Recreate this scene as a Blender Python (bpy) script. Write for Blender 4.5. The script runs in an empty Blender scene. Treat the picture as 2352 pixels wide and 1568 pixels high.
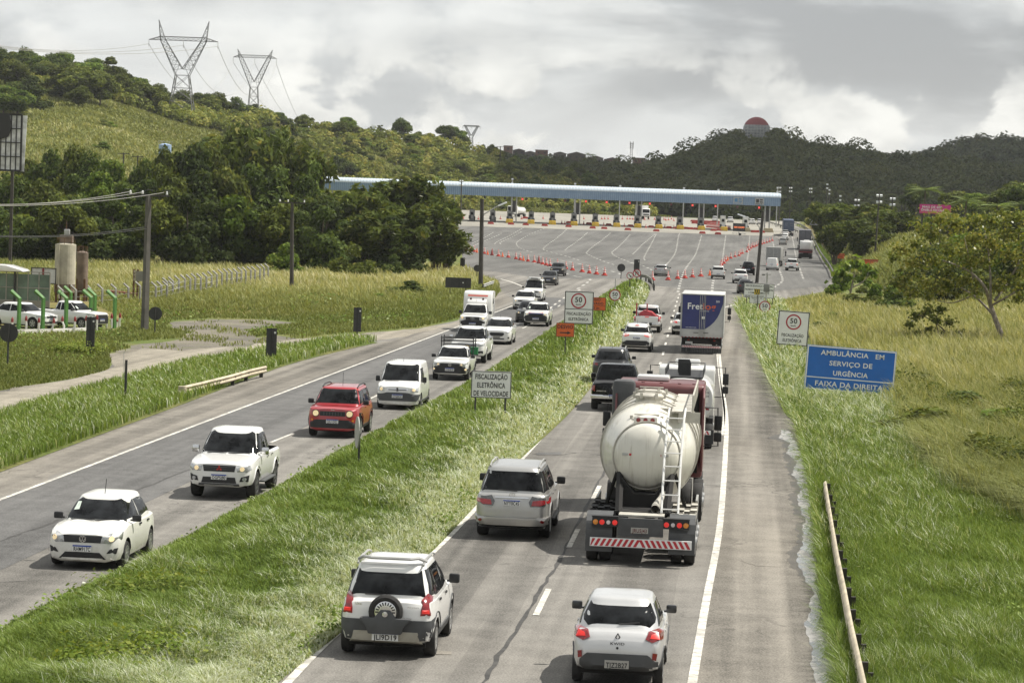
import bpy,bmesh,math,random
import numpy as np
from mathutils import Vector,Matrix
from mathutils.bvhtree import BVHTree
from mathutils.geometry import delaunay_2d_cdt
random.seed(7)
RNG=np.random.default_rng(7)
S=bpy.context.scene
COL=S.collection
# -------- camera, sky, sun, exposure
FOC,CAM_H,ROLL=6500.0,8.3,0.036
PITCH=math.atan((784-468.5)/FOC)
_f=np.array([0,math.cos(PITCH),-math.sin(PITCH)])
_r0=np.array([1.0,0,0])
_u0=np.array([0,math.sin(PITCH),math.cos(PITCH)])
_r=math.cos(ROLL)*_r0+math.sin(ROLL)*_u0
_u=-math.sin(ROLL)*_r0+math.cos(ROLL)*_u0
cam_data=bpy.data.cameras.new("camera")
cam_data.lens=36.0*FOC/2352.0
cam_data.sensor_width=36.0
cam_data.clip_start=1.0
cam_data.clip_end=20000.0
cam=bpy.data.objects.new("camera",cam_data)
COL.objects.link(cam)
mw=Matrix.Identity(4)
for i in range(3):
 mw[i][0],mw[i][1],mw[i][2]=_r[i],_u[i],-_f[i]
mw[2][3]=CAM_H
cam.matrix_world=mw
S.camera=cam
SUN_DIR=Vector((0.50,0.13,0.86)).normalized()
SUN_EL=math.asin(SUN_DIR.z)
SUN_AZ=math.atan2(SUN_DIR.x,SUN_DIR.y)
sun_data=bpy.data.lights.new("sun",'SUN')
sun_data.energy=5.0
sun_data.angle=math.radians(0.5)
sun_data.color=(1.0,0.955,0.87)
sun=bpy.data.objects.new("sun",sun_data)
COL.objects.link(sun)
sun.rotation_euler=SUN_DIR.to_track_quat('Z','Y').to_euler()
sun.location=(60,10,120)
S.view_settings.view_transform='Standard'
S.view_settings.look='None'
S.view_settings.exposure=0.36
S.view_settings.gamma=1.0
def N(nt,kind,**kw):
 n=nt.nodes.new(kind)
 for k,v in kw.items():
  if k.startswith('i_'):
   key=k[2:]
   key=int(key)if key.isdigit()else key
   n.inputs[key].default_value=v
  else:
   setattr(n,k,v)
 return n
def link(nt,a,b):
 nt.links.new(a,b)
def math_node(nt,op,a,b=None,c=None,clamp=False):
 n=nt.nodes.new('ShaderNodeMath')
 n.operation=op
 n.use_clamp=clamp
 for i,v in enumerate((a,b,c)):
  if v is None:
   continue
  if isinstance(v,(int,float)):
   n.inputs[i].default_value=v
  else:
   nt.links.new(v,n.inputs[i])
 return n.outputs[0]
def maprange(nt,v,a,b,c=0.0,d=1.0,smooth=True):
 n=nt.nodes.new('ShaderNodeMapRange')
 n.interpolation_type='SMOOTHSTEP' if smooth else 'LINEAR'
 nt.links.new(v,n.inputs[0])
 n.inputs[1].default_value,n.inputs[2].default_value=a,b
 n.inputs[3].default_value,n.inputs[4].default_value=c,d
 return n.outputs[0]
def mixc(nt,fac,a,b,blend='MIX'):
 n=nt.nodes.new('ShaderNodeMix')
 n.data_type='RGBA'
 n.blend_type=blend
 for sock,v in((n.inputs[0],fac),(n.inputs[6],a),(n.inputs[7],b)):
  if isinstance(v,(int,float)):
   sock.default_value=v
  elif isinstance(v,tuple):
   sock.default_value=v if len(v)==4 else(*v,1)
  else:
   nt.links.new(v,sock)
 return n.outputs[2]
def noise(nt,vec,scale,detail=4,rough=0.55,dist=0.0):
 n=nt.nodes.new('ShaderNodeTexNoise')
 n.inputs['Scale'].default_value=scale
 n.inputs['Detail'].default_value=detail
 n.inputs['Roughness'].default_value=rough
 n.inputs['Distortion'].default_value=dist
 if vec is not None:
  nt.links.new(vec,n.inputs['Vector'])
 return n.outputs['Fac']
def scaled(nt,vec,sc,loc=(0,0,0),rot=(0,0,0)):
 n=nt.nodes.new('ShaderNodeMapping')
 n.inputs['Scale'].default_value=sc
 n.inputs['Location'].default_value=loc
 n.inputs['Rotation'].default_value=rot
 nt.links.new(vec,n.inputs['Vector'])
 return n.outputs[0]
world=bpy.data.worlds.new("World")
S.world=world
world.use_nodes=True
wt=world.node_tree
wt.nodes.clear()
sky=N(wt,'ShaderNodeTexSky',sky_type='NISHITA')
sky.sun_disc=False
sky.sun_elevation=SUN_EL
sky.sun_rotation=SUN_AZ
tc=N(wt,'ShaderNodeTexCoord')
gen=tc.outputs['Generated']
sep=N(wt,'ShaderNodeSeparateXYZ')
link(wt,gen,sep.inputs[0])
EZ=sep.outputs[2]
v1=scaled(wt,gen,(1,1,2.6),(0.37,0.1,0.72))
n1=noise(wt,v1,11,8,0.55,0.1)
v2=scaled(wt,gen,(1,1,4.2),(3.1,0.2,1.35))
n2=noise(wt,v2,6.5,7,0.55,0.3)
v3=scaled(wt,gen,(1,1,1.55),(5.2,1.3,0.4))
n3=noise(wt,v3,25,12,0.54,0.3)
soft=mixc(wt,maprange(wt,n1,0.40,0.58),(0.50,0.515,0.52),(0.71,0.72,0.71))
soft=mixc(wt,math_node(wt,'MULTIPLY',maprange(wt,n3,0.47,0.66),0.55),soft,(0.82,0.82,0.79))
dark_amt=math_node(wt,'MULTIPLY',maprange(wt,n2,0.44,0.62),maprange(wt,EZ,0.004,0.055))
right_amt=maprange(wt,sep.outputs[0],-0.12,0.12)
dark_amt=math_node(wt,'MULTIPLY',dark_amt,math_node(wt,'ADD',math_node(wt,'MULTIPLY',right_amt,0.65),0.35))
soft=mixc(wt,dark_amt,soft,(0.36,0.365,0.37))
low=maprange(wt,EZ,0.012,0.052,1.0,0.0)
thr=math_node(wt,'ADD',n3,math_node(wt,'MULTIPLY',math_node(wt,'SUBTRACT',low,1.0),0.09))
cum=math_node(wt,'MULTIPLY',maprange(wt,thr,0.43,0.525),maprange(wt,EZ,0.040,0.064,1.0,0.0))
shade=mixc(wt,maprange(wt,noise(wt,v3,44,8,0.55),0.3,0.7),(0.64,0.64,0.615),(0.93,0.92,0.87))
cl=mixc(wt,math_node(wt,'MULTIPLY',cum,0.85),soft,shade)
cl10=N(wt,'ShaderNodeVectorMath',operation='SCALE')
link(wt,cl,cl10.inputs[0])
cl10.inputs['Scale'].default_value=10.0
fin=mixc(wt,0.90,sky.outputs[0],cl10.outputs[0])
bg=N(wt,'ShaderNodeBackground')
bg.inputs['Strength'].default_value=0.1
link(wt,fin,bg.inputs['Color'])
wo=N(wt,'ShaderNodeOutputWorld')
link(wt,bg.outputs[0],wo.inputs['Surface'])
# -------- ground profile and helpers
def zr(y):
 t=np.clip(np.asarray(y,float)-480,0,240)
 return 5.9e-5*t*t+np.clip(np.asarray(y,float)-720,0,130)*0.02
def ray(px,py):
 return _f+(px-1176)/FOC*_r-(py-784)/FOC*_u
def at(px,py,Y):
 d=ray(px,py)
 return np.array([d[0]*Y/d[1],Y,CAM_H+d[2]*Y/d[1]])
def G(px,py,dz=0.0):
 d=ray(px,py)
 lo,hi=20.0,3000.0
 for _ in range(48):
  m=(lo+hi)/2
  if CAM_H+d[2]*m/d[1]>zr(m)+dz:
   lo=m
  else:
   hi=m
 return np.array([d[0]*lo/d[1],lo,float(zr(lo))+dz])
def g2(pts):
 return[tuple(G(*p)[:2])for p in pts]
def obj(name,mesh,mat=None,parent=None,loc=None,rot=None):
 o=bpy.data.objects.new(name,mesh)
 COL.objects.link(o)
 if mat is not None and len(mesh.materials)==0:
  mesh.materials.append(mat)
 if parent is not None:
  o.parent=parent
 if loc is not None:
  o.location=loc
 if rot is not None:
  o.rotation_euler=rot
 return o
def tag(o,label=None,cat=None,group=None,kind=None):
 if label:
  o['label']=label
 if cat:
  o['category']=cat
 if group:
  o['group']=group
 if kind:
  o['kind']=kind
 return o
def empty(name,loc=(0,0,0),rz=0.0):
 o=bpy.data.objects.new(name,None)
 COL.objects.link(o)
 o.empty_display_size=0.3
 o.location=loc
 o.rotation_euler=(0,0,rz)
 return o
def np_mesh(name,verts,faces,smooth=False,colors=None,mats=None):
 me=bpy.data.meshes.new(name)
 verts=np.asarray(verts,np.float32)
 me.vertices.add(len(verts))
 me.vertices.foreach_set('co',verts.ravel())
 if not isinstance(faces,list):
  faces=[faces]
 loops=np.concatenate([f.ravel()for f in faces]).astype(np.int32)
 tot=np.concatenate([np.full(len(f),f.shape[1])for f in faces]).astype(np.int32)
 start=np.concatenate([[0],np.cumsum(tot)[:-1]]).astype(np.int32)
 me.loops.add(len(loops))
 me.loops.foreach_set('vertex_index',loops)
 me.polygons.add(len(tot))
 me.polygons.foreach_set('loop_start',start)
 me.polygons.foreach_set('loop_total',tot)
 if smooth:
  me.polygons.foreach_set('use_smooth',np.ones(len(tot),bool))
 if colors is not None:
  at_=me.attributes.new('tint','FLOAT','POINT')
  at_.data.foreach_set('value',np.asarray(colors,np.float32))
 me.update(calc_edges=True)
 me.validate()
 return me
class MB:
 def __init__(self):
  self.v,self.f=[],[]
 def add(self,vs,fs):
  b=len(self.v)
  self.v+=[tuple(map(float,q))for q in vs]
  self.f+=[tuple(b+i for i in q)for q in fs]
  return self
 def box(self,c,s,rz=0.0,m=None):
  hx,hy,hz=s[0]/2,s[1]/2,s[2]/2
  vs=[Vector((x,y,z))for x in(-hx,hx)for y in(-hy,hy)for z in(-hz,hz)]
  R=m if m is not None else Matrix.Rotation(rz,3,'Z')
  vs=[R@q+Vector(c)for q in vs]
  return self.add(vs,[(0,1,3,2),(4,6,7,5),(0,4,5,1),(2,3,7,6),(0,2,6,4),(1,5,7,3)])
 def tube(self,pts,r,n=8,cap=True,r2=None):
  pts=[Vector(p)for p in pts]
  rings=[]
  up=Vector((0,0,1))
  m=len(pts)
  for i,p in enumerate(pts):
   d=(pts[min(i+1,m-1)]-pts[max(i-1,0)]).normalized()
   a=d.cross(up if abs(d.z)<0.95 else Vector((1,0,0))).normalized()
   b=d.cross(a)
   rr=r if r2 is None else r+(r2-r)*i/(m-1)
   if isinstance(r,(list,tuple)):
    rr=r[i]
   rings.append([p+rr*(math.cos(t)*a+math.sin(t)*b)for t in[2*math.pi*k/n for k in range(n)]])
  vs=[q for g in rings for q in g]
  fs=[(i*n+k,i*n+(k+1)%n,(i+1)*n+(k+1)%n,(i+1)*n+k)for i in range(m-1)for k in range(n)]
  if cap:
   fs+=[tuple(range(n)),tuple((m-1)*n+k for k in reversed(range(n)))]
  return self.add(vs,fs)
 def lathe(self,prof,n=16,axis='Z',c=(0,0,0),cap=True):
  vs=[]
  for(r,h)in prof:
   for k in range(n):
    t=2*math.pi*k/n
    a,b=r*math.cos(t),r*math.sin(t)
    q=(a,b,h)if axis=='Z' else((h,a,b)if axis=='X' else(a,h,b))
    vs.append((q[0]+c[0],q[1]+c[1],q[2]+c[2]))
  m=len(prof)
  fs=[(i*n+k,i*n+(k+1)%n,(i+1)*n+(k+1)%n,(i+1)*n+k)for i in range(m-1)for k in range(n)]
  if cap:
   fs+=[tuple(reversed(range(n))),tuple((m-1)*n+k for k in range(n))]
  return self.add(vs,fs)
 def prism(self,poly,axis,a,b):
  def q(p,h):
   return{'X':(h,p[0],p[1]),'Y':(p[0],h,p[1]),'Z':(p[0],p[1],h)}[axis]
  n=len(poly)
  vs=[q(p,a)for p in poly]+[q(p,b)for p in poly]
  fs=[tuple(range(n)),tuple(reversed(range(n,2*n)))]+[(i,n+i,n+(i+1)%n,(i+1)%n)for i in range(n)]
  return self.add(vs,fs)
 def mesh(self,name,bevel=0.0,smooth=False,seg=2):
  me=bpy.data.meshes.new(name)
  me.from_pydata(self.v,[],self.f)
  bm=bmesh.new()
  bm.from_mesh(me)
  bmesh.ops.recalc_face_normals(bm,faces=bm.faces)
  if bevel>0:
   es=[e for e in bm.edges if len(e.link_faces)==2 and e.calc_face_angle(0)>0.5]
   bmesh.ops.bevel(bm,geom=es,offset=bevel,segments=seg,profile=0.5,affect='EDGES',clamp_overlap=True)
  bm.to_mesh(me)
  bm.free()
  if smooth or bevel>0:
   me.polygons.foreach_set('use_smooth',[True]*len(me.polygons))
   me.set_sharp_from_angle(angle=0.7)
  return me
 def build(self,name,mat,parent=None,bevel=0.0,smooth=False,loc=None,rot=None):
  return obj(name,self.mesh(name,bevel,smooth),mat,parent,loc,rot)
def inside_poly(pts,poly):
 x,y=pts[:,0],pts[:,1]
 p=np.asarray(poly,float)
 c=np.zeros(len(pts),bool)
 j=len(p)-1
 for i in range(len(p)):
  xi,yi,xj,yj=p[i,0],p[i,1],p[j,0],p[j,1]
  if yi!=yj:
   m=((yi>y)!=(yj>y))&(x<(xj-xi)*(y-yi)/(yj-yi)+xi)
   c^=m
  j=i
 return c
def cdt_fill(poly,step,stepy=None):
 p=np.asarray(poly,float)
 n=len(p)
 pts=[Vector((a,b))for a,b in p]
 edges=[(i,(i+1)%n)for i in range(n)]
 lo,hi=p.min(0),p.max(0)
 sy=stepy or step
 gx,gy=np.meshgrid(np.arange(lo[0]+step/2,hi[0],step),np.arange(lo[1]+sy/2,hi[1],sy))
 g=np.c_[gx.ravel(),gy.ravel()]
 if len(g):
  g=g[inside_poly(g,p)]
  pts+=[Vector((a,b))for a,b in g]
 r=delaunay_2d_cdt(pts,edges,[],1,1e-5)
 return np.array([tuple(q)for q in r[0]]),[tuple(f)for f in r[2]]
def refine(poly,step):
 out=[]
 n=len(poly)
 for i in range(n):
  a,b=np.asarray(poly[i],float),np.asarray(poly[(i+1)%n],float)
  k=max(1,int(np.linalg.norm(b-a)/step))
  out+=[tuple(a+(b-a)*t/k)for t in range(k)]
 return out
def sheet(name,poly,dz,mat,step=25.0,kind='structure',wob=0.0,edge=None):
 p=refine(poly,edge or step)
 if wob:
  p=[(x+wob*(math.sin(x*1.7+y*0.9)*math.sin(y*0.37)+0.7*math.sin(y*1.93+1)*math.sin(y*0.23)+0.5*math.sin(y*4.7+x)),y+wob*math.sin(x*2.3+y*0.61))for x,y in p]
 v,f=cdt_fill(p,step)
 v3=np.c_[v,zr(v[:,1])+dz*(1+5*np.clip((v[:,1]-420)/100,0,1))]
 me=bpy.data.meshes.new(name)
 me.from_pydata([tuple(q)for q in v3],[],f)
 o=obj(name,me,mat)
 if kind:
  o['kind']=kind
 return o
def strip_poly(line,w):
 L=np.asarray(line,float)
 d=np.gradient(L,axis=0)
 d/=np.linalg.norm(d,axis=1)[:,None]
 n=np.c_[-d[:,1],d[:,0]]*w/2
 return[tuple(q)for q in L+n]+[tuple(q)for q in(L-n)[::-1]]
def catmull(P,n=8):
 P=np.asarray(P,float)
 out=[]
 m=len(P)
 for i in range(m-1):
  a,b,c,d=P[max(i-1,0)],P[i],P[i+1],P[min(i+2,m-1)]
  for k in range(n):
   t=k/n
   out.append(0.5*(2*b+(c-a)*t+(2*a-5*b+4*c-d)*t*t+(3*b-a-3*c+d)*t**3))
 out.append(P[-1])
 return np.array(out)
 # -------- materials
MATS={}
def M(name,col,rough=0.5,metal=0.0,var=0.12,scale=4.0,bump=0.0,coat=0.0,emit=0.0,spec=0.5,dirt=0.0):
 if name in MATS:
  return MATS[name]
 m=bpy.data.materials.new(name)
 m.use_nodes=True
 nt=m.node_tree
 b=nt.nodes['Principled BSDF']
 t=N(nt,'ShaderNodeTexCoord')
 vec=t.outputs['Object']
 n=noise(nt,vec,scale,5,0.6)
 lo=tuple(c*(1-var)for c in col)
 hi=tuple(min(1,c*(1+var))for c in col)
 c=mixc(nt,maprange(nt,n,0.3,0.7),lo,hi)
 if dirt>0:
  sp=N(nt,'ShaderNodeSeparateXYZ')
  link(nt,vec,sp.inputs[0])
  hgt=maprange(nt,sp.outputs[2],0.1,0.75,1.0,0.0)
  dn=maprange(nt,noise(nt,vec,7,6,0.65),0.35,0.7)
  c=mixc(nt,math_node(nt,'MULTIPLY',math_node(nt,'MULTIPLY',hgt,dn),dirt),c,(0.23,0.19,0.13))
 link(nt,c,b.inputs['Base Color'])
 b.inputs['Roughness'].default_value=rough
 b.inputs['Metallic'].default_value=metal
 b.inputs['Specular IOR Level'].default_value=spec
 b.inputs['Coat Weight'].default_value=coat
 b.inputs['Coat Roughness'].default_value=0.06
 if emit>0:
  b.inputs['Emission Color'].default_value=(*col,1)
  b.inputs['Emission Strength'].default_value=emit
 if bump>0:
  bp=N(nt,'ShaderNodeBump')
  bp.inputs['Strength'].default_value=bump
  bp.inputs['Distance'].default_value=0.02
  link(nt,noise(nt,vec,scale*8,4,0.6),bp.inputs['Height'])
  link(nt,bp.outputs[0],b.inputs['Normal'])
 MATS[name]=m
 return m
def road_vec(nt):
 g=N(nt,'ShaderNodeNewGeometry')
 return g.outputs['Position'],scaled(nt,g.outputs['Position'],(1,1,1),(0,0,0),(0,0,0.082))
def asphalt_mat(name,base,streak=0.25,patch=0.25,crack=1.0):
 m=bpy.data.materials.new(name)
 m.use_nodes=True
 nt=m.node_tree
 b=nt.nodes['Principled BSDF']
 pos,rv=road_vec(nt)
 fine=noise(nt,pos,26,3,0.75)
 mid=noise(nt,pos,0.9,6,0.65)
 big=noise(nt,scaled(nt,rv,(0.16,0.02,1)),1.0,5,0.6)
 st=noise(nt,scaled(nt,rv,(1.15,0.012,1)),1.0,3,0.5)
 k=math_node(nt,'ADD',math_node(nt,'MULTIPLY',maprange(nt,fine,0.25,0.75,-1,1),0.50),math_node(nt,'ADD',math_node(nt,'MULTIPLY',maprange(nt,mid,0.25,0.75,-1,1),0.20),math_node(nt,'ADD',math_node(nt,'MULTIPLY',maprange(nt,big,0.3,0.7,-1,1),patch),math_node(nt,'MULTIPLY',maprange(nt,st,0.3,0.7,-1,1),streak))))
 k=math_node(nt,'ADD',k,1.0)
 vm=N(nt,'ShaderNodeVectorMath',operation='SCALE')
 vm.inputs[0].default_value=base
 link(nt,k,vm.inputs['Scale'])
 c=vm.outputs[0]
 vo=N(nt,'ShaderNodeTexVoronoi',feature='DISTANCE_TO_EDGE')
 vo.inputs['Scale'].default_value=1.0
 wv=nt.nodes.new('ShaderNodeVectorMath')
 wv.operation='ADD'
 link(nt,scaled(nt,rv,(0.55,0.16,1)),wv.inputs[0])
 nz=N(nt,'ShaderNodeTexNoise')
 nz.inputs['Scale'].default_value=0.8
 nz.inputs['Detail'].default_value=6
 link(nt,rv,nz.inputs['Vector'])
 sc=N(nt,'ShaderNodeVectorMath',operation='SCALE')
 sc.inputs['Scale'].default_value=0.9
 link(nt,nz.outputs['Color'],sc.inputs[0])
 link(nt,sc.outputs[0],wv.inputs[1])
 link(nt,wv.outputs[0],vo.inputs['Vector'])
 worn=maprange(nt,noise(nt,rv,0.11,4,0.6),0.5,0.62)
 cr=math_node(nt,'MULTIPLY',maprange(nt,vo.outputs['Distance'],0.004,0.022,1,0),worn)
 c=mixc(nt,math_node(nt,'MULTIPLY',cr,0.6*crack),c,tuple(x*0.35 for x in base))
 link(nt,c,b.inputs['Base Color'])
 b.inputs['Roughness'].default_value=0.88
 b.inputs['Specular IOR Level'].default_value=0.25
 bp=N(nt,'ShaderNodeBump')
 bp.inputs['Strength'].default_value=0.5
 bp.inputs['Distance'].default_value=0.012
 link(nt,fine,bp.inputs['Height'])
 link(nt,bp.outputs[0],b.inputs['Normal'])
 MATS[name]=m
 return m
def earth_mat(name,cols,scale=0.3,fine=6.0,bump=0.6):
 m=bpy.data.materials.new(name)
 m.use_nodes=True
 nt=m.node_tree
 b=nt.nodes['Principled BSDF']
 g=N(nt,'ShaderNodeNewGeometry')
 pos=g.outputs['Position']
 a=noise(nt,pos,scale,8,0.65)
 d=noise(nt,pos,fine,5,0.7)
 c=mixc(nt,maprange(nt,a,0.38,0.62),cols[0],cols[1])
 c=mixc(nt,math_node(nt,'MULTIPLY',maprange(nt,noise(nt,pos,scale*3.1,6,0.7),0.5,0.66),0.8),c,cols[2])
 k=maprange(nt,d,0.25,0.75,0.62,1.4)
 vm=N(nt,'ShaderNodeVectorMath',operation='SCALE')
 link(nt,c,vm.inputs[0])
 link(nt,k,vm.inputs['Scale'])
 link(nt,vm.outputs[0],b.inputs['Base Color'])
 b.inputs['Roughness'].default_value=0.95
 b.inputs['Specular IOR Level'].default_value=0.1
 bp=N(nt,'ShaderNodeBump')
 bp.inputs['Strength'].default_value=bump
 bp.inputs['Distance'].default_value=0.06
 link(nt,d,bp.inputs['Height'])
 link(nt,bp.outputs[0],b.inputs['Normal'])
 MATS[name]=m
 return m
def leaf_mat(name,stops,trans=0.35,rough=0.55,objvar=0.25,gloss=0.10):
 m=bpy.data.materials.new(name)
 m.use_nodes=True
 nt=m.node_tree
 nt.nodes.clear()
 a=N(nt,'ShaderNodeAttribute',attribute_name='tint')
 rp=N(nt,'ShaderNodeValToRGB')
 el=rp.color_ramp.elements
 while len(el)<len(stops):
  el.new(0.5)
 for e,(p,c)in zip(el,stops):
  e.position=p
  e.color=(*c,1)
 link(nt,a.outputs['Fac'],rp.inputs[0])
 oi=N(nt,'ShaderNodeObjectInfo')
 k=maprange(nt,oi.outputs['Random'],0,1,1-objvar,1+objvar,smooth=False)
 vm=N(nt,'ShaderNodeVectorMath',operation='SCALE')
 link(nt,rp.outputs[0],vm.inputs[0])
 link(nt,k,vm.inputs['Scale'])
 d=N(nt,'ShaderNodeBsdfDiffuse')
 t=N(nt,'ShaderNodeBsdfTranslucent')
 link(nt,vm.outputs[0],d.inputs[0])
 tcol=mixc(nt,1.0,vm.outputs[0],(1.25,1.15,0.55),'MULTIPLY')
 link(nt,tcol,t.inputs[0])
 mx=N(nt,'ShaderNodeMixShader')
 mx.inputs[0].default_value=trans
 link(nt,d.outputs[0],mx.inputs[1])
 link(nt,t.outputs[0],mx.inputs[2])
 gl=N(nt,'ShaderNodeBsdfGlossy')
 gl.inputs['Roughness'].default_value=rough
 gl.inputs['Color'].default_value=(0.9,0.9,0.85,1)
 fr=N(nt,'ShaderNodeFresnel')
 fr.inputs[0].default_value=1.4
 m2=N(nt,'ShaderNodeMixShader')
 link(nt,math_node(nt,'MULTIPLY',fr.outputs[0],gloss),m2.inputs[0])
 link(nt,mx.outputs[0],m2.inputs[1])
 link(nt,gl.outputs[0],m2.inputs[2])
 o=N(nt,'ShaderNodeOutputMaterial')
 link(nt,m2.outputs[0],o.inputs['Surface'])
 MATS[name]=m
 return m
m_asphalt=asphalt_mat('asphalt',(0.158,0.149,0.134),0.30,0.28)
m_asphalt_dark=asphalt_mat('asphalt_dark',(0.105,0.103,0.100),0.2,0.15,0.3)
m_shoulder=asphalt_mat('shoulder_asphalt',(0.172,0.158,0.136),0.34,0.30,1.0)
m_track=asphalt_mat('track_surface',(0.235,0.212,0.170),0.2,0.2,0.4)
m_plaza=asphalt_mat('plaza_asphalt',(0.118,0.115,0.108),0.1,0.25,0.9)
m_concrete=M('concrete',(0.25,0.235,0.20),0.9,var=0.2,scale=0.15)
m_gravel=earth_mat('gravel',[(0.13,0.12,0.105),(0.19,0.17,0.14),(0.14,0.15,0.07)],0.25,9)
m_grassland=earth_mat('grass_soil',[(0.095,0.125,0.032),(0.15,0.15,0.055),(0.07,0.095,0.026)],0.12,5)
m_dry=earth_mat('dry_grass_soil',[(0.21,0.175,0.07),(0.15,0.14,0.05),(0.10,0.10,0.035)],0.09,4)
m_hill=earth_mat('hill_grass',[(0.185,0.165,0.062),(0.125,0.135,0.042),(0.085,0.105,0.030)],0.03,0.9,1.0)
m_forest_floor=earth_mat('forest_floor',[(0.030,0.040,0.014),(0.05,0.055,0.02),(0.03,0.035,0.012)],0.05,0.6)
m_white_line=M('road_paint',(0.52,0.50,0.45),0.8,var=0.35,scale=2.2)
m_faint_line=M('faint_paint',(0.38,0.37,0.34),0.85,var=0.3,scale=0.5)
# -------- ground, roads, markings
for mm,amt in((m_white_line,0.75),(m_faint_line,0.6)):
 nt=mm.node_tree
 pb=nt.nodes['Principled BSDF']
 old=pb.inputs['Base Color'].links[0].from_socket
 g_=N(nt,'ShaderNodeNewGeometry')
 wear=math_node(nt,'MULTIPLY',maprange(nt,noise(nt,g_.outputs['Position'],5.0,6,0.75),0.52,0.62),amt)
 link(nt,mixc(nt,wear,old,(0.17,0.16,0.145)),pb.inputs['Base Color'])
TH=0.082
xs=np.concatenate([np.linspace(-4000,-400,8),np.arange(-360,361,40),np.linspace(400,4000,8)])
ys=np.concatenate([[-200,0],np.arange(40,460,20),np.arange(460,880,7),np.arange(880,1000,20),np.linspace(1100,9000,14)])
gx,gy=np.meshgrid(xs,ys)
gv=np.c_[gx.ravel(),gy.ravel(),zr(gy.ravel())]
nx,ny=len(xs),len(ys)
idx=np.arange(nx*ny).reshape(ny,nx)
gf=np.stack([idx[:-1,:-1],idx[:-1,1:],idx[1:,1:],idx[1:,:-1]],-1).reshape(-1,4)
ground=obj('ground',np_mesh('ground',gv,gf,True),m_grassland)
ground['kind']='structure'
MED_L=[(-420,1690),(95,1400),(355,1275),(620,1130),(830,1010),(1100,865),(1290,740),(1400,668),(1445,643)]
MED_R=[(580,1690),(640,1568),(800,1440),(985,1275),(1090,1165),(1190,1060),(1330,925),(1420,800),(1470,715),(1492,672),(1490,655),(1470,645)]
STRIP_LO=[(-700,1340),(0,1085),(200,1010),(430,925),(640,845),(760,812),(868,787)]
STRIP_HI=[(852,784),(785,780),(735,788),(689,797),(624,804),(581,812),(437,837),(191,902),(0,960),(-700,1150)]
TRACK_HI=[(-700,1000),(0,897),(191,866),(250,848),(258,835),(250,815),(300,800),(396,798),(560,792),(650,782),(760,772),(850,764),(960,755),(1050,736),(1100,708),(1140,685),(1152,668),(1145,654),(1110,640),(1062,622)]
VERGE_R=[(1950,1690),(1925,1568),(1893,1400),(1873,1204),(1858,1099),(1829,978),(1803,949),(1749,836),(1705,745),(1688,712),(1692,700),(1740,690),(1800,688),(1900,668),(1925,655),(1915,640)]
GUARD=[(1915,640),(1905,618),(1886,590),(1873,565),(1866,545),(1858,533),(1840,522),(1800,511),(1780,506)]
left_edge=g2(TRACK_HI)
right_edge=g2(VERGE_R+GUARD[1:])
road_poly=left_edge+g2([(1062,560),(1050,512)])+[tuple(G(1050,500)[:2])]+[(-30,850),(85,850)]+right_edge[::-1]+[(10,20),(-60,20)]
sheet('road',road_poly,0.004,m_asphalt,14.0,edge=6.0)
plaza=g2([(1062,618),(1062,560),(1050,516),(1200,521),(1500,532),(1775,541),(1800,555),(1840,545),(1866,556),(1884,592),(1905,625),(1905,655),(1690,678),(1495,655),(1440,640),(1330,640),(1240,640),(1150,625)])
sheet('plaza_surface',plaza,0.008,m_plaza,14.0,edge=6.0)
apron=g2([(1040,519),(1200,524),(1500,534),(1770,543),(1790,538),(1800,531)])+[(85,845),(-25,845)]
sheet('toll_apron',apron,0.012,m_concrete,12.0,edge=6.0)
LL=[(-700,1410),(0,1148),(500,958),(1000,770),(1230,682)]
a=np.array(g2(LL))
b=a+np.array([3.7,-0.1])
sheet('road_overlay',[tuple(q)for q in a]+[tuple(q)for q in b[::-1]],0.009,m_asphalt_dark,20,wob=0.05)
RL=[(1570,1690),(1590,1568),(1622,1380),(1653.7,1204),(1666.5,1033),(1668,960),(1659,887),(1652,814),(1648,760),(1655,715)]
sh=g2(RL)+g2([(1686,706)])+g2(VERGE_R[:9])[::-1]
sheet('hard_shoulder',sh,0.008,m_shoulder,12,edge=2.0)
lsh=g2(STRIP_LO+[(900,782),(960,765),(1050,738),(1105,706),(1150,668)])+g2([(1180,690),(1100,730),(1000,766),(500,953),(0,1142),(-700,1402)])
sheet('shoulder_strip',lsh,0.0065,m_shoulder,12,wob=0.15,edge=2.0)
track=g2(TRACK_HI[:13]+[(1050,741),(1000,756),(900,779)])+g2(STRIP_HI)
sheet('track',track,0.010,m_track,12,wob=0.2,edge=2.0)
gravel=g2([(262,812),(330,800),(420,806),(520,798),(640,786),(700,778),(640,770),(585,776),(560,760),(640,745),(690,742),(600,735),(480,733),(400,738),(380,752),(430,764),(420,780),(330,790)])
sheet('gravel_patch',gravel,0.014,m_gravel,8,wob=0.4,edge=2.0)
def marking(name,line,w,dz=0.016,cat=None):
 pl=catmull(g2(line),6)
 o=sheet(name,strip_poly(pl,w),dz,m_white_line,30.0)
 return o
class Dashes:
 def __init__(self):
  self.v,self.f=[],[]
 def line(self,px,on,off,w,start=0.0,world=False,dz=0.017):
  L=catmull(px if world else g2(px),10)
  seg=np.linalg.norm(np.diff(L,axis=0),axis=1)
  s=np.r_[0,np.cumsum(seg)]
  d=start
  while d+on<s[-1]:
   q=[np.array([np.interp(d+on*t,s,L[:,0]),np.interp(d+on*t,s,L[:,1])])for t in(0,0.5,1)]
   P=strip_poly(q,w)
   b0=len(self.v)
   self.v+=[(x,y,float(zr(y))+dz*(1+5*min(1,max(0,(y-420)/100))))for x,y in P]
   self.f+=[(b0,b0+1,b0+4,b0+5),(b0+1,b0+2,b0+3,b0+4)]
   d+=on+off
  return self
marking('road_marking',LL,0.13)
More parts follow.
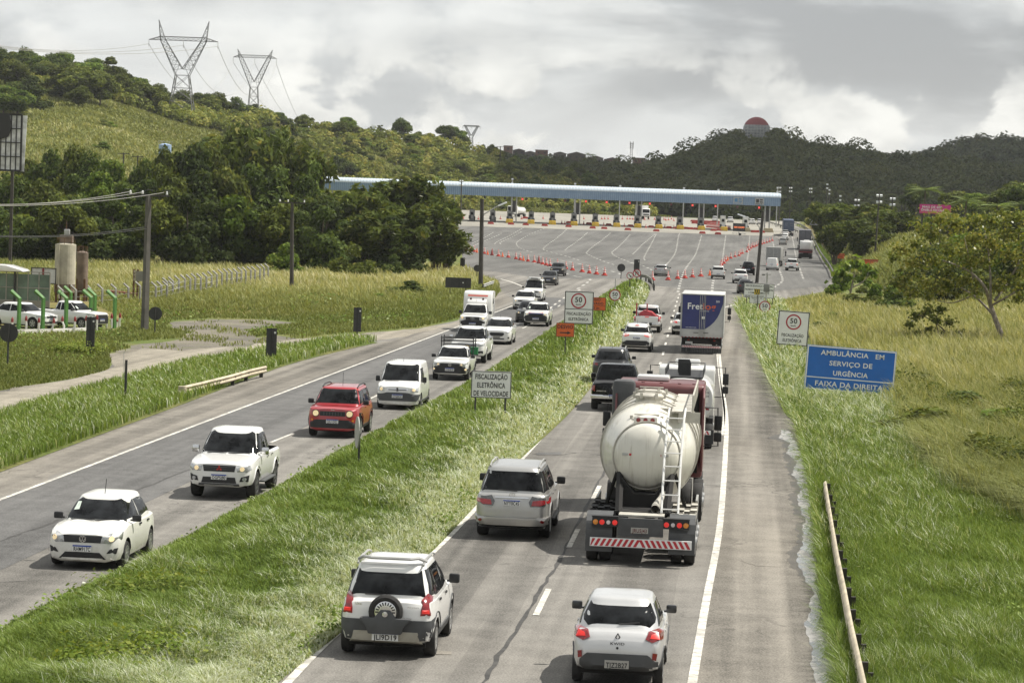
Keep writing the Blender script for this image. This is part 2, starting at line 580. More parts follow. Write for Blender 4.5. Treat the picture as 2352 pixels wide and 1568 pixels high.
marking('road_marking',[(1150,641),(1175,648),(1205,660),(1222,668)],0.25)
marking('road_marking',[(610,1626),(660,1568),(780,1449),(990,1272),(1095,1165),(1195,1058),(1262,985)],0.16)
marking('road_marking',RL,0.17)
marking('road_marking',[(1659,1000),(1663,940),(1653,870),(1646,800),(1642,755)],0.10)
marking('road_marking',[(1655,709),(1697,697)],0.22)
marking('road_marking',[(1490,658),(1600,662),(1690,667),(1790,680)],0.35)
D=Dashes()
LANE0=G(1246,1382)
D.line([(1170,1540),(1246,1382),(1380,1110),(1505.6,863),(1529.4,787.7),(1550,709),(1562,671)],4.0,7.6,0.13,start=np.linalg.norm(G(1246,1382)-G(1170,1540))-2.0)
D.line([(-210,1352),(90,1236),(645,1007),(688,990),(900,893),(1205,752),(1225,741),(1340,666)],4.0,8.0,0.12,start=1.5)
D.line([(1225,741),(1290,688),(1340,662)],3.5,5.0,0.16,start=3)
FAN=[([(1080,584),(1075,575),(1100,560),(1155,535)],2.6),([(1085,560),(1135,533)],2.6),([(1150,562),(1153,556),(1200,532)],2.6),([(1137,562),(1137,560),(1150,552),(1203,523)],2.6),([(1222,580),(1197,572),(1187,564),(1190,555),(1215,540),(1250,526)],2.6),([(1330,598),(1290,586),(1255,577),(1248,572),(1262,560),(1301,528)],2.8),([(1298,576),(1310,566),(1352,532)],2.8),([(1410,608),(1380,598),(1352,586),(1348,580),(1365,565),(1403,535)],2.8),([(1460,608),(1420,592),(1406,583),(1412,575),(1448,538)],2.8),([(1453,585),(1475,563),(1504,538)],2.8),([(1481,598),(1480,590),(1492,568),(1508,536)],2.8),([(1528,610),(1545,592),(1553,575),(1558,545),(1562,535)],2.8),([(1557,671),(1567,635),(1578,612),(1596,588),(1606,560),(1612,539)],3.0),([(1635,676),(1640,640),(1658,600),(1663,570),(1667,541)],3.0),([(1716,600),(1720,570),(1722,543)],3.0),([(1768,665),(1793,650),(1797,640),(1790,620),(1782,590),(1778,570),(1775,556)],3.0),([(1845,640),(1835,612),(1828,590),(1823,562),(1818,541),(1808,520)],3.0),([(1085,578),(1180,594),(1260,612),(1310,632),(1352,640),(1350,648),(1320,668)],3.4),([(1110,570),(1200,585),(1300,600),(1400,622),(1430,632)],3.0),([(1440,600),(1480,612),(1500,622)],3.0),]
D2=Dashes()
for pts,on in FAN:
 D2.line(pts,on*1.6,on*1.9,0.28)
o=obj('lane_dashes',np_mesh('lane_dashes',np.array(D.v),np.array(D.f)),m_white_line)
o['kind']='structure'
o=obj('plaza_dashes',np_mesh('plaza_dashes',np.array(D2.v),np.array(D2.f)),m_faint_line)
o['kind']='structure'
m_water=M('puddle_water',(0.06,0.052,0.042),0.05,spec=1.0,var=0.3,scale=0.6)
m_water.node_tree.nodes['Principled BSDF'].inputs['IOR'].default_value=2.6
nt=m_water.node_tree
pb=nt.nodes['Principled BSDF']
g_=N(nt,'ShaderNodeNewGeometry')
mk_=noise(nt,scaled(nt,g_.outputs['Position'],(1.6,0.45,1)),1.3,6,0.7)
link(nt,maprange(nt,mk_,0.47,0.55,0.75,0.03),pb.inputs['Roughness'])
link(nt,mixc(nt,maprange(nt,mk_,0.47,0.55),(0.085,0.073,0.055),(0.36,0.36,0.35)),pb.inputs['Base Color'])  # pale metallic base heightens the sky's reflection in the water patches
link(nt,maprange(nt,mk_,0.47,0.55,0.0,0.7),pb.inputs['Metallic'])
m_wet=asphalt_mat('wet_asphalt',(0.085,0.072,0.055),0.2,0.3,0.3)
m_wet.node_tree.nodes['Principled BSDF'].inputs['Roughness'].default_value=0.35
pud=[(1793,985),(1812,990),(1822,1004),(1836,1030),(1850,1075),(1862,1150),(1870,1210),(1876,1300),(1889,1400),(1905,1480),(1925,1568),(1925,1620),(1885,1620),(1868,1560),(1862,1500),(1852,1430),(1866,1370),(1868,1320),(1850,1290),(1862,1240),(1858,1190),(1838,1160),(1848,1120),(1826,1090),(1840,1060),(1812,1040),(1824,1020),(1800,1005)]
pud=[(x-(20 if k>16 and y>1200 else 8 if k>16 else 0),y)for k,(x,y)in enumerate(pud)]
wet=[(x+(14 if k<17 else-14+9*math.sin(k*2.3)),y)for k,(x,y)in enumerate(pud)]
sheet('wet_gutter',g2(wet),0.0105,m_wet,3.0,wob=0.12,edge=0.4)
sheet('puddle',g2(pud),0.0125,m_water,3.0,wob=0.045,edge=0.4)
rs=np.random.default_rng(3)
def seam(name,px,w,mat,dz=0.0125,jit=0.02,wv=(0.5,1.6)):
 L=catmull(g2(px),12)
 L=L+rs.normal(0,jit,L.shape)*np.array([1,.3])
 W=w*rs.uniform(*wv,len(L))
 P=[(x-q/2,y)for(x,y),q in zip(L,W)]+[(x+q/2,y)for(x,y),q in list(zip(L,W))[::-1]]
 n=len(L)
 v=[(x,y,float(zr(y))+dz)for x,y in P]
 me=bpy.data.meshes.new(name)
 me.from_pydata(v,[],[(i,i+1,2*n-2-i,2*n-1-i)for i in range(n-1)])
 o=obj(name,me,mat)
 o['kind']='structure'
m_seam=M('tar_seam',(0.045,0.043,0.040),0.8,var=0.4,scale=3)
seam('road_seam',[(1075,1640),(1109,1568),(1190,1440),(1273,1306),(1327,1203),(1390,1080),(1470,920),(1500,850)],0.075,m_seam,jit=0.018)
seam('road_seam',[(1215,1041),(1270,1046),(1330,1040),(1385,1046)],0.05,m_seam)
seam('road_seam',[(-20,1338),(80,1334),(200,1336),(330,1318)],0.06,m_seam)
seam('road_seam',[(-20,1250),(120,1200),(300,1132),(480,1060)],0.08,m_seam,jit=0.03)
m_scuff=asphalt_mat('oily_track',(0.140,0.132,0.119),0.2,0.3,0.2)
for pts in([(880,1600),(1000,1440),(1130,1265),(1240,1090),(1340,950)],[(1040,1600),(1140,1440),(1240,1265),(1325,1090),(1400,960)],[(1330,1600),(1380,1420),(1440,1250),(1500,1060),(1540,920)],[(1480,1600),(1510,1420),(1545,1250),(1580,1060),(1600,920)]):
 seam('wheel_track',pts,0.55,m_scuff,0.0065,0.004,(0.97,1.03))
for k,pts in enumerate([[(1700,1288),(1760,1283),(1800,1302),(1740,1300)],[(975,1492),(1040,1496),(1036,1503),(972,1502)],[(1230,1040),(1290,1038),(1288,1044),(1232,1045)]]):
 sheet('road_patch',g2(pts),0.0135,m_shoulder if k<2 else m_asphalt_dark,3.0,wob=0.04,edge=0.5)
m_soil_edge=earth_mat('verge_soil',[(0.16,0.13,0.085),(0.11,0.095,0.06),(0.08,0.085,0.04)],0.6,9)
med=catmull(g2(MED_L),4).tolist()
medr=catmull(g2(MED_R),4).tolist()
medp=[tuple(q)for q in med]+[tuple(q)for q in medr[::-1]]
def mound(name,poly,h,mat,step=1.5,grow=1.2):
 p=refine(poly,2.0)
 v,f=cdt_fill(p,step,step*4)
 P=np.asarray(p)
 seg_a,seg_b=P,np.roll(P,-1,0)
 d=np.full(len(v),1e9)
 for s0 in range(0,len(P),64):
  A,B=seg_a[s0:s0+64],seg_b[s0:s0+64]
  AB=B-A
  t=np.clip(((v[:,None,:]-A)*AB).sum(-1)/np.maximum((AB*AB).sum(-1),1e-9),0,1)
  d=np.minimum(d,np.linalg.norm(v[:,None,:]-(A+t[...,None]*AB),axis=-1).min(1))
 z=zr(v[:,1])+0.02+h*(1-np.exp(-d/grow))
 me=bpy.data.meshes.new(name)
 me.from_pydata([tuple(q)for q in np.c_[v,z]],[],f)
 me.polygons.foreach_set('use_smooth',[True]*len(me.polygons))
 o=obj(name,me,mat)
 o['kind']='structure'
 return o
sheet('field',g2([(1790,705),(1905,680),(2000,692),(2100,692),(3300,720),(3300,1700),(2900,1700),(2420,1230),(2210,1125),(2105,1020),(2055,925),(2050,850),(1990,830),(1880,800),(1865,765)]),0.006,m_dry,15)
sheet('field',g2([(-900,592),(600,612),(900,608),(1055,620),(1090,640),(980,690),(700,725),(300,730),(-900,800)]),0.006,m_dry,15)
median_ground=mound('median_ground',medp,0.28,m_grassland)
strip_pts=[tuple(q)for q in catmull(g2(STRIP_LO),3)]+[tuple(q)for q in catmull(g2(STRIP_HI),3)]
mound('verge_ground',strip_pts,0.25,m_grassland)
# -------- lettering
_TXT={}
def text_2d(s,spacing=1.06):
 key=(s,spacing)
 if key not in _TXT:
  cu=bpy.data.curves.new('t','FONT')
  cu.body=s
  cu.size=1.0
  cu.space_character=spacing
  cu.resolution_u=3
  cu.offset=0.019
  o=bpy.data.objects.new('t',cu)
  COL.objects.link(o)
  dg=bpy.context.evaluated_depsgraph_get()
  me=bpy.data.meshes.new_from_object(o.evaluated_get(dg))
  v=np.array([q.co[:2]for q in me.vertices])if len(me.vertices)else np.zeros((0,2))
  f=[tuple(p.vertices)for p in me.polygons]
  bpy.data.objects.remove(o)
  bpy.data.curves.remove(cu)
  bpy.data.meshes.remove(me)
  if len(v):
   v[:,0]-=(v[:,0].min()+v[:,0].max())/2
   v/=0.70
  _TXT[key]=(v,f)
 return _TXT[key]
def text_into(mb,s,c,h,facing,width=None,spacing=1.06,sx=1.0):
 v,f=text_2d(s,spacing)
 if not len(v):
  return mb
 w0=(v[:,0].max()-v[:,0].min())*h
 k=(width/w0 if width else 1.0)*sx
 sg=-1 if facing=='F' else 1
 mb.add([(c[0]+sg*x*h*k,c[1],c[2]+y*h)for x,y in v],f)
 return mb
 # -------- vehicles
m_glass=M('car_glass',(0.011,0.012,0.013),0.03,var=0.85,scale=2.6,spec=0.16)  # pale mottling in the colour stands in for reflections and interior shapes
m_glass_clear=M('car_glass_pale',(0.05,0.055,0.055),0.05,var=0.5,scale=1.8,spec=0.6)
m_tyre=M('tyre_rubber',(0.022,0.021,0.020),0.85,var=0.25,scale=8,bump=0.3)
m_rim=M('alloy_rim',(0.42,0.42,0.41),0.35,metal=0.7,var=0.1)
m_rim_dark=M('dark_rim',(0.07,0.07,0.07),0.5,var=0.15)
m_black=M('black_plastic',(0.016,0.016,0.017),0.6,var=0.2,scale=3)
m_grey_plastic=M('grey_plastic',(0.062,0.064,0.066),0.65,var=0.15,scale=3)
m_under=M('underbody',(0.015,0.014,0.013),0.95)
m_chrome=M('chrome',(0.62,0.62,0.62),0.18,metal=1.0,var=0.05)
m_lamp=M('headlamp_glass',(0.42,0.43,0.43),0.12,metal=0.3,var=0.3,scale=14,coat=0.8)
m_lamp_dark=M('smoked_lamp',(0.10,0.10,0.10),0.15,coat=0.8,var=0.4,scale=15)
m_bulb=M('lit_bulb',(0.85,0.66,0.38),0.3,emit=0.35)
m_red=M('tail_lamp_red',(0.20,0.008,0.010),0.18,coat=0.8,var=0.25,scale=16)
m_red_lit=M('tail_lamp_lit',(0.55,0.025,0.02),0.3,emit=0.45,var=0.1)
m_amber=M('amber_lamp',(0.62,0.22,0.02),0.25,coat=0.6)
m_clear=M('clear_lamp',(0.55,0.50,0.50),0.2,coat=0.5)
m_plate=M('plate_white',(0.72,0.72,0.70),0.5,var=0.05)
m_plate_grey=M('plate_grey',(0.34,0.33,0.30),0.5,var=0.08)
m_plate_blue=M('plate_blue',(0.01,0.05,0.32),0.45)
m_ink=M('plate_ink',(0.015,0.015,0.015),0.6)
m_white=M('paint_white',(0.68,0.67,0.625),0.28,coat=0.6,var=0.03,scale=1.5,dirt=0.45)
m_white2=M('paint_white_clean',(0.70,0.695,0.67),0.25,coat=0.7,var=0.02,scale=1.5,dirt=0.25)
m_silver=M('paint_silver',(0.42,0.415,0.40),0.33,metal=0.55,coat=0.7,var=0.05,scale=1.5,dirt=0.3)
m_silver_white=M('paint_silver_white',(0.56,0.56,0.555),0.33,metal=0.35,coat=0.7,var=0.04,scale=1.5,dirt=0.55)
m_redp=M('paint_red',(0.34,0.020,0.026),0.28,coat=0.8,var=0.05,scale=1.5,dirt=0.15)
m_blackp=M('paint_black',(0.005,0.005,0.006),0.14,coat=0.0,var=0.2,spec=0.22)
m_graphite=M('paint_graphite',(0.032,0.032,0.033),0.3,metal=0.1,coat=0.3,var=0.1,dirt=0.2)
m_maroon=M('paint_maroon',(0.115,0.027,0.028),0.45,coat=0.35,var=0.12,scale=1.2,dirt=0.2)
m_steel=M('galvanised_steel',(0.40,0.40,0.385),0.5,metal=0.5,var=0.15,scale=2)
m_sticker=M('paper_sticker',(0.55,0.62,0.55),0.7)
def interp(pl,y):
 p=sorted(pl)
 return float(np.interp(y,[a for a,_ in p],[b for _,b in p]))
class Car:
 def __init__(self,name,L,W,H,paint,axf,axr,rw=0.31,tw=0.2,clear=0.17,belt=None,cowl=None,wtop=None,rtop=None,rbase=None,nose=None,hood=None,tail=None,wb=None,wr=None,bed=None,front_r=0.45,rear_r=0.35,cap=0.075,expo=5.0,deck=None,flare=0.0,detail=True,cabin=True,crown=0.02,top=None,wid=None):
  self.root=empty(name)
  self.sp=dict(L=L,W=W,H=H)
  self.L,self.W,self.H,self.paint=L,W,H,paint
  self.axf,self.axr,self.rw,self.tw=axf,axr,rw,tw
  self.detail=detail
  h=L/2
  self.belt=belt=belt or 0.62*H
  self.cowl=cowl=cowl if cowl is not None else h-0.98
  self.wtop=wtop=wtop if wtop is not None else cowl-0.75
  self.rtop=rtop=rtop if rtop is not None else-h+0.45
  self.rbase=rbase=rbase if rbase is not None else-h+0.1
  nose=nose or 0.62
  hood=hood or 0.80
  nose=max(nose,hood-0.03)
  self.wb,self.wr=wb,wr=wb or W/2-0.05,wr or W/2-0.24
  w=W/2
  top=top or([(h,nose-0.10),(h-0.025,nose),(h-0.10,hood-0.02),(h-0.22,hood+0.02),(cowl+0.1,belt-0.005),(cowl,belt)]+(deck or[(rbase+0.05,belt),(-h+0.03,belt-0.03),(-h,belt-0.13)]))
  bot=[(h,clear+0.05),(h-0.10,clear),(axf,clear),(axr,clear),(-h+0.15,clear+0.05),(-h,clear+0.14)]
  wid=wid or[(h,w*0.60),(h-0.05,w*0.78),(h-0.18,w*0.92),(h-front_r,w*0.985),(axf,w),(axr,w),(-h+rear_r,w*0.98),(-h+0.12,w*0.93),(-h+0.03,w*0.85),(-h,w*0.74)]
  ysn=sorted(set([round(q,3)for q in list(np.linspace(-h,h,22))+[h-0.03,h-0.06,h-0.1,h-0.15,-h+0.03,-h+0.06,-h+0.12]+[a for a,_ in top]]),reverse=True)
  V,Fc=[],[]
  n=0
  for y in ysn:
   zb,zt,ww=interp(bot,y),interp(top,y),interp(wid,y)
   hh=zt-zb
   tum=0.955
   sec=[(0,zb),(0.72*ww,zb),(0.93*ww,zb+0.05),(ww*(1+flare*0.5),zb+0.3*hh),(ww,zb+0.60*hh),(ww*0.985,zb+0.80*hh),(tum*ww,zt-0.04),(tum*ww-0.06,zt-0.006),(0.5*ww,zt+crown*0.8),(0,zt+crown)]
   ring=[(x,y,z)for x,z in sec]+[(-x,y,z)for x,z in sec[-2:0:-1]]
   n=len(ring)
   V+=ring
  m=len(ysn)
  for i in range(m-1):
   for k in range(n):
    Fc.append((i*n+k,(i+1)*n+k,(i+1)*n+(k+1)%n,i*n+(k+1)%n))
  Fc+=[tuple(range(n)),tuple((m-1)*n+k for k in reversed(range(n)))]
  me=bpy.data.meshes.new('body')
  me.from_pydata(V,[],Fc)
  bm=bmesh.new()
  bm.from_mesh(me)
  bmesh.ops.recalc_face_normals(bm,faces=bm.faces)
  bm.to_mesh(me)
  bm.free()
  cut=MB()
  self.ar=ar=rw+0.065
  for ya in([axf,axr]if not isinstance(axr,(list,tuple))else[axf,*axr]):
   for sx in(-1,1):
    cut.lathe([(ar,sx*(w-0.32)),(ar,sx*(w+0.3))],28,'X',(0,ya,rw+0.01))
  if bed:
   y0,y1,zb_=bed
   cut.box((0,(y0+y1)/2,zb_+0.6),(W-0.30,y0-y1,1.2))
  to=bpy.data.objects.new('tmp_body',me)
  tcut=bpy.data.objects.new('tmp_cut',cut.mesh('tmp_cut'))
  COL.objects.link(to)
  COL.objects.link(tcut)
  md=to.modifiers.new('b','BOOLEAN')
  md.operation='DIFFERENCE'
  md.solver='EXACT'
  md.object=tcut
  dg=bpy.context.evaluated_depsgraph_get()
  res=bpy.data.meshes.new_from_object(to.evaluated_get(dg))
  bpy.data.objects.remove(to)
  bpy.data.objects.remove(tcut)
  bv=[tuple(q.co)for q in res.vertices]
  bf=[tuple(p.vertices)for p in res.polygons]
  mi=[]
  for p in res.polygons:
   c=p.center
   dark=0
   for ya in([axf,axr]if not isinstance(axr,(list,tuple))else[axf,*axr]):
    if math.hypot(c.y-ya,c.z-rw-0.01)<ar+0.004 and abs(c.x)<w-0.012 and abs(c.x)>w-0.34:
     dark=1
   if bed and bed[1]-0.01<c.y<bed[0]+0.01 and abs(c.x)<w-0.14 and c.z>=bed[2]-0.01:
    dark=1
   if abs(p.normal.z+1)<0.1:
    dark=1
   mi.append(dark)
  if cabin:
   b0=len(bv)
   K=44
   rings=[]
   zr0=belt-0.03
   lev=[(0.0,0),(0.12,0),(0.5,0),(0.85,0),(1.0,0)]
   for t,_ in lev:
    z=zr0+(H-cap-zr0)*t
    bow=0.03*math.sin(math.pi*t)
    ww=wb+(wr-wb)*t+bow*0.5
    yf=cowl+(wtop-cowl)*t+bow
    yr=rbase+(rtop-rbase)*t-bow
    rings.append((z,ww,yf,yr,1.0))
   z,ww,yf,yr,_=rings[-1]
   rings+=[(z+cap*0.42,ww,yf,yr,0.965),(z+cap*0.72,ww,yf,yr,0.87),(z+cap*0.92,ww,yf,yr,0.62),(z+cap,ww,yf,yr,0.3)]
   for z,ww,yf,yr,k in rings:
    yc,a=(yf+yr)/2,(yf-yr)/2
    for q in range(K):
     th=2*math.pi*(q+0.5)/K
     c,s=math.cos(th),math.sin(th)
     x=ww*k*math.copysign(abs(c)**(2/expo),c)
     y=yc+a*(1-(1-k)*0.8)*math.copysign(abs(s)**(2/expo),s)
     bv.append((x,y,z))
   for i in range(len(rings)-1):
    for q in range(K):
     bf.append((b0+i*K+q,b0+i*K+(q+1)%K,b0+(i+1)*K+(q+1)%K,b0+(i+1)*K+q))
     mi.append(0)
   bf.append(tuple(b0+(len(rings)-1)*K+q for q in range(K)))
   mi.append(0)
  me=bpy.data.meshes.new('body')
  me.from_pydata(bv,[],bf)
  me.materials.append(paint)
  me.materials.append(m_under)
  me.polygons.foreach_set('material_index',mi)
  me.polygons.foreach_set('use_smooth',[True]*len(bf))
  me.set_sharp_from_angle(angle=0.62)
  self.body=obj('body',me,None,self.root)
  self.bvh=BVHTree.FromPolygons([Vector(q)for q in bv],bf)
  ub=MB()
  ub.box((0,0,clear+0.02),(W*0.8,L*0.86,0.10))
  if not isinstance(axr,(list,tuple)):
   for ya in(axf,axr):
    ub.tube([(-w+0.2,ya,rw),(w-0.2,ya,rw)],0.05,6)
  ub.build('underbody',m_under,self.root)
 def patch(self,poly,side,off=0.007,step=0.09):
  v,f=cdt_fill(poly,step)
  out=[]
  for a,b in v:
   if side=='F':
    o,d=Vector((a,9,b)),Vector((0,-1,0))
   elif side=='R':
    o,d=Vector((a,-9,b)),Vector((0,1,0))
   elif side=='T':
    o,d=Vector((a,b,9)),Vector((0,0,-1))
   elif side=='+':
    o,d=Vector((9,a,b)),Vector((-1,0,0))
   else:
    o,d=Vector((-9,a,b)),Vector((1,0,0))
   h=self.bvh.ray_cast(o,d,14)
   out.append(None if h[0]is None else h[0]-d*off*0.6+h[1]*off)
  keep=[t for t in f if all(out[i]is not None for i in t)]
  idx={}
  vs,fs=[],[]
  for t in keep:
   q=[]
   for i in t:
    if i not in idx:
     idx[i]=len(vs)
     vs.append(tuple(out[i]))
    q.append(idx[i])
   fs.append(tuple(q))
  return vs,fs
 def decal(self,name,side,poly,mat,mirror=False,off=0.007,parent=None,merge=False,step=0.09):
  outs=[]
  sides=[('+',1),('-',1)]if side=='S' else[(side,1)]
  if mirror:
   sides+=[(side,-1)]
  for sd,sg in sides:
   pl=[(sg*a,b)for a,b in poly]if sg<0 else list(poly)
   vs,fs=self.patch(pl,sd,off,step)
   if not fs:
    continue
   me=bpy.data.meshes.new(name)
   me.from_pydata(vs,[],fs)
   bm=bmesh.new()
   bm.from_mesh(me)
   ax={'F':Vector((0,1,0)),'R':Vector((0,-1,0)),'T':Vector((0,0,1)),'+':Vector((1,0,0)),'-':Vector((-1,0,0))}[sd]
   for q in bm.faces:
    q.normal_update()
    if q.normal.dot(ax)<0:
     q.normal_flip()
   be=[e for e in bm.edges if e.is_boundary]
   r=bmesh.ops.extrude_edge_only(bm,edges=be)
   for q in r['geom']:
    if isinstance(q,bmesh.types.BMVert):
     q.co-=ax*0.02
   bm.to_mesh(me)
   bm.free()
   me.polygons.foreach_set('use_smooth',[True]*len(me.polygons))
   me.set_sharp_from_angle(angle=0.7)
   outs.append(obj(name,me,mat,parent or self.root))
  return outs
 def surf(self,side,a,b):
  o,d={'F':(Vector((a,9,b)),Vector((0,-1,0))),'R':(Vector((a,-9,b)),Vector((0,1,0))),'T':(Vector((a,b,9)),Vector((0,0,-1)))}[side]
  h=self.bvh.ray_cast(o,d,14)
  return h[0]if h[0]is not None else Vector((a,0,b))
 def windows(self,splits=(0.0,),a_pil=0.13,c_pil=0.16,rear=True,glass=None,side=True,z0=0.035,z1=0.12,rwin=None,wsh=None,frame=True):
  g=glass or m_glass
  H,belt=self.H,self.belt
  zt,zb=H-z1,belt+z0
  z0_,z1_=belt-0.03,H-0.045
  def yf(z):
   return self.cowl+(self.wtop-self.cowl)*(z-z0_)/(z1_-z0_)-a_pil-0.02
  def yr(z):
   return self.rbase+(self.rtop-self.rbase)*(z-z0_)/(z1_-z0_)+c_pil
  if side:
   cuts=list(splits)
   bounds=[None]+cuts+[None]
   for i in range(len(bounds)-1):
    f0=(lambda z:yf(z))if bounds[i]is None else(lambda z,c=bounds[i]:c-0.03)
    r0=(lambda z:yr(z))if bounds[i+1]is None else(lambda z,c=bounds[i+1]:c+0.03)
    P=[(f0(zb),zb),(f0(zt),zt),(r0(zt),zt),(r0(zb),zb)]
    if P[0][0]-P[3][0]<0.05:
     continue
    self.decal('side_window','S',P,g)
  wz0,wz1=belt+0.015,H-0.075
  wa,wb_=self.wb-0.09,self.wr-0.06
  self.decal('windscreen','F',wsh or[(-wa,wz0),(wa,wz0),(wb_+0.02,wz1-0.05),(wb_-0.05,wz1),(-wb_+0.05,wz1),(-wb_-0.02,wz1-0.05)],g)
  if rear:
   self.decal('rear_window','R',rwin or[(-wa+0.03,belt+0.06),(wa-0.03,belt+0.06),(wb_,H-0.13),(-wb_,H-0.13)],g)
 def wheels(self,spokes=5,rim=None,axles=None,rims=True,dual=False):
  rim=rim or m_rim
  w,r,tw=self.W/2,self.rw,self.tw
  key=(round(r,3),round(tw,3),spokes,rim.name,dual)
  if not hasattr(Car,'_W'):
   Car._W={}
  if key not in Car._W:
   t=MB().lathe([(r*0.60,-tw/2),(r*0.93,-tw/2-0.005),(r,-tw/2+0.035),(r,tw/2-0.035),(r*0.93,tw/2+0.005),(r*0.60,tw/2),(r*0.58,tw/2-0.05),(0.02,tw/2-0.06)],22,'X')
   R=MB().lathe([(r*0.64,tw/2-0.01),(r*0.645,tw/2+0.004),(r*0.57,tw/2+0.004),(r*0.56,tw/2-0.03)],22,'X',cap=False)
   if spokes:
    for k in range(spokes):
     an=2*math.pi*k/spokes
     m=Matrix.Rotation(an,3,'X')
     R.box(m@Vector((tw/2-0.012,0,r*0.31)),(0.022,r*(0.26 if spokes<8 else 0.13),r*0.56),m=m)
    R.lathe([(r*0.16,tw/2-0.03),(r*0.15,tw/2+0.004),(0.01,tw/2+0.006)],12,'X')
   else:
    R.lathe([(r*0.58,tw/2-0.03),(r*0.50,tw/2-0.005),(r*0.25,tw/2+0.0),(r*0.22,tw/2+0.03),(0.01,tw/2+0.03)],16,'X')
   Car._W[key]=(t.mesh('wheel',smooth=True),R.mesh('rim',smooth=True))
  tm,rm=Car._W[key]
  axr=self.axr if isinstance(self.axr,(list,tuple))else[self.axr]
  for i,ya in enumerate(axles or[self.axf,*axr]):
   for sx in(-1,1):
    o=obj('wheel',tm,m_tyre,self.root,(sx*(w-tw/2-0.015),ya,r),(0,0,0 if sx>0 else math.pi))
    if rims:
     obj('rim',rm,rim,o)
 def mirrors(self,mat=None,y=None,z=None,s=(0.20,0.10,0.15),gap=0.0,arm=0.0):
  mat=mat or m_black
  y=self.cowl-0.36 if y is None else y
  z=self.belt+0.09 if z is None else z
  for sx in(-1,1):
   b=MB().box((sx*(self.wb+0.02+s[0]/2+gap),y,z),s)
   o=obj('mirror',b.mesh('mirror',min(s)*0.3),mat,self.root)
   st=MB().box((sx*(self.wb+0.03+gap/2),y,z-s[2]*0.3),(0.10+gap,0.05,0.035))
   st.build('mirror_arm',mat,o)
 def plate(self,txt,side,z,mat=None,x=0.0,w=0.42,h=0.14,blue=True,off=0.03):
  if side=='F':
   y=max(self.surf('F',x+dx,z).y for dx in(-0.2,0,0.2))+off
  else:
   y=min(self.surf('R',x+dx,z+dz).y for dx in(-0.2,0,0.2)for dz in(-0.05,0.05))-off
  sg=1 if side=='F' else-1
  p=MB().box((x,y,z),(w,0.016,h)).build('licence_plate',mat or m_plate,self.root)
  if blue:
   MB().box((x,y+sg*0.003,z+h*0.385),(w-0.004,0.016,h*0.21)).build('plate_band',m_plate_blue,p)
  t=text_into(MB(),txt,(x,y+sg*0.0125,z-h*0.40),h*0.62,side,width=w*0.88)
  t.build('plate_lettering',m_ink,p)
  return p
 def ring_badge(self,side,x,z,r,kind='ring',mat=None,on=0.02):
  sg=1 if side=='F' else-1
  y=self.surf(side,x,z).y+sg*on
  b=MB()
  mat=mat or m_chrome
  def bar(p,q,t=0.16):
   a,c=Vector((p[0]*r,0,p[1]*r)),Vector((q[0]*r,0,q[1]*r))
   d=(c-a)
   nrm=Vector((-d.z,0,d.x)).normalized()*r*t/2
   vs=[a+nrm,a-nrm,c-nrm,c+nrm]
   b.add([(v.x+x,y,v.z+z)for v in vs],[(0,1,2,3)])
  if kind in('ring','vw','toyota','oval'):
   ex=1.0 if kind in('ring','vw')else 1.35
   n=24
   P=[(x+ex*r*math.cos(2*math.pi*k/n),y,z+r*math.sin(2*math.pi*k/n))for k in range(n)]
   Q=[(x+ex*r*0.84*math.cos(2*math.pi*k/n),y,z+r*0.82*math.sin(2*math.pi*k/n))for k in range(n)]
   b.add(P+Q,[(k,(k+1)%n,n+(k+1)%n,n+k)for k in range(n)])
  if kind=='vw':
   for p,q in(((-0.32,0.86),(0,0.08)),((0,0.08),(0.32,0.86)),((-0.8,0.4),(-0.36,-0.78)),((-0.36,-0.78),(0,0.02)),((0,0.02),(0.36,-0.78)),((0.36,-0.78),(0.8,0.4))):
    bar(p,q)
  elif kind=='toyota':
   for p,q in(((0,-0.8),(0,0.8)),((-0.8,0.35),(0.8,0.35))):
    bar(p,q,0.14)
  elif kind=='three_diamonds':
   for an in(90,210,330):
    a=math.radians(an)
    d,e=Vector((math.cos(a),math.sin(a))),Vector((-math.sin(a),math.cos(a)))
    P=[Vector((0,0)),d*0.5+e*0.29,d,d*0.5-e*0.29]
    b.add([(x+r*q.x,y,z+r*q.y)for q in P],[(0,1,2,3)])
  elif kind=='diamond':
   P=[(0,1),(0.62,0),(0,-1),(-0.62,0),(0,0.55),(0.33,0),(0,-0.55),(-0.33,0)]
   b.add([(x+r*p,y,z+r*q)for p,q in P],[(0,1,5,4),(1,2,6,5),(2,3,7,6),(3,0,4,7)])
  elif kind=='cross':
   P=[(-1,0.22),(-0.42,0.22),(-0.42,0.4),(0.42,0.4),(0.48,0.22),(1,0.22),(0.86,-0.22),(0.42,-0.22),(0.36,-0.4),(-0.42,-0.4),(-0.42,-0.22),(-0.86,-0.22)]
   b.add([(x+r*p,y,z+r*q)for p,q in P],[tuple(range(len(P)))])
  elif kind=='lion':
   P=[(-0.45,-0.9),(-0.15,-0.1),(-0.6,0.1),(-0.2,0.4),(-0.35,0.9),(0.35,0.9),(0.5,0.35),(0.2,0.1),(0.55,-0.2),(0.25,-0.4),(0.4,-0.9),(0.1,-0.9),(0.0,-0.45),(-0.2,-0.9)]
   b.add([(x+r*p,y,z+r*q)for p,q in P],[tuple(range(len(P)))])
  me=b.mesh('badge')
  bm=bmesh.new()
  bm.from_mesh(me)
  g=bmesh.ops.extrude_face_region(bm,geom=bm.faces[:])
  for q in g['geom']:
   if isinstance(q,bmesh.types.BMVert):
    q.co.y-=sg*0.015
  bmesh.ops.recalc_face_normals(bm,faces=bm.faces)
  bm.to_mesh(me)
  bm.free()
  return obj('badge',me,mat,self.root)
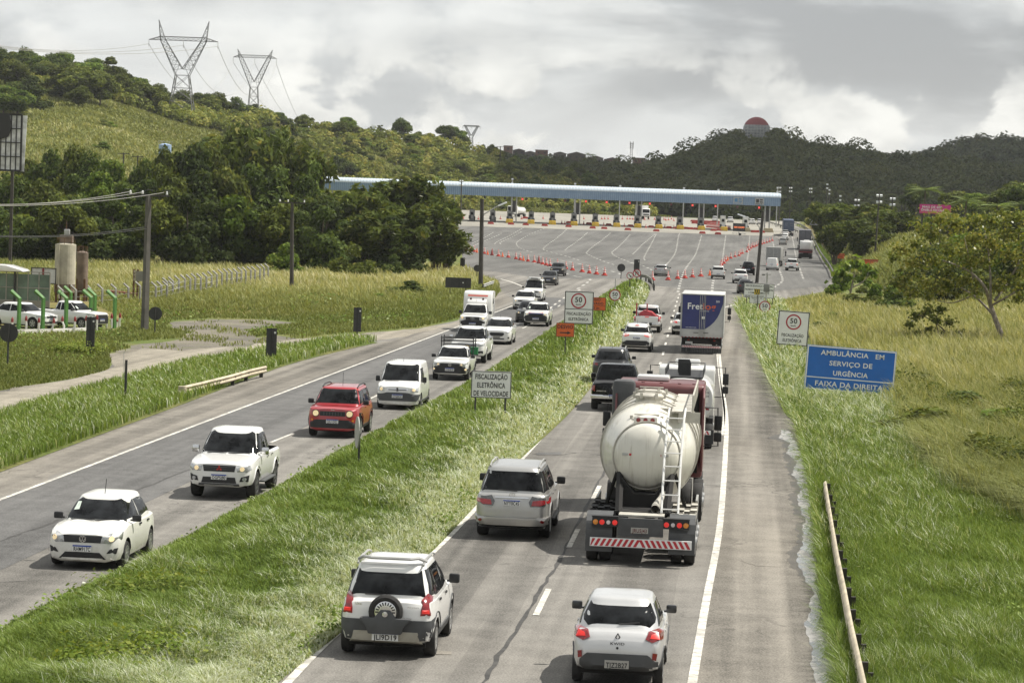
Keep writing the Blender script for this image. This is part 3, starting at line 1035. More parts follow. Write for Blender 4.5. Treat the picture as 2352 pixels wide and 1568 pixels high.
 def word(self,txt,side,x,z,h,mat,name='lettering',sx=1.0):
  sg=1 if side=='F' else-1
  y=(self.surf(side,x,z).y)+sg*0.016
  return text_into(MB(),txt,(x,y,z),h,side,sx=sx).build(name,mat,self.root)
 def arches(self,mat,wdt=0.07,axles=None):
  for ya in axles or(self.axf,self.axr):
   r0,r1=self.ar+0.002,self.ar+wdt
   P=[(ya+r1*math.cos(a),self.rw+r1*math.sin(a))for a in np.linspace(-0.35,math.pi+0.35,15)]+[(ya+r0*math.cos(a),self.rw+r0*math.sin(a))for a in np.linspace(math.pi+0.35,-0.35,15)]
   self.decal('wheel_arch','S',P,mat,off=0.012,step=0.3)
 def wiper(self,side,pts):
  P=[self.surf(side,a,b)+Vector((0,0.02 if side=='F' else-0.02,0.01))for a,b in pts]
  MB().tube(P,0.011,5).build('wiper',m_black,self.root)
 def rails(self,mat=None,y0=None,y1=None,x=None):
  x=x or self.wr-0.05
  y0,y1=y0 or self.wtop-0.15,y1 or self.rtop+0.15
  for sx in(-1,1):
   P=[]
   for t in np.linspace(0,1,9):
    y=y0+(y1-y0)*t
    P.append((sx*x,y,self.H-0.03+0.075*min(1,5*t,5*(1-t))))
   MB().tube(P,0.022,6).build('roof_rail',mat or m_grey_plastic,self.root)
 def handles(self,ys,mat,z=None):
  z=z or self.belt-0.10
  for y in ys:
   self.decal('door_handle','S',[(y-0.09,z-0.015),(y+0.09,z-0.015),(y+0.09,z+0.02),(y-0.09,z+0.02)],mat,off=0.02,step=0.3)
 def seams(self,ys,z0=None):
  z0=z0 or 0.32
  for y in ys:
   self.decal('door_seam','S',[(y-0.008,z0),(y+0.008,z0),(y+0.008,self.belt),(y-0.008,self.belt)],m_ink,off=0.004,step=0.25)
 def antenna(self,y,tilt=0.3,l=0.4):
  z=self.surf('T',0,y).z
  MB().tube([(0,y,z),(0,y-tilt,z+l)],0.008,5).build('antenna',m_black,self.root)
 def place(self,px,py,label,cat,rz=None,near='F',group='vehicles on the motorway',ang=TH,over=None,ref=None):
  p=G(px,py)
  axr=self.axr[-1]if isinstance(self.axr,(list,tuple))else self.axr
  if near=='F':
   rot=math.pi-ang
   d=self.axf if ref is None else ref
  else:
   rot=-ang
   d=axr if ref is None else ref
  off=Matrix.Rotation(rot,3,'Z')@Vector((0,d,0))
  x,y=p[0]-off.x,p[1]-off.y
  slope=(float(zr(y+3))-float(zr(y-3)))/6
  self.root.location=(x,y,float(zr(y))+0.012)
  self.root.rotation_euler=(slope if near=='R' else-slope,0,rot)
  tag(self.root,label,cat,group)
  return self
def round_poly(cx,cz,rx,rz=None,n=14):
 rz=rz or rx
 return[(cx+rx*math.cos(2*math.pi*k/n),cz+rz*math.sin(2*math.pi*k/n))for k in range(n)]
def lamps(c,poly,bulb=None,mat=None,lit=True,r=0.06):
 r=r*0.85
 for o,sg in zip(c.decal('headlight','F',poly,mat or m_lamp,mirror=True,off=0.012),(1,-1)):
  if bulb and lit:
   c.decal('bulb','F',[(sg*a,b)for a,b in round_poly(bulb[0],bulb[1],r)],m_bulb,off=0.02,parent=o,step=0.2)
def copy_tree(o,parent=None):
 c=o.copy()
 COL.objects.link(c)
 if parent is not None:
  c.parent=parent
 for ch in list(o.children):
  copy_tree(ch,c)
 return c
 # --- oncoming vehicles, nearest first -------------------------------------------------
def gol():
 c=Car('hatchback_car',3.90,1.66,1.47,m_white,1.16,-1.31,rw=0.295,belt=0.93,cowl=0.92,wtop=0.22,rtop=-1.42,rbase=-1.86,nose=0.70,hood=0.79,wr=0.55,wb=0.765)
 c.windows((-0.33,),c_pil=0.28)
 lamps(c,[(0.40,0.60),(0.43,0.75),(0.60,0.80),(0.78,0.815),(0.79,0.67),(0.60,0.59)],(0.62,0.69))
 c.decal('grille','F',[(-0.42,0.60),(0.42,0.60),(0.44,0.755),(-0.44,0.755)],m_black)
 c.decal('lower_grille','F',[(-0.52,0.25),(0.52,0.25),(0.38,0.39),(-0.38,0.39)],m_black,off=0.01)
 c.decal('fog_lamp','F',[(0.53,0.38),(0.72,0.37),(0.75,0.50),(0.60,0.47)],m_black,mirror=True,off=0.01)
 c.ring_badge('F',0,0.68,0.075,'vw')
 c.plate('RHM917C','F',0.475)
 c.mirrors()
 c.wheels(9)
 c.handles((-0.15,-0.95),m_black)
 c.seams((0.62,-0.33))
 c.wiper('F',[(0.55,0.965),(0.0,0.975)])
 c.wiper('F',[(0.0,0.965),(-0.55,0.985)])
 c.antenna(-0.1,0.12,0.32)
 s=c.decal('windscreen_sticker','F',[(0.42,1.16),(0.54,1.14),(0.50,1.30),(0.42,1.31)],m_sticker,off=0.014)
 c.decal('bumper_trim','F',[(-0.66,0.235),(0.66,0.235),(0.64,0.262),(-0.64,0.262)],m_white2,off=0.02)
 return c
gol().place(207,1299,'cream white hatchback with black mirrors, first oncoming car, beside the grassy median','car')
def pickup_base(name,paint,L=5.1,W=1.80,H=1.80,**k):
 d=dict(axf=1.60,axr=-1.42,rw=0.37,tw=0.25,clear=0.36,belt=1.13,cowl=1.28,wtop=0.55,rtop=-0.72,rbase=-0.92,nose=0.86,hood=1.0,wr=W/2-0.25,deck=[(-0.92,1.13),(-1.0,1.10),(-L/2+0.02,1.10),(-L/2,1.05)],bed=(-1.06,-L/2+0.09,0.78),cap=0.05)
 d.update(k)
 c=Car(name,L,W,H,paint,**d)
 return c
def l200():
 c=pickup_base('pickup_truck',m_white2)
 c.windows((-0.12,),c_pil=0.16)
 lamps(c,[(0.50,0.78),(0.46,0.93),(0.80,0.96),(0.84,0.84),(0.74,0.78)],(0.62,0.86),r=0.07)
 c.decal('grille','F',[(-0.42,0.78),(0.42,0.78),(0.45,0.945),(-0.45,0.945)],m_black)
 for z in(0.83,0.885):
  c.decal('grille_bar','F',[(-0.42,z),(0.42,z),(0.42,z+0.022),(-0.42,z+0.022)],m_grey_plastic,off=0.014)
 c.ring_badge('F',0,0.865,0.085,'three_diamonds',M('badge_red',(0.42,0.03,0.02),0.4),on=0.035)
 c.decal('lower_grille','F',[(-0.48,0.47),(0.48,0.47),(0.44,0.63),(-0.44,0.63)],m_black,off=0.01)
 c.decal('bumper_trim','F',[(-0.56,0.40),(0.56,0.40),(0.54,0.46),(-0.54,0.46)],m_grey_plastic,off=0.02)
 c.decal('fog_lamp_recess','F',[(0.56,0.52),(0.78,0.52),(0.80,0.70),(0.60,0.64)],m_black,mirror=True,off=0.012)
 for sg in(1,-1):
  c.decal('fog_lamp','F',[(sg*a,b)for a,b in round_poly(0.68,0.59,0.05)],m_lamp,off=0.022,step=0.2)
 c.plate('OGP5J80','F',0.635)
 c.mirrors(m_chrome,s=(0.20,0.12,0.20),z=1.24)
 c.wheels(6,m_rim_dark)
 c.arches(m_white2,0.08)
 c.handles((0.0,-0.7),m_chrome)
 c.seams((0.85,-0.12,-0.9),0.5)
 for sx in(-1,1):
  MB().box((sx*0.93,0.15,0.42),(0.16,1.9,0.05)).build('side_step',m_grey_plastic,c.root,bevel=0.02)
 c.wiper('F',[(0.6,1.16),(0.05,1.18)])
 c.wiper('F',[(0.0,1.16),(-0.6,1.18)])
 return c
l200().place(516,1141,'white double cab pickup with chrome mirrors and a red badge, second oncoming vehicle','pickup')
def renegade():
 c=Car('off_road_car',4.23,1.80,1.69,m_redp,1.28,-1.29,rw=0.345,tw=0.22,clear=0.24,belt=1.08,cowl=1.10,wtop=0.62,rtop=-1.72,rbase=-1.98,nose=0.95,hood=1.02,wr=0.66,wb=0.85,front_r=0.3,expo=8)
 c.windows((-0.10,-1.05),c_pil=0.18)
 c.decal('grille','F',[(-0.44,0.76),(0.44,0.76),(0.44,0.92),(-0.44,0.92)],m_black)
 for o,sg in zip(c.decal('headlight','F',round_poly(0.585,0.845,0.125),m_black,mirror=True,off=0.012),(1,-1)):
  c.decal('bulb','F',[(sg*a,b)for a,b in round_poly(0.585,0.845,0.098)],m_bulb,off=0.022,parent=o,step=0.2)
 for k in range(7):
  x=-0.30+0.1*k
  c.decal('grille_slot','F',[(x-0.012,0.78),(x+0.012,0.78),(x+0.012,0.90),(x-0.012,0.90)],m_grey_plastic,off=0.014,step=0.3)
 c.decal('bumper','F',[(-0.88,0.30),(0.88,0.30),(0.88,0.56),(0.55,0.63),(-0.55,0.63),(-0.88,0.56)],m_black,off=0.012)
 for sg in(1,-1):
  c.decal('indicator','F',[(sg*a,b)for a,b in round_poly(0.70,0.62,0.035)],m_amber,off=0.02,step=0.2)
 c.word('Jeep','F',0,0.955,0.05,m_chrome,'badge')
 c.plate('QJU1D02','F',0.58)
 c.arches(m_black,0.09)
 c.decal('sill_cladding','S',[(0.85,0.26),(0.85,0.40),(-0.88,0.40),(-0.88,0.26)],m_black,off=0.012)
 c.mirrors(s=(0.20,0.12,0.17))
 c.wheels(5)
 c.rails(m_black)
 c.handles((0.12,-0.8),m_redp)
 c.seams((0.80,-0.10))
 c.antenna(-0.2,0.02,0.45)
 return c
renegade().place(770,1002,'red compact off-road car with round headlamps and black roof rails','car')
def partner():
 c=Car('panel_van',4.14,1.74,1.82,m_white2,1.27,-1.42,rw=0.30,belt=1.06,cowl=1.34,wtop=0.62,rtop=-1.98,rbase=-2.02,nose=0.80,hood=0.92,wr=0.70,wb=0.83,expo=9,front_r=0.4)
 c.windows((0.10,),side=False,rear=False)
 c.decal('side_window','S',[(0.98,1.10),(0.62,1.58),(0.02,1.60),(0.02,1.10)],m_glass)
 lamps(c,[(0.52,0.70),(0.52,0.88),(0.70,0.92),(0.80,0.88),(0.80,0.72)],(0.64,0.80),r=0.07)
 c.decal('grille','F',[(-0.40,0.76),(0.40,0.76),(0.42,0.83),(-0.42,0.83)],m_chrome)
 c.decal('grille_slot','F',[(-0.36,0.775),(0.36,0.775),(0.36,0.80),(-0.36,0.80)],m_black,off=0.014)
 c.ring_badge('F',0,0.80,0.085,'lion',m_ink,on=0.04)
 c.decal('bumper','F',[(-0.86,0.30),(0.86,0.30),(0.86,0.62),(0.4,0.68),(-0.4,0.68),(-0.86,0.62)],m_grey_plastic,off=0.014)
 c.plate('OYG8G41','F',0.54)
 c.mirrors(s=(0.17,0.10,0.22),y=0.95)
 c.wheels(0,m_rim_dark)
 c.handles((0.12,),m_black)
 c.seams((1.0,0.05,-0.95))
 c.decal('sill_cladding','S',[(0.9,0.28),(0.9,0.36),(-1.05,0.36),(-1.05,0.28)],m_grey_plastic,off=0.012)
 c.wiper('F',[(0.6,1.09),(0.05,1.11)])
 c.antenna(0.35,0.03,0.16)
 return c
partner().place(917,938,'white panel van with grey bumper and black mirrors, behind the red car','van')
def saveiro():
 c=Car('pickup_truck',4.48,1.71,1.54,m_white2,1.42,-1.33,rw=0.32,clear=0.27,belt=0.98,cowl=1.12,wtop=0.42,rtop=-0.42,rbase=-0.62,nose=0.76,hood=0.88,wr=0.62,deck=[(-0.62,0.98),(-0.7,1.0),(-2.22,1.02),(-2.24,0.95)],bed=(-0.72,-2.16,0.62))
 c.windows((),c_pil=0.16)
 c.decal('bumper','F',[(-0.84,0.30),(0.84,0.30),(0.84,0.56),(0.70,0.66),(0.46,0.70),(0.46,0.80),(-0.46,0.80),(-0.46,0.70),(-0.70,0.66),(-0.84,0.56)],m_black,off=0.012)
 lamps(c,[(0.44,0.68),(0.48,0.82),(0.80,0.87),(0.81,0.75),(0.70,0.69)],(0.54,0.75),r=0.05)
 for sg in(1,-1):
  c.decal('fog_lamp','F',[(sg*a,b)for a,b in round_poly(0.72,0.53,0.045)],m_bulb,off=0.022,step=0.2)
 c.ring_badge('F',0,0.735,0.075,'vw')
 c.plate('SXB4B30','F',0.52)
 c.mirrors()
 c.wheels(5,m_rim_dark)
 c.arches(m_black,0.07)
 fr=MB()
 for y in(0.25,-0.35):
  fr.tube([(-0.56,y,1.50),(-0.54,y,1.58),(0.54,y,1.58),(0.56,y,1.50)],0.016,6)
 for x in(-0.54,0.54):
  fr.tube([(x,0.28,1.58),(x,-0.40,1.58)],0.016,6)
 fr.build('roof_rack',m_black,c.root)
 fr=MB()
 for y in(-0.95,-2.05):
  for x in(-0.76,0.76):
   fr.tube([(x,y,0.95),(x,y,1.93)],0.026,6)
  for z in(1.68,1.83):
   fr.tube([(-0.80,y,z),(0.80,y,z)],0.024,6)
 for x in(-0.76,0.76):
  fr.tube([(x,-0.9,1.83),(x,-2.1,1.83)],0.022,6)
 fr.build('ladder_rack',m_black,c.root)
 return c
sav=saveiro().place(1036,872,'white single cab pickup with black bumper and a black ladder rack over its bed','pickup')
def s10():
 c=pickup_base('pickup_truck',m_white2,L=5.3,W=1.87,H=1.82,nose=0.98,hood=1.08,belt=1.16,rbase=-0.98,deck=[(-0.98,1.16),(-1.05,1.14),(-2.62,1.14),(-2.65,1.06)],bed=(-1.12,-2.55,0.80))
 c.windows((-0.12,),c_pil=0.16)
 lamps(c,[(0.52,0.90),(0.50,1.0),(0.86,1.06),(0.88,0.92),(0.7,0.88)],None)
 c.decal('grille','F',[(-0.46,0.70),(0.46,0.70),(0.50,1.02),(-0.50,1.02)],m_black)
 for z in(0.76,0.865,0.97):
  c.decal('grille_bar','F',[(-0.5,z),(0.5,z),(0.5,z+0.025),(-0.5,z+0.025)],m_chrome,off=0.016)
 c.ring_badge('F',0,0.89,0.11,'cross',M('badge_gold',(0.55,0.38,0.08),0.35,metal=0.6),on=0.035)
 c.decal('fog_lamp_recess','F',[(0.55,0.52),(0.82,0.52),(0.82,0.66),(0.58,0.64)],m_black,mirror=True,off=0.012)
 c.decal('bumper_trim','F',[(-0.60,0.42),(0.60,0.42),(0.56,0.56),(-0.56,0.56)],m_grey_plastic,off=0.014)
 c.mirrors(m_chrome,s=(0.21,0.13,0.21),z=1.27)
 c.wheels(6)
 c.arches(m_white2,0.06)
 c.rails(m_steel)
 c.seams((0.85,-0.12,-0.95),0.5)
 c.plate('QTE4A21','F',0.60)
 return c
s10().place(1076,832,'white double cab pickup with chrome grille bars, driving behind the ladder rack pickup','pickup')
def ka():
 c=Car('hatchback_car',3.9,1.70,1.52,m_white2,1.14,-1.33,rw=0.30,belt=0.96,cowl=0.98,wtop=0.18,rtop=-1.42,rbase=-1.86,nose=0.74,hood=0.84)
 c.windows((-0.33,),c_pil=0.25)
 c.decal('grille','F',[(-0.40,0.56),(-0.30,0.50),(0.30,0.50),(0.40,0.56),(0.44,0.66),(0.36,0.71),(-0.36,0.71),(-0.44,0.66)],m_black)
 lamps(c,[(0.48,0.70),(0.60,0.86),(0.80,0.93),(0.82,0.80),(0.68,0.70)],None)
 c.decal('lower_grille','F',[(-0.42,0.30),(0.42,0.30),(0.46,0.38),(-0.46,0.38)],m_grey_plastic)
 c.decal('fog_lamp','F',round_poly(0.68,0.42,0.05),m_black,mirror=True,off=0.012,step=0.2)
 c.plate('PLA4N06','F',0.44,mat=m_plate_grey,blue=False)
 c.mirrors(m_white2)
 c.wheels(7)
 c.antenna(0.0,0.03,0.2)
 c.seams((0.62,-0.33))
 c.handles((-0.15,-0.95),m_white2)
 return c
ka().place(1143,790,'white hatchback with a wide black mouth grille and white mirrors','car')
def ambulance():
 c=pickup_base('ambulance',m_white2,L=5.4,W=1.80,H=1.78,nose=0.92,hood=1.04,belt=1.14,rtop=-0.02,rbase=-0.2,deck=[(-0.2,1.14),(-0.3,1.0),(-2.68,1.0),(-2.7,0.9)],bed=None)
 c.windows((),c_pil=0.12,rear=False)
 lamps(c,[(0.50,0.84),(0.48,0.98),(0.84,1.03),(0.86,0.88)],(0.66,0.93),r=0.09)
 c.decal('grille','F',[(-0.44,0.80),(0.44,0.80),(0.46,0.98),(-0.46,0.98)],m_black)
 c.decal('bumper','F',[(-0.90,0.40),(0.90,0.40),(0.90,0.74),(0.5,0.80),(-0.5,0.80),(-0.90,0.74)],m_black,off=0.010)
 c.ring_badge('F',0,0.89,0.085,'toyota',on=0.03)
 c.plate('SJW5I13','F',0.56)
 c.mirrors(m_black,s=(0.2,0.12,0.2))
 c.wheels(6)
 b=MB()
 b.prism([(-0.35,1.0),(-0.35,1.85),(-0.6,2.45),(-0.85,2.55),(-2.72,2.55),(-2.72,0.75),(-0.35,0.75)],'X',-0.93,0.93)
 bo=b.build('ambulance_box',m_white2,c.root,bevel=0.10)
 MB().prism([(0.42,1.80),(0.30,1.98),(-0.36,2.08),(-0.36,1.74),(0.30,1.74)],'X',-0.62,0.62).build('wind_deflector',m_white2,c.root,bevel=0.05)
 q=math.atan2(0.6,0.25)
 bd=MB().box((0,-0.49,2.26),(1.3,0.012,0.10),m=Matrix.Rotation(0.395,3,'X'))
 bd.build('red_band',M('band_red',(0.55,0.10,0.07),0.5),bo)
 for x in(-0.4,0.4):
  MB().lathe([(0.07,0),(0.065,0.11),(0.02,0.14)],12,c=(x,0.1,2.0)).build('beacon',M('beacon_dark',(0.05,0.01,0.02),0.2),c.root)
 MB().box((0.935,-1.3,1.9),(0.012,0.6,0.35)).build('side_panel',m_glass,bo)
 MB().box((-0.935,-1.3,1.9),(0.012,0.6,0.35)).build('side_panel',m_glass,bo)
 c.antenna(0.35,0.0,0.25)
 return c
ambulance().place(1088,762,'white pickup ambulance with a tall box body and lit headlamps','ambulance')
def strada(paint=m_white2,name='pickup_truck',stripe=True,tail_view=False):
 c=Car(name,4.48,1.73,1.60,paint,1.36,-1.38,rw=0.315,clear=0.27,belt=1.02,cowl=1.08,wtop=0.42,rtop=-0.62,rbase=-0.82,nose=0.84,hood=0.95,wr=0.64,deck=[(-0.82,1.02),(-0.9,1.04),(-2.22,1.06),(-2.24,0.98)],bed=(-0.92,-2.16,0.64))
 c.windows((-0.25,),c_pil=0.15,glass=m_glass)
 if not tail_view:
  c.decal('bumper','F',[(-0.86,0.30),(0.86,0.30),(0.86,0.62),(0.72,0.74),(0.5,0.78),(0.5,0.86),(-0.5,0.86),(-0.5,0.78),(-0.72,0.74),(-0.86,0.62)],m_black,off=0.012)
  lamps(c,[(0.50,0.76),(0.46,0.86),(0.82,0.95),(0.83,0.82)],(0.62,0.83),r=0.05)
  c.word('F I A T','F',0,0.74,0.07,m_chrome,'badge')
  c.plate('TSO4J39','F',0.54)
  if stripe:
   c.decal('blue_stripe','F',[(-0.50,0.868),(0.50,0.868),(0.48,0.91),(-0.48,0.91)],M('stripe_blue',(0.03,0.05,0.30),0.4),off=0.010)
   c.decal('red_stripe','F',[(-0.52,0.915),(0.52,0.915),(0.50,0.945),(-0.50,0.945)],M('stripe_red',(0.40,0.03,0.03),0.4),off=0.010)
  c.decal('windscreen_sticker','F',[(0.50,1.16),(0.60,1.16),(0.58,1.30),(0.50,1.30)],m_sticker,off=0.014)
 c.mirrors(m_white2 if stripe else m_black)
 c.wheels(5)
 c.arches(m_black,0.06)
 return c
strada().place(1232,749,'white pickup with black bumper and a blue and red stripe across its bonnet','pickup')
def generic(kind,paint,name=None,**k):
 D_=dict(hatch=dict(L=3.98,W=1.72,H=1.48,axf=1.2,axr=-1.35,belt=0.94,cowl=0.98,wtop=0.22,rtop=-1.45,rbase=-1.88,nose=0.72,hood=0.83),sedan=dict(L=4.50,W=1.76,H=1.45,axf=1.38,axr=-1.30,belt=0.93,cowl=1.05,wtop=0.35,rtop=-1.10,rbase=-1.68,nose=0.70,hood=0.82,deck=[(-1.68,0.96),(-2.2,1.00),(-2.24,0.90),(-2.25,0.8)]),suv=dict(L=4.35,W=1.80,H=1.66,axf=1.28,axr=-1.35,rw=0.345,clear=0.25,belt=1.06,cowl=1.05,wtop=0.40,rtop=-1.65,rbase=-2.05,nose=0.86,hood=0.98),van=dict(L=4.2,W=1.74,H=1.84,axf=1.3,axr=-1.4,belt=1.06,cowl=1.38,wtop=0.70,rtop=-2.0,rbase=-2.06,nose=0.82,hood=0.94,wr=0.70,wb=0.83,expo=9))[kind]
 D_.update(k)
 c=Car(name or{'hatch':'hatchback_car','sedan':'sedan_car','suv':'suv_car','van':'panel_van'}[kind],paint=paint,**D_)
 return c
def front_kit(c,plate='',lit=True,lower=True,mir=None,glass=None,sp=()):
 b=c.belt
 c.windows(sp or(-0.33,),c_pil=0.22,glass=glass)
 z=b*0.76
 w=c.W/2
 lamps(c,[(w-0.40,z-0.06),(w-0.42,z+0.03),(w-0.05,z+0.10),(w-0.03,z-0.03)],(w-0.26,z),r=0.06,lit=lit)
 c.decal('grille','F',[(-w+0.44,z-0.07),(w-0.44,z-0.07),(w-0.44,z+0.04),(-w+0.44,z+0.04)],m_black)
 if lower:
  c.decal('lower_grille','F',[(-w+0.15,0.28),(w-0.15,0.28),(w-0.22,0.46),(-w+0.22,0.46)],m_black,off=0.011)
 if plate:
  c.plate(plate,'F',z-0.17)
 c.mirrors(mir or m_black)
 c.wheels(5)
 return c
def rear_kit(c,plate='',lamp=None,lit=False,low=0.62,mir=None,glass=None,sp=(),wide=False,rimz=0.50):
 b=c.belt
 w=c.W/2
 c.windows(sp or(-0.33,),c_pil=0.22,glass=glass)
 z=b-0.03
 P=lamp or[(w-0.38,z-0.13),(w-0.34,z+0.0),(w-0.04,z+0.05),(w-0.02,z-0.12)]
 c.decal('tail_lamp','R',P,m_red_lit if lit else m_red,mirror=True,off=0.014)
 if low:
  c.decal('rear_bumper','R',[(-w+0.03,0.34),(w-0.03,0.34),(w-0.03,low-0.05),(w-0.3,low),(-w+0.3,low),(-w+0.03,low-0.05)],m_black,off=0.011)
 if plate:
  c.plate(plate,'R',low+0.13 if low else 0.75)
 c.mirrors(mir or m_black)
 c.wheels(5)
 return c
front_kit(generic('hatch',m_graphite),'SJX3B20').place(1212,741,'dark grey hatchback half hidden behind the striped pickup','car')
p_=front_kit(generic('hatch',m_white2),'RPA2H45')
p_.place(1203,711,'white hatchback with lit lamps in front of the white van with a roof cooler','car')
v_=front_kit(generic('van',m_white2,W=1.72),'',lower=True,sp=(0.1,))
MB().box((0,0.55,1.92),(1.05,0.55,0.20)).build('roof_cooler',m_white2,v_.root,bevel=0.06)
MB().box((0,0.835,1.92),(0.62,0.02,0.09)).build('cooler_grille',m_black,v_.root)
v_.place(1225,691,'white delivery van with a refrigeration unit on its roof','van')
front_kit(generic('hatch',m_graphite),'QVX1D74').place(1260,655,'dark grey hatchback oncoming just below the line of cones','car')
front_kit(generic('suv',m_graphite,H=1.56),'RCY9E33').place(1280,634,'dark grey crossover with one lit lamp right beside the cones','car')
# --- vehicles seen from behind, nearest first -----------------------------------------
def kwid():
 c=Car('hatchback_car',3.70,1.60,1.50,m_silver_white,1.15,-1.24,rw=0.29,tw=0.17,clear=0.24,belt=0.99,cowl=0.95,wtop=0.25,rtop=-1.20,rbase=-1.62,nose=0.75,hood=0.86,wr=0.56,wb=0.74,deck=[(-1.62,0.99),(-1.74,0.94),(-1.83,0.80),(-1.85,0.62)],rear_r=0.5)
 c.windows((-0.25,),c_pil=0.30,rwin=[(-0.62,1.10),(-0.54,1.03),(0.54,1.03),(0.62,1.10),(0.63,1.17),(0.52,1.40),(-0.52,1.40),(-0.63,1.17)])
 c.decal('tail_lamp','R',[(0.48,0.86),(0.52,0.97),(0.68,1.00),(0.76,0.95),(0.76,0.84),(0.60,0.81)],m_red,mirror=True,off=0.02)
 c.decal('tail_lamp_lens','R',[(0.56,0.87),(0.58,0.93),(0.68,0.96),(0.71,0.87)],m_red_lit,mirror=True,off=0.03)
 c.decal('rear_bumper','R',[(-0.78,0.26),(0.78,0.26),(0.78,0.46),(0.52,0.60),(-0.52,0.60),(-0.78,0.46)],m_grey_plastic,off=0.014)
 c.decal('reflector','R',[(0.60,0.53),(0.67,0.51),(0.68,0.63),(0.61,0.64)],m_red,mirror=True,off=0.022)
 c.ring_badge('R',0,0.885,0.075,'diamond',m_grey_plastic)
 c.word('KWID','R',0,0.755,0.045,m_grey_plastic,sx=1.4)
 c.plate('TJZ2B27','R',0.42,mat=m_plate_grey,blue=False)
 c.decal('boot_lock','R',round_poly(0,0.70,0.022),m_ink,step=0.2)
 c.mirrors(m_graphite,s=(0.19,0.10,0.15))
 c.wheels(5)
 c.arches(m_grey_plastic,0.05)
 c.wiper('R',[(0.0,1.07),(0.36,1.10)])
 c.handles((0.0,-0.8),m_silver_white)
 c.seams((0.75,-0.25))
 return c
kwid().place(1418,1568,'dusty silver white small hatchback with red tail lamps, nearest in the outer lane','car',near='R')
def idea():
 c=Car('hatchback_car',3.95,1.74,1.69,m_white2,1.18,-1.33,rw=0.315,tw=0.2,clear=0.22,belt=1.06,cowl=1.15,wtop=0.30,rtop=-1.55,rbase=-1.84,nose=0.84,hood=0.95,wr=0.62,wb=0.82,expo=7,deck=[(-1.84,1.06),(-1.92,1.0),(-1.96,0.85),(-1.975,0.7)])
 c.windows((-0.05,-1.02),c_pil=0.16,rwin=[(-0.68,1.10),(0.68,1.10),(0.57,1.56),(-0.57,1.56)])
 c.decal('tail_lamp','R',[(0.62,0.80),(0.62,1.06),(0.70,1.17),(0.78,1.10),(0.79,0.80)],m_red,mirror=True,off=0.018)
 c.decal('tail_lamp_lens','R',[(0.65,0.84),(0.65,0.90),(0.76,0.90),(0.76,0.84)],m_red_lit,mirror=True,off=0.026)
 c.decal('rear_bumper','R',[(-0.86,0.30),(0.86,0.30),(0.86,0.76),(-0.86,0.76)],m_grey_plastic,off=0.014)
 c.decal('bumper_plate','R',[(-0.66,0.30),(0.66,0.30),(0.58,0.50),(-0.58,0.50)],M('bumper_beige',(0.34,0.32,0.27),0.6),off=0.03)
 c.plate('JLI9D19','R',0.41,w=0.48,h=0.15,off=0.075)
 y=c.surf('R',0,0.9).y
 sw=MB().lathe([(0.16,0.0),(0.26,-0.01),(0.31,-0.05),(0.31,-0.15),(0.27,-0.19),(0.21,-0.185),(0.20,-0.14)],28,'Y',(0,y,0.86),cap=False)
 t=sw.build('spare_wheel',m_tyre,c.root,smooth=True)
 MB().lathe([(0.205,-0.135),(0.20,-0.17),(0.185,-0.175),(0.06,-0.17),(0.01,-0.17)],28,'Y',(0,y,0.86)).build('spare_rim',m_chrome,t,smooth=True)
 ho=MB()
 for k in range(11):
  an=math.pi*k/10
  ho.box((0.155*math.cos(an),y-0.178,0.86+0.155*math.sin(an)),(0.022,0.01,0.055),m=Matrix.Rotation(math.pi/2-an,3,'Y'))
 ho.build('rim_slot',m_ink,t)
 cv=MB().prism([(-0.30,0.47),(0.30,0.47),(0.34,0.60),(0.46,0.72),(0.46,0.755),(0.2,0.76),(0.09,0.90),(-0.09,0.90),(-0.2,0.76),(-0.46,0.755),(-0.46,0.72),(-0.34,0.60)],'Y',y-0.04,y-0.22)
 co=cv.build('spare_cover',m_grey_plastic,t,bevel=0.02)
 MB().lathe([(0.055,0),(0.05,-0.015),(0.01,-0.018)],16,'Y',(0,y-0.22,0.83)).build('hub_badge',m_chrome,co)
 c.word('Idea','R',-0.52,0.955,0.05,m_chrome)
 c.word('Adventure','R',0.48,0.93,0.032,m_chrome)
 c.arches(m_grey_plastic,0.12)
 c.decal('sill_cladding','S',[(0.75,0.26),(0.75,0.46),(-0.92,0.46),(-0.92,0.26)],m_grey_plastic,off=0.014)
 c.mirrors(m_black,s=(0.2,0.11,0.18))
 c.wheels(6)
 c.rails(m_steel,0.25,-1.55,0.60)
 sp=MB()
 P=[(-0.62,-1.22,1.70),(-0.50,-1.38,1.77),(-0.36,-1.44,1.755),(0.36,-1.44,1.755),(0.50,-1.38,1.77),(0.62,-1.22,1.70)]
 for dz,dy in((0,0),(0.02,-0.06),(0.03,-0.12)):
  sp.tube([(x,q+dy,z+dz*0.4)for x,q,z in P],0.028,6)
 sp.build('roof_bar',m_steel,c.root)
 c.wiper('R',[(0.05,1.12),(-0.42,1.13)])
 c.handles((0.15,-0.82),m_ink,0.97)
 c.seams((0.78,-0.05))
 return c
idea().place(894,1500,'white tall hatchback carrying its spare wheel on the tailgate, beside the median','car',near='R')
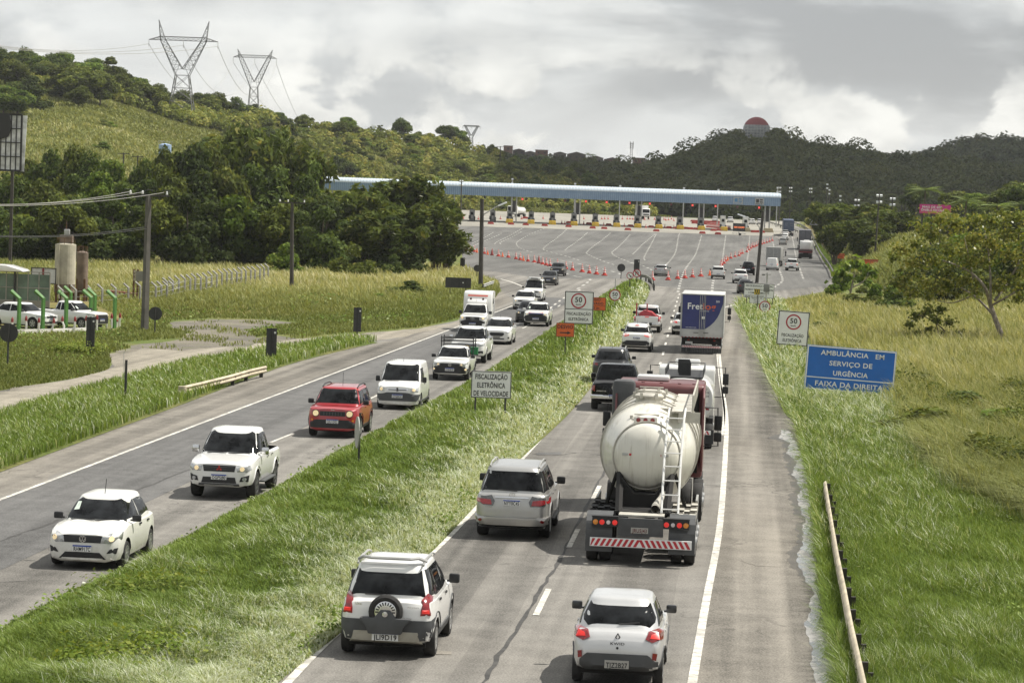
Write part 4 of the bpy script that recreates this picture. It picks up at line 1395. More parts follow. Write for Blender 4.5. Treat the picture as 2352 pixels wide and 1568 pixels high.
def fortuner():
 c=Car('suv_car',4.70,1.84,1.80,m_silver,1.42,-1.33,rw=0.375,tw=0.26,clear=0.28,belt=1.14,cowl=1.22,wtop=0.50,rtop=-1.95,rbase=-2.24,nose=0.92,hood=1.04,wr=0.66,wb=0.87,expo=7,deck=[(-2.24,1.14),(-2.30,1.08),(-2.34,0.9),(-2.35,0.7)])
 c.windows((0.0,-0.98),c_pil=0.15,rwin=[(-0.76,1.17),(0.76,1.17),(0.64,1.68),(-0.64,1.68)])
 c.decal('tail_lamp','R',[(0.46,0.84),(0.42,0.95),(0.50,1.09),(0.89,1.13),(0.90,0.90),(0.70,0.85)],m_lamp_dark,mirror=True,off=0.018)
 c.decal('tail_lamp_lens','R',[(0.49,0.87),(0.52,0.98),(0.89,1.03),(0.90,0.91),(0.70,0.87)],M('tail_lens',(0.34,0.012,0.016),0.2,coat=0.6,var=0.25,scale=16),mirror=True,off=0.026)
 c.decal('chrome_strip','R',[(-0.42,1.035),(0.42,1.035),(0.42,1.07),(-0.42,1.07)],m_chrome,off=0.02)
 c.ring_badge('R',0,1.115,0.055,'toyota',on=0.03)
 c.plate('NYY0C45','R',0.925)
 c.word('SRV','R',0.60,0.79,0.035,m_chrome)
 c.word('TURBO','R',-0.58,0.79,0.035,m_chrome)
 c.decal('rear_bumper','R',[(-0.90,0.36),(0.90,0.36),(0.90,0.60),(0.60,0.56),(-0.60,0.56),(-0.90,0.60)],m_silver,off=0.05)
 c.decal('bumper_lip','R',[(-0.86,0.32),(0.86,0.32),(0.86,0.40),(-0.86,0.40)],m_silver,off=0.07)
 c.decal('reflector','R',round_poly(0.74,0.50,0.035),m_red,mirror=True,off=0.065,step=0.2)
 c.decal('roof_spoiler','R',[(-0.64,1.70),(0.64,1.70),(0.62,1.74),(-0.62,1.74)],m_silver,off=0.03)
 for sx in(-1,1):
  MB().box((sx*0.76,-1.78,0.34),(0.26,0.02,0.24)).build('mud_flap',m_black,c.root)
 c.arches(m_silver,0.07)
 c.mirrors(m_black,s=(0.22,0.12,0.19))
 c.wheels(6)
 c.rails(m_steel)
 c.wiper('R',[(0.12,1.20),(-0.36,1.22)])
 c.handles((0.2,-0.75),m_chrome)
 c.seams((0.95,0.0))
 for sx in(-1,1):
  MB().box((sx*0.92,0.05,0.42),(0.14,1.8,0.05)).build('side_step',m_grey_plastic,c.root,bevel=0.02)
 return c
fortuner().place(1180,1230,'silver suv with roof rails and chrome tailgate strip, beside the big tanker trailer','car',near='R')
def amarok():
 c=pickup_base('pickup_truck',m_blackp,L=5.25,W=1.95,H=1.83,belt=1.15,rtop=-0.68,rbase=-0.86,deck=[(-0.86,1.15),(-0.95,1.14),(-2.61,1.14),(-2.625,1.08)],bed=None,wr=0.72)
 c.windows((-0.1,),c_pil=0.14,rwin=[(-0.74,1.22),(0.74,1.22),(0.66,1.70),(-0.66,1.70)])
 c.decal('bed_cover','T',[(-0.84,-1.0),(0.84,-1.0),(0.84,-2.52),(-0.84,-2.52)],m_black,off=0.015)
 c.decal('tail_lamp','R',[(0.78,0.80),(0.78,1.06),(0.95,1.06),(0.95,0.80)],m_red,mirror=True,off=0.02)
 c.ring_badge('R',0,0.98,0.10,'vw')
 c.word('AMAROK','R',-0.52,0.80,0.05,m_chrome,sx=1.3)
 bp=MB().box((0,-2.68,0.60),(1.90,0.16,0.17)).build('rear_bumper',m_chrome,c.root,bevel=0.03)
 MB().box((0,-2.70,0.68),(0.9,0.17,0.03)).build('bumper_step',m_black,bp)
 p=c.plate('BZF5C77','R',0.62)
 for q in[p]+list(p.children):
  q.location.y-=0.17 if q is p else 0
 c.decal('tailgate_handle','R',[(-0.10,1.08),(0.10,1.08),(0.10,1.11),(-0.10,1.11)],m_grey_plastic,off=0.02)
 c.mirrors(m_blackp,s=(0.21,0.13,0.20))
 c.wheels(5)
 return c
amarok().place(1412,941,'black double cab pickup with chrome rear bumper and covered bed','pickup',near='R')
c=rear_kit(generic('suv',m_graphite,H=1.68),low=0.5,lamp=[(0.60,0.86),(0.60,0.99),(0.86,1.02),(0.87,0.88)],sp=(-0.2,-1.1))
c.rails(m_steel)
c.antenna(-1.2,0.25,0.3)
c.place(1403,881,'dark grey suv with silver roof rails, ahead of the black pickup','car',near='R')
c=generic('suv',m_white2,L=4.3,W=1.76,H=1.60,belt=1.03,rtop=-1.50,rbase=-1.95)
rear_kit(c,'PLT2B58',lit=True,low=0.66,lamp=[(0.46,0.93),(0.44,1.0),(0.84,1.06),(0.84,0.90),(0.66,0.88)],sp=(-0.2,-1.1))
c.decal('brake_lamp','R',[(-0.10,1.50),(0.10,1.50),(0.10,1.535),(-0.10,1.535)],m_red_lit,off=0.03,step=0.2)
c.rails(m_white2)
c.antenna(-1.3,0.2,0.25)
c.place(1462,807,'white crossover with glowing red brake lamps and black lower bumper','car',near='R')
def hilux():
 c=pickup_base('pickup_truck',m_white2,L=5.2,W=1.84,H=1.80)
 c.windows((-0.12,),c_pil=0.16)
 c.decal('tail_lamp','R',[(0.74,0.76),(0.74,1.08),(0.90,1.08),(0.90,0.76)],m_red,mirror=True,off=0.02)
 c.decal('tail_lamp_lens','R',[(0.77,0.96),(0.77,1.05),(0.87,1.05),(0.87,0.96)],m_red_lit,mirror=True,off=0.028)
 bp=MB().box((0,-2.62,0.58),(1.80,0.16,0.18)).build('rear_bumper',m_chrome,c.root,bevel=0.03)
 MB().box((0,-2.63,0.60),(0.70,0.17,0.18)).build('bumper_step',m_black,bp)
 c.plate('RPH2C79','R',0.60)
 c.decal('brake_lamp','R',[(-0.14,1.05),(0.14,1.05),(0.14,1.085),(-0.14,1.085)],m_red_lit,off=0.03,step=0.2)
 c.mirrors(m_black,s=(0.2,0.12,0.19))
 c.wheels(6)
 return c
hx=hilux().place(1486,763,'white pickup hauling red machinery in its open bed','pickup',near='R')
def on_vehicle(c,o,dx,dy,dz,rz=0.0):
 r=c.root.rotation_euler.z
 q=Matrix.Rotation(r,3,'Z')@Vector((dx,dy,dz))
 o.location=Vector(c.root.location)+q
 o.rotation_euler=(0,0,r+rz)
m_load=M('machine_red',(0.36,0.02,0.03),0.45,coat=0.3,var=0.15)
ld=empty('farm_machine')
b=MB().prism([(-0.55,0.0),(0.62,0.0),(0.75,0.25),(0.30,0.62),(-0.20,0.72),(-0.55,0.50)],'Y',-0.7,0.6)
b.build('hood',m_load,ld,bevel=0.06)
b=MB()
for x in(-0.72,-0.02):
 b.box((x,-0.62,0.65),(0.09,0.09,1.0))
b.build('upright',m_load,ld,bevel=0.01)
b=MB()
for k in range(5):
 b.lathe([(0.25,k*0.09),(0.27,k*0.09+0.02),(0.27,k*0.09+0.05),(0.25,k*0.09+0.07)],14,'X',(-0.66,-0.2,0.40))
b.build('hose_coil',m_steel,ld)
MB().box((0.70,-0.1,0.30),(0.5,0.16,0.14),m=Matrix.Rotation(0.4,3,'Y')).build('lever',m_load,ld,bevel=0.03)
on_vehicle(hx,ld,0,-1.75,0.80)
tag(ld,'red machine with uprights and coiled hose lying in the white pickup bed','machine')
gb=MB().box((0,0,0.16),(0.34,0.30,0.32)).build('green_crate',M('crate_green',(0.015,0.16,0.05),0.5),None,bevel=0.02)
MB().box((0,0,0.33),(0.37,0.33,0.04)).build('crate_lid',MATS['crate_green'],gb)
on_vehicle(sav,gb,-0.72,-2.05,1.03)
tag(gb,'small green box hanging at the rear corner of the ladder rack pickup','box')
c=rear_kit(generic('hatch',m_white2),'',lit=True)
c.place(1572,769,'white hatchback mostly hidden behind the blue and white box truck','car',near='R')
c=rear_kit(generic('sedan',m_silver),'PKD7I12',low=0.0,lamp=[(0.44,0.80),(0.46,0.92),(0.84,0.98),(0.85,0.84)])
c.place(1518,634,'silver saloon driving alone towards the cones on the plaza','car',near='R',ang=0.14)
c=strada(m_white2,stripe=False,tail_view=True)
c.decal('tail_lamp','R',[(0.72,0.72),(0.72,0.98),(0.85,0.98),(0.85,0.72)],m_red,mirror=True,off=0.02)
c.decal('rear_bumper','R',[(-0.84,0.36),(0.84,0.36),(0.84,0.56),(-0.84,0.56)],m_black,off=0.03)
c.plate('QYF1A83','R',0.62)
c.place(1649,641,'small white pickup just past the single orange cone','pickup',near='R',ang=0.06)
c=rear_kit(generic('suv',m_white2),'RDB4F60',low=0.55,lamp=[(0.40,0.94),(0.40,1.0),(0.86,1.08),(0.86,0.90)])
c.rails(m_steel)
c.place(1700,651,'white suv with dark rear window, left of the leaning lamp pole','car',near='R',ang=0.06)
c=rear_kit(generic('suv',m_blackp,H=1.78),'OZJ8A26',low=0.0,lit=False)
c.place(1718,632,'black suv ahead of the white suv beside the lamp pole','car',near='R',ang=0.06)
c=rear_kit(generic('sedan',m_graphite),'',low=0.0)
c.place(1713,675,'dark grey saloon passing behind the white security area sign','car',near='R',ang=0.05)
c=generic('van',m_white2)
c.windows((0.1,),side=False,rear=False)
c.decal('tail_lamp','R',[(0.74,0.80),(0.74,1.08),(0.85,1.08),(0.85,0.80)],m_red_lit,mirror=True,off=0.02)
c.decal('rear_bumper','R',[(-0.85,0.32),(0.85,0.32),(0.85,0.54),(-0.85,0.54)],m_grey_plastic,off=0.02)
c.decal('door_gap','R',[(-0.012,0.56),(0.012,0.56),(0.012,1.66),(-0.012,1.66)],m_grey_plastic,off=0.01)
c.plate('NZX5D04','R',0.86)
c.mirrors()
c.wheels(0,m_rim_dark)
c.place(1773,621,'white closed van driving close behind the grey box truck','van',near='R',ang=0.16)
c=hilux()
c.place(1818,622,'white double cab pickup alone in the outermost lane of the plaza','pickup',near='R',ang=0.16)
c=strada(m_silver,stripe=False,tail_view=True)
c.decal('tail_lamp','R',[(0.72,0.72),(0.72,0.98),(0.85,0.98),(0.85,0.72)],m_red,mirror=True,off=0.02)
c.decal('rear_bumper','R',[(-0.84,0.36),(0.84,0.36),(0.84,0.56),(-0.84,0.56)],m_black,off=0.03)
c.place(1798,563,'silver pickup following two white cars past the toll canopy','pickup',near='R',ang=0.1)
rear_kit(generic('hatch',m_white2),'',low=0.5).place(1803,551,'white car right in front of the silver pickup','car',near='R',ang=0.1)
rear_kit(generic('suv',m_white2),'',low=0.5).place(1804,543,'white car directly behind the blue container truck','car',near='R',ang=0.1)
for px,py,lb in((1642,510,'tiny white car beyond the booths with red barriers around'),(1677,511.5,'white car beyond the toll booths near the twin speed boards'),(1727,516,'white car half behind the leaning lamp arm past the toll'),(1746,516,'white car right of the leaning lamp pole past the toll')):
 rear_kit(generic('suv',m_white2),'',low=0.5).place(px,py,lb,'car',near='R',ang=0.1)
c=front_kit(generic('sedan',m_white2,L=4.2,rbase=-1.75,H=1.47),'RZA1C22',lit=False)
c.place(52,756,'white saloon parked in the fenced yard, first row behind the painted stakes','car',group='cars parked in the yard')
c.root.rotation_euler=(0,0,math.radians(-118))
c.root.location=(-28.9,166.8,0.01)
c=strada(m_white2,stripe=False)
c.place(150,755,'white pickup parked beside the saloon in the fenced yard','pickup',group='cars parked in the yard')
c.root.rotation_euler=(0,0,math.radians(-118))
c.root.location=(-26.3,168.6,0.01)
# --- lorries -----------------
def truck_wheels(root,axles,W,r=0.50,dual=True,mat=None):
 for ya in axles:
  for sx in(-1,1):
   t=MB()
   for k,off in enumerate((0.13,0.44)if dual else(0.14,)):
    t.lathe([(r*0.6,-0.12),(r*0.95,-0.125),(r,-0.09),(r,0.09),(r*0.95,0.125),(r*0.6,0.12),(r*0.55,0.05),(0.03,0.04)],24,'X',(sx*(W/2-off),ya,r))
   o=t.build('wheel',m_tyre,root,smooth=True)
   MB().lathe([(r*0.58,0.0),(r*0.52,0.02),(r*0.3,-0.04*sx),(r*0.28,0.06*sx),(0.02,0.06*sx)],16,'X',(sx*(W/2-0.02),ya,r)).build('rim',m_rim,o,smooth=True)
def stripes(root_part,x0,x1,y,z,h,n=9):
 red=MB()
 w=(x1-x0)
 p=w/(2*n)
 for k in range(2*n):
  xa=x0+k*p
  s=h*0.55 if xa+p/2<(x0+x1)/2 else-h*0.55
  lim=lambda v:max(x0,min(x1,v))
  red.add([(lim(xa-s/2),y,z),(lim(xa+p*0.55-s/2),y,z),(lim(xa+p*0.55+s/2),y,z+h),(lim(xa+s/2),y,z+h)],[(0,1,2,3)])
 red.build('red_stripes',M('stripe_red_paint',(0.42,0.02,0.03),0.5),root_part)
def place_truck(root,px,py,axle,label,cat='lorry',ang=TH):
 p=G(px,py)
 rot=-ang
 off=Matrix.Rotation(rot,3,'Z')@Vector((0,axle,0))
 x,y=p[0]-off.x,p[1]-off.y
 slope=(float(zr(y+4))-float(zr(y-4)))/8
 root.location=(x,y,float(zr(y))+0.012)
 root.rotation_euler=(slope,0,rot)
 tag(root,label,cat,'vehicles on the motorway')
def cab(root,y0,y1,W,z0,H,paint,slope=0.25,dark_side=False,ac=True,mir=True):
 b=MB().prism([(y0,z0),(y1-0.05,z0),(y1,z0+0.5),(y1-0.08,z0+0.9),(y1-slope,H-0.15),(y1-slope-0.25,H),(y0+0.12,H),(y0,H-0.12)],'X',-W/2,W/2)
 cb=b.build('cab',paint,root,bevel=0.07)
 for sx in(-1,1):
  MB().prism([(y0+0.55,z0+0.95),(y1-0.30,z0+0.95),(y1-slope-0.2,H-0.28),(y0+0.55,H-0.28)],'X',sx*(W/2-0.01),sx*(W/2+0.008)).build('side_window',m_glass,cb)
 MB().box((0,y1-slope/2-0.03,(z0+0.95+H-0.2)/2),(W*0.86,0.03,(H-z0-1.2)),m=Matrix.Rotation(math.atan2(slope-0.08,H-z0-1.0),3,'X')).build('windscreen',m_glass,cb)
 if ac:
  MB().box((0,(y0+y1)/2-0.1,H+0.07),(W*0.42,0.6,0.16)).build('air_conditioner',m_white2,cb,bevel=0.04)
 if mir:
  for sx in(-1,1):
   m=MB().box((sx*(W/2+0.38),y1-0.35,z0+1.35),(0.22,0.10,0.42))
   m.box((sx*(W/2+0.38),y1-0.35,z0+0.95),(0.22,0.10,0.26))
   mo=obj('mirror',m.mesh('mirror',0.03),m_black,cb)
   MB().tube([(sx*(W/2-0.02),y1-0.4,z0+1.78),(sx*(W/2+0.36),y1-0.36,z0+1.78),(sx*(W/2+0.40),y1-0.35,z0+0.7),(sx*(W/2-0.02),y1-0.4,z0+0.68)],0.022,6).build('mirror_arm',m_black,mo)
 return cb
m_tank=M('tank_paint',(0.64,0.62,0.55),0.42,coat=0.35,var=0.07,scale=0.8,dirt=0.0)
m_dust=M('dusty_fender',(0.42,0.40,0.35),0.75,var=0.2,scale=3)
tk=empty('tanker_truck')
YR=0.0
prof=[(0.02,1.98),(0.40,2.02),(0.70,2.16),(0.775,2.30),(0.80,2.42),(1.00,3.15),(1.155,3.85),(1.18,4.1),(1.18,8.4),(1.16,8.7),(0.80,10.1),(0.70,10.25),(0.02,10.45)]
nt=m_tank.node_tree
pb=nt.nodes['Principled BSDF']
old=pb.inputs['Base Color'].links[0].from_socket
tcn=N(nt,'ShaderNodeTexCoord')
run=noise(nt,scaled(nt,tcn.outputs['Object'],(9,2.2,0.55)),1.0,6,0.7)
link(nt,mixc(nt,math_node(nt,'MULTIPLY',maprange(nt,run,0.5,0.72),0.55),old,(0.30,0.26,0.19)),pb.inputs['Base Color'])
tm=MB().lathe(prof,56,'Y',(0,0,2.38))
v=[]
for x,y,z in tm.v:
 if z<2.38 and 2.6<y<9.8:
  dz=(2.38-z)*0.30*(0.5-0.5*math.cos(2*math.pi*min(1,max(0,(y-2.6)/7.2))))
  z-=dz
 v.append((x,y,z))
tm.v=v
shell=tm.build('tank',m_tank,tk,smooth=True)
seam=MB()
for rr,y in((0.79,2.36),(1.17,3.90),(1.19,4.6),(1.19,6.4),(1.19,8.2)):
 seam.lathe([(rr,y-0.03),(rr+0.035,y-0.03),(rr+0.035,y+0.03),(rr,y+0.03)],48,'Y',(0,0,2.385),cap=False)
seam.build('weld_ring',m_dust,shell,smooth=False)
for sx in(-1,1):
 for k,mt in enumerate((MATS.get('stripe_red_paint')or M('stripe_red_paint',(0.42,0.02,0.03),0.5),m_steel)):
  MB().box((sx*(0.30+0.17*k)-0.02,2.03+0.02*k,2.42),(0.17,0.03,0.055)).build('reflective_tape',mt,shell)
for y in(2.95,4.4,5.9):
 h=MB().lathe([(0.34,0),(0.34,0.16),(0.37,0.16),(0.37,0.20),(0.30,0.24),(0.02,0.26)],20,'Z',(-0.05,y,3.02 if y<3 else 3.50))
 ho=h.build('manhole',m_dust,shell)
 hb=MB()
 for k in range(6):
  an=k*math.pi/3
  hb.box((-0.05+0.37*math.cos(an),y+0.37*math.sin(an),(3.02 if y<3 else 3.50)+0.20),(0.07,0.07,0.14))
 hb.tube([(-0.35,y,(3.02 if y<3 else 3.5)+0.30),(0.25,y,(3.02 if y<3 else 3.5)+0.30)],0.02,6)
 hb.build('lid_clamps',m_dust,ho)
lb=MB().box((-0.06,2.52,3.22),(0.56,0.10,0.13)).build('marker_light_box',m_white,shell)
for k in(-1,0,1):
 MB().lathe([(0.055,0),(0.05,-0.02),(0.01,-0.025)],14,'Y',(-0.06+k*0.17,2.47,3.22)).build('marker_lamp',m_red,lb)
cw=MB().box((0.78,6.1,3.42),(0.46,6.6,0.04))
cw.box((0.98,2.82,3.30),(0.52,0.05,0.26))
cw.build('catwalk',m_dust,shell)
rl=MB()
for k in range(12):
 y=2.9+0.58*k
 rl.box((1.05,y,3.62),(0.03,0.20,0.40))
rl.tube([(1.05,2.85,3.82),(1.05,9.4,3.82)],0.022,6)
for k in range(8):
 rl.prism([(0.25,3.47),(0.55,3.47),(0.55,3.32)],'Y',3.3+0.75*k,3.34+0.75*k)
rl.build('catwalk_rail',m_dust,shell)
la=MB()
for x in(0.45,0.84):
 la.tube([(x,0.75,1.18),(x,1.55,2.35),(x+0.03,2.3,3.32),(x+0.05,2.7,3.52)],0.028,6)
for k in range(8):
 t=k/7.4
 P=np.array([[0,0.75,1.18],[0,1.55,2.35],[0,2.3,3.32]])
 s_=t*2
 q=P[0]+(P[1]-P[0])*s_ if s_<1 else P[1]+(P[2]-P[1])*(s_-1)
 la.tube([(0.45,q[1],q[2]+0.1),(0.84,q[1],q[2]+0.1)],0.018,6)
la.build('ladder',m_white2,tk)
fr=MB()
for sx in(-1,1):
 fr.box((sx*0.45,5.6,1.0),(0.12,10.8,0.26))
 fr.tube([(sx*0.56,0.95,1.12),(sx*0.63,2.75,2.20)],0.085,4)
 fr.tube([(sx*0.95,3.2,1.1),(sx*0.62,2.4,2.2)],0.05,6)
fr.prism([(0.62,1.1),(-0.62,1.1),(-0.55,1.85),(-0.25,1.50),(0.25,1.50),(0.55,1.85)],'Y',1.9,2.6)
fr.box((0,2.2,1.15),(1.3,2.6,0.06))
fr.build('frame',m_under,tk)
MB().box((0,0.95,1.14),(1.06,1.25,0.04)).build('rear_deck',m_dust,tk)
rp=MB().box((0,0.10,0.90),(1.06,0.06,0.42)).build('rear_panel',m_grey_plastic,tk,bevel=0.01)
p=MB().box((-0.02,0.055,0.83),(0.40,0.02,0.13)).build('licence_plate',m_plate_grey,tk)
text_into(MB(),'JRU5J43',(-0.02,0.04,0.785),0.085,'R',width=0.34).build('plate_lettering',M('plate_red_ink',(0.10,0.02,0.02),0.6),p)
for sx in(-1,1):
 lb=MB().box((sx*0.83,0.12,1.0),(0.60,0.10,0.22))
 lb.box((sx*0.83,0.14,1.125),(0.62,0.18,0.02))
 lo=lb.build('light_bar',m_black,tk)
 for k,(mt,rr)in enumerate(((m_red_lit,0.062),(m_clear,0.05),(m_red_lit,0.062),(m_amber,0.064))):
  MB().lathe([(rr,0),(rr*0.9,-0.02),(0.01,-0.03)],18,'Y',(sx*(0.60+0.15*k),0.07,0.99)).build('tail_lamp',mt,lo,smooth=True)
 fd=MB()
 P=[(0.15,0.45),(0.12,0.75),(0.22,1.0),(0.38,1.13),(0.62,1.18),(0.92,1.17)]
 for j in range(len(P)-1):
  (ya,za),(yb,zb)=P[j],P[j+1]
  fd.add([(sx*0.66,ya,za),(sx*1.27,ya,za),(sx*1.27,yb,zb),(sx*0.66,yb,zb)],[(0,1,2,3)])
 fd.box((sx*0.965,0.13,0.55),(0.62,0.02,0.50))
 fd.build('rear_fender',m_grey_plastic,tk)
 for a in(0.95,2.2,3.45):
  rf=MB()
  nseg,rr=12,0.60
  for j in range(nseg):
   t0,t1=math.radians(25+130*j/nseg),math.radians(25+130*(j+1)/nseg)
   bump_=0.045 if j%3==1 else 0.0
   for m_ in range(4):
    xa,xb=sx*(0.66+0.15*m_),sx*(0.66+0.15*(m_+1))
    bb=rr+bump_+(0.035 if m_%2 else 0)
    rf.add([(xa,a+bb*math.cos(t0),0.52+bb*math.sin(t0)),(xb,a+bb*math.cos(t0),0.52+bb*math.sin(t0)),(xb,a+bb*math.cos(t1),0.52+bb*math.sin(t1)),(xa,a+bb*math.cos(t1),0.52+bb*math.sin(t1))],[(0,1,2,3)])
  rf.build('ribbed_fender',m_black if sx<0 else m_dust,tk)
 MB().box((sx*1.22,4.6,0.85),(0.05,1.5,0.7)).build('side_guard',m_steel,tk)
truck_wheels(tk,(0.95,2.2,3.45,10.3,11.5),2.55,0.51)
truck_wheels(tk,(14.1,),2.45,0.51,dual=False)
bar=MB().box((0.02,0.02,0.535),(2.36,0.08,0.20)).build('underrun_bar',m_plate,tk)
stripes(bar,-1.15,1.19,-0.025,0.45,0.17)
MB().tube([(0.30,0.85,1.26),(0.30,1.3,1.28),(0.45,1.7,1.45),(0.50,2.3,1.6)],0.10,12,cap=False).build('discharge_pipe',m_dust,tk)
cb=cab(tk,12.4,15.2,2.40,0.95,3.52,m_maroon,0.35,ac=False)
MB().box((-0.25,13.6,3.60),(0.9,0.9,0.14)).build('air_conditioner',m_white2,cb,bevel=0.05)
rb=MB()
for z in(1.7,2.3,2.9,3.2):
 rb.box((0,12.37,z),(1.9,0.05,0.10))
for x in(-0.9,-0.5,0,0.5,0.9):
 rb.box((x,12.4,3.525),(0.10,0.06,0.03))
rb.build('cab_rib',m_maroon,cb,bevel=0.015)
for sx in(-1,1):
 MB().prism([(11.5,1.2),(12.5,1.2),(12.5,3.45),(12.3,3.55),(11.75,3.2)],'X',sx*1.16,sx*1.22).build('side_deflector',m_maroon,cb,bevel=0.02)
MB().box((-1.0,12.05,2.85),(0.62,0.5,1.5)).build('air_intake',m_grey_plastic,cb,bevel=0.12)
MB().tube([(1.0,12.25,1.1),(1.0,12.25,3.3)],0.07,10).build('exhaust_stack',m_under,cb)
MB().box((0,13.0,0.8),(0.9,4.6,0.28)).build('tractor_frame',m_under,tk)
place_truck(tk,1471,1290,0.95,'cream white bulk tanker trailer with maroon cab and a ladder, filling the outer lane','tanker lorry')
wt_=empty('tank_lorry')
b=MB()
n=32
P=[(1.04*math.cos(2*math.pi*k/n),0.74*math.sin(2*math.pi*k/n))for k in range(n)]
P=[(math.copysign(abs(x/1.04)**0.8*1.04,x),math.copysign(abs(z/0.74)**0.8*0.74,z)+1.72)for x,z in P]
b.prism(P,'Y',0.15,4.9)
tb=b.build('tank',m_white2,wt_,bevel=0.05)
MB().prism([(x*0.96,(z-1.72)*0.96+1.72)for x,z in P],'Y',0.10,0.15).build('tank_head',m_silver_white,tb)
MB().box((0.62,0.085,1.92),(0.50,0.01,0.55)).build('notice_plate',m_white,tb)
tx=MB()
for k,s_ in enumerate(('BTEZ 2370','TRANSPORTE','CAPACIDADE','PERIGO')):
 text_into(tx,s_,(0.62,0.075,2.08-0.12*k),0.06,'R')
tx.build('notice_lettering',m_grey_plastic,tb)
MB().box((0.80,0.09,1.42),(0.22,0.02,0.06)).build('reflective_tape',m_red,tb)
wk=MB().box((0,2.5,2.48),(1.3,4.5,0.05))
wk.build('walkway',m_black,tb)
rl=MB()
for x in(-0.66,0.66):
 rl.tube([(x,0.3,2.76),(x,4.75,2.76)],0.02,6)
 for k in range(9):
  rl.tube([(x,0.35+0.54*k,2.5),(x,0.35+0.54*k,2.76)],0.014,5)
rl.tube([(-0.66,4.75,2.76),(0.66,4.75,2.76)],0.02,6)
rl.build('walkway_rail',m_grey_plastic,tb)
for k in range(4):
 MB().box((0.0-0.03*k,1.2+0.75*k,2.72),(0.42,0.05,0.46)).build('hatch_lid',m_black,tb)
truck_wheels(wt_,(0.9,),2.1,0.43)
truck_wheels(wt_,(5.6,),2.0,0.43,dual=False)
MB().box((0,3.4,0.75),(0.8,6.4,0.3)).build('frame',m_under,wt_)
sg=MB()
for sx in(-1,1):
 sg.box((sx*0.95,3.0,0.7),(0.16,1.6,0.5))
 sg.box((sx*0.85,0.22,0.45),(0.5,0.02,0.5))
sg.build('side_box',m_black,wt_)
bar=MB().box((0,0.12,0.60),(2.0,0.06,0.14)).build('underrun_bar',m_plate,wt_)
stripes(bar,-0.98,0.98,0.085,0.54,0.12,8)
cb=cab(wt_,5.05,6.9,2.05,0.75,2.62,m_white2,0.3,ac=False)
MB().box((0,6.0,2.72),(0.92,0.6,0.22)).build('air_conditioner',m_white2,cb,bevel=0.06)
MB().prism([(-0.99,1.5),(-0.62,1.5),(-0.55,1.85),(-0.62,2.2),(-0.99,2.3)],'Y',5.02,5.05).build('rear_window',m_glass,cb)
place_truck(wt_,1566,1027,0.9,'white tank lorry with railed walkway, ahead of the maroon cab','tanker lorry')
m_boxwhite=M('box_body_white',(0.46,0.46,0.45),0.5,var=0.08,scale=2)
m_navy=M('box_navy',(0.022,0.030,0.135),0.45,var=0.08,scale=2)
bt=empty('box_lorry')
bx=MB().box((0,3.9,2.20),(2.50,7.6,2.50)).build('box_body',m_boxwhite,bt,bevel=0.02)
xw,z0_,hh_=2.42,0.97,2.46
def bp(u,v_):
 return(-1.21+u*xw,z0_+v_*hh_)
cur=[(0.995,0.99),(0.985,0.80),(0.945,0.68),(0.91,0.57),(0.86,0.47),(0.79,0.37),(0.70,0.28),(0.60,0.21),(0.565,0.185)]
MB().prism([bp(0.018,0.185)]+[bp(0.018,0.99)]+[bp(*q)for q in cur],'Y',0.085,0.10).build('blue_panel',m_navy,bx)
t1=MB()
text_into(t1,'Fret',(bp(0.325,0)[0],0.082,bp(0,0.655)[1]),0.36,'R',width=0.36*xw)
t1.build('lettering',m_plate,bx)
t2=MB()
text_into(t2,'log',(bp(0.665,0)[0],0.082,bp(0,0.655)[1]),0.36,'R',width=0.31*xw)
t2.build('lettering',M('letter_orange',(0.55,0.10,0.03),0.5),bx)
t3=MB()
text_into(t3,'LOGÍSTICA',(bp(0.55,0)[0],0.082,bp(0,0.605)[1]),0.055,'R',spacing=1.35)
text_into(t3,'201',(bp(0.86,0)[0],0.082,bp(0,0.83)[1]),0.11,'R')
text_into(t3,'www.fretlog.com.br',(bp(0.24,0)[0],0.082,bp(0,0.215)[1]),0.05,'R')
t3.build('lettering',m_plate,bx)
rod=MB()
for u in(0.44,0.485,0.53,0.565):
 x=bp(u,0)[0]
 rod.tube([(x,0.055,1.0),(x,0.055,3.40)],0.016,6)
rod.build('door_rod',m_steel,bx)
MB().box((bp(0.525,0)[0],0.06,2.1),(0.16,0.03,0.14)).build('door_lock',m_plate,bx)
ed=MB()
for sx in(-1,1):
 ed.box((sx*1.235,0.07,2.20),(0.055,0.06,2.52))
ed.box((0,0.07,3.44),(2.5,0.06,0.05))
ed.build('door_frame',m_steel,bx)
hn=MB()
for u in(0.36,0.60):
 hn.box((bp(u,0)[0],0.05,1.22),(0.30,0.03,0.03))
hn.build('door_handle',m_ink,bx)
tp=MB()
for k in range(12):
 tp.box((-1.12+0.204*k,0.066,0.955),(0.10,0.02,0.05))
tp.build('reflective_tape',m_red,bx)
un=MB().box((0,3.8,0.72),(0.9,7.2,0.30))
un.box((0,0.45,0.75),(2.3,0.1,0.40))
un.build('frame',m_under,bt)
p=MB().box((-0.72,0.32,0.62),(0.40,0.02,0.13)).build('licence_plate',m_plate,bt)
text_into(MB(),'SJV4C55',(-0.72,0.305,0.575),0.085,'R',width=0.34).build('plate_lettering',m_ink,p)
for sx in(-1,1):
 MB().box((sx*0.75,0.33,0.78),(0.13,0.03,0.08)).build('tail_lamp',m_red,bt)
mf=MB()
for k in range(24):
 mf.box((-1.1+0.0957*k,0.40,0.27),(0.07,0.02,0.5))
mf.build('mud_flap',m_grey_plastic,bt)
bar=MB().box((0,0.28,0.40),(2.25,0.06,0.12)).build('underrun_bar',m_plate,bt)
stripes(bar,-1.1,1.1,0.245,0.35,0.10,11)
truck_wheels(bt,(1.7,),2.35,0.46)
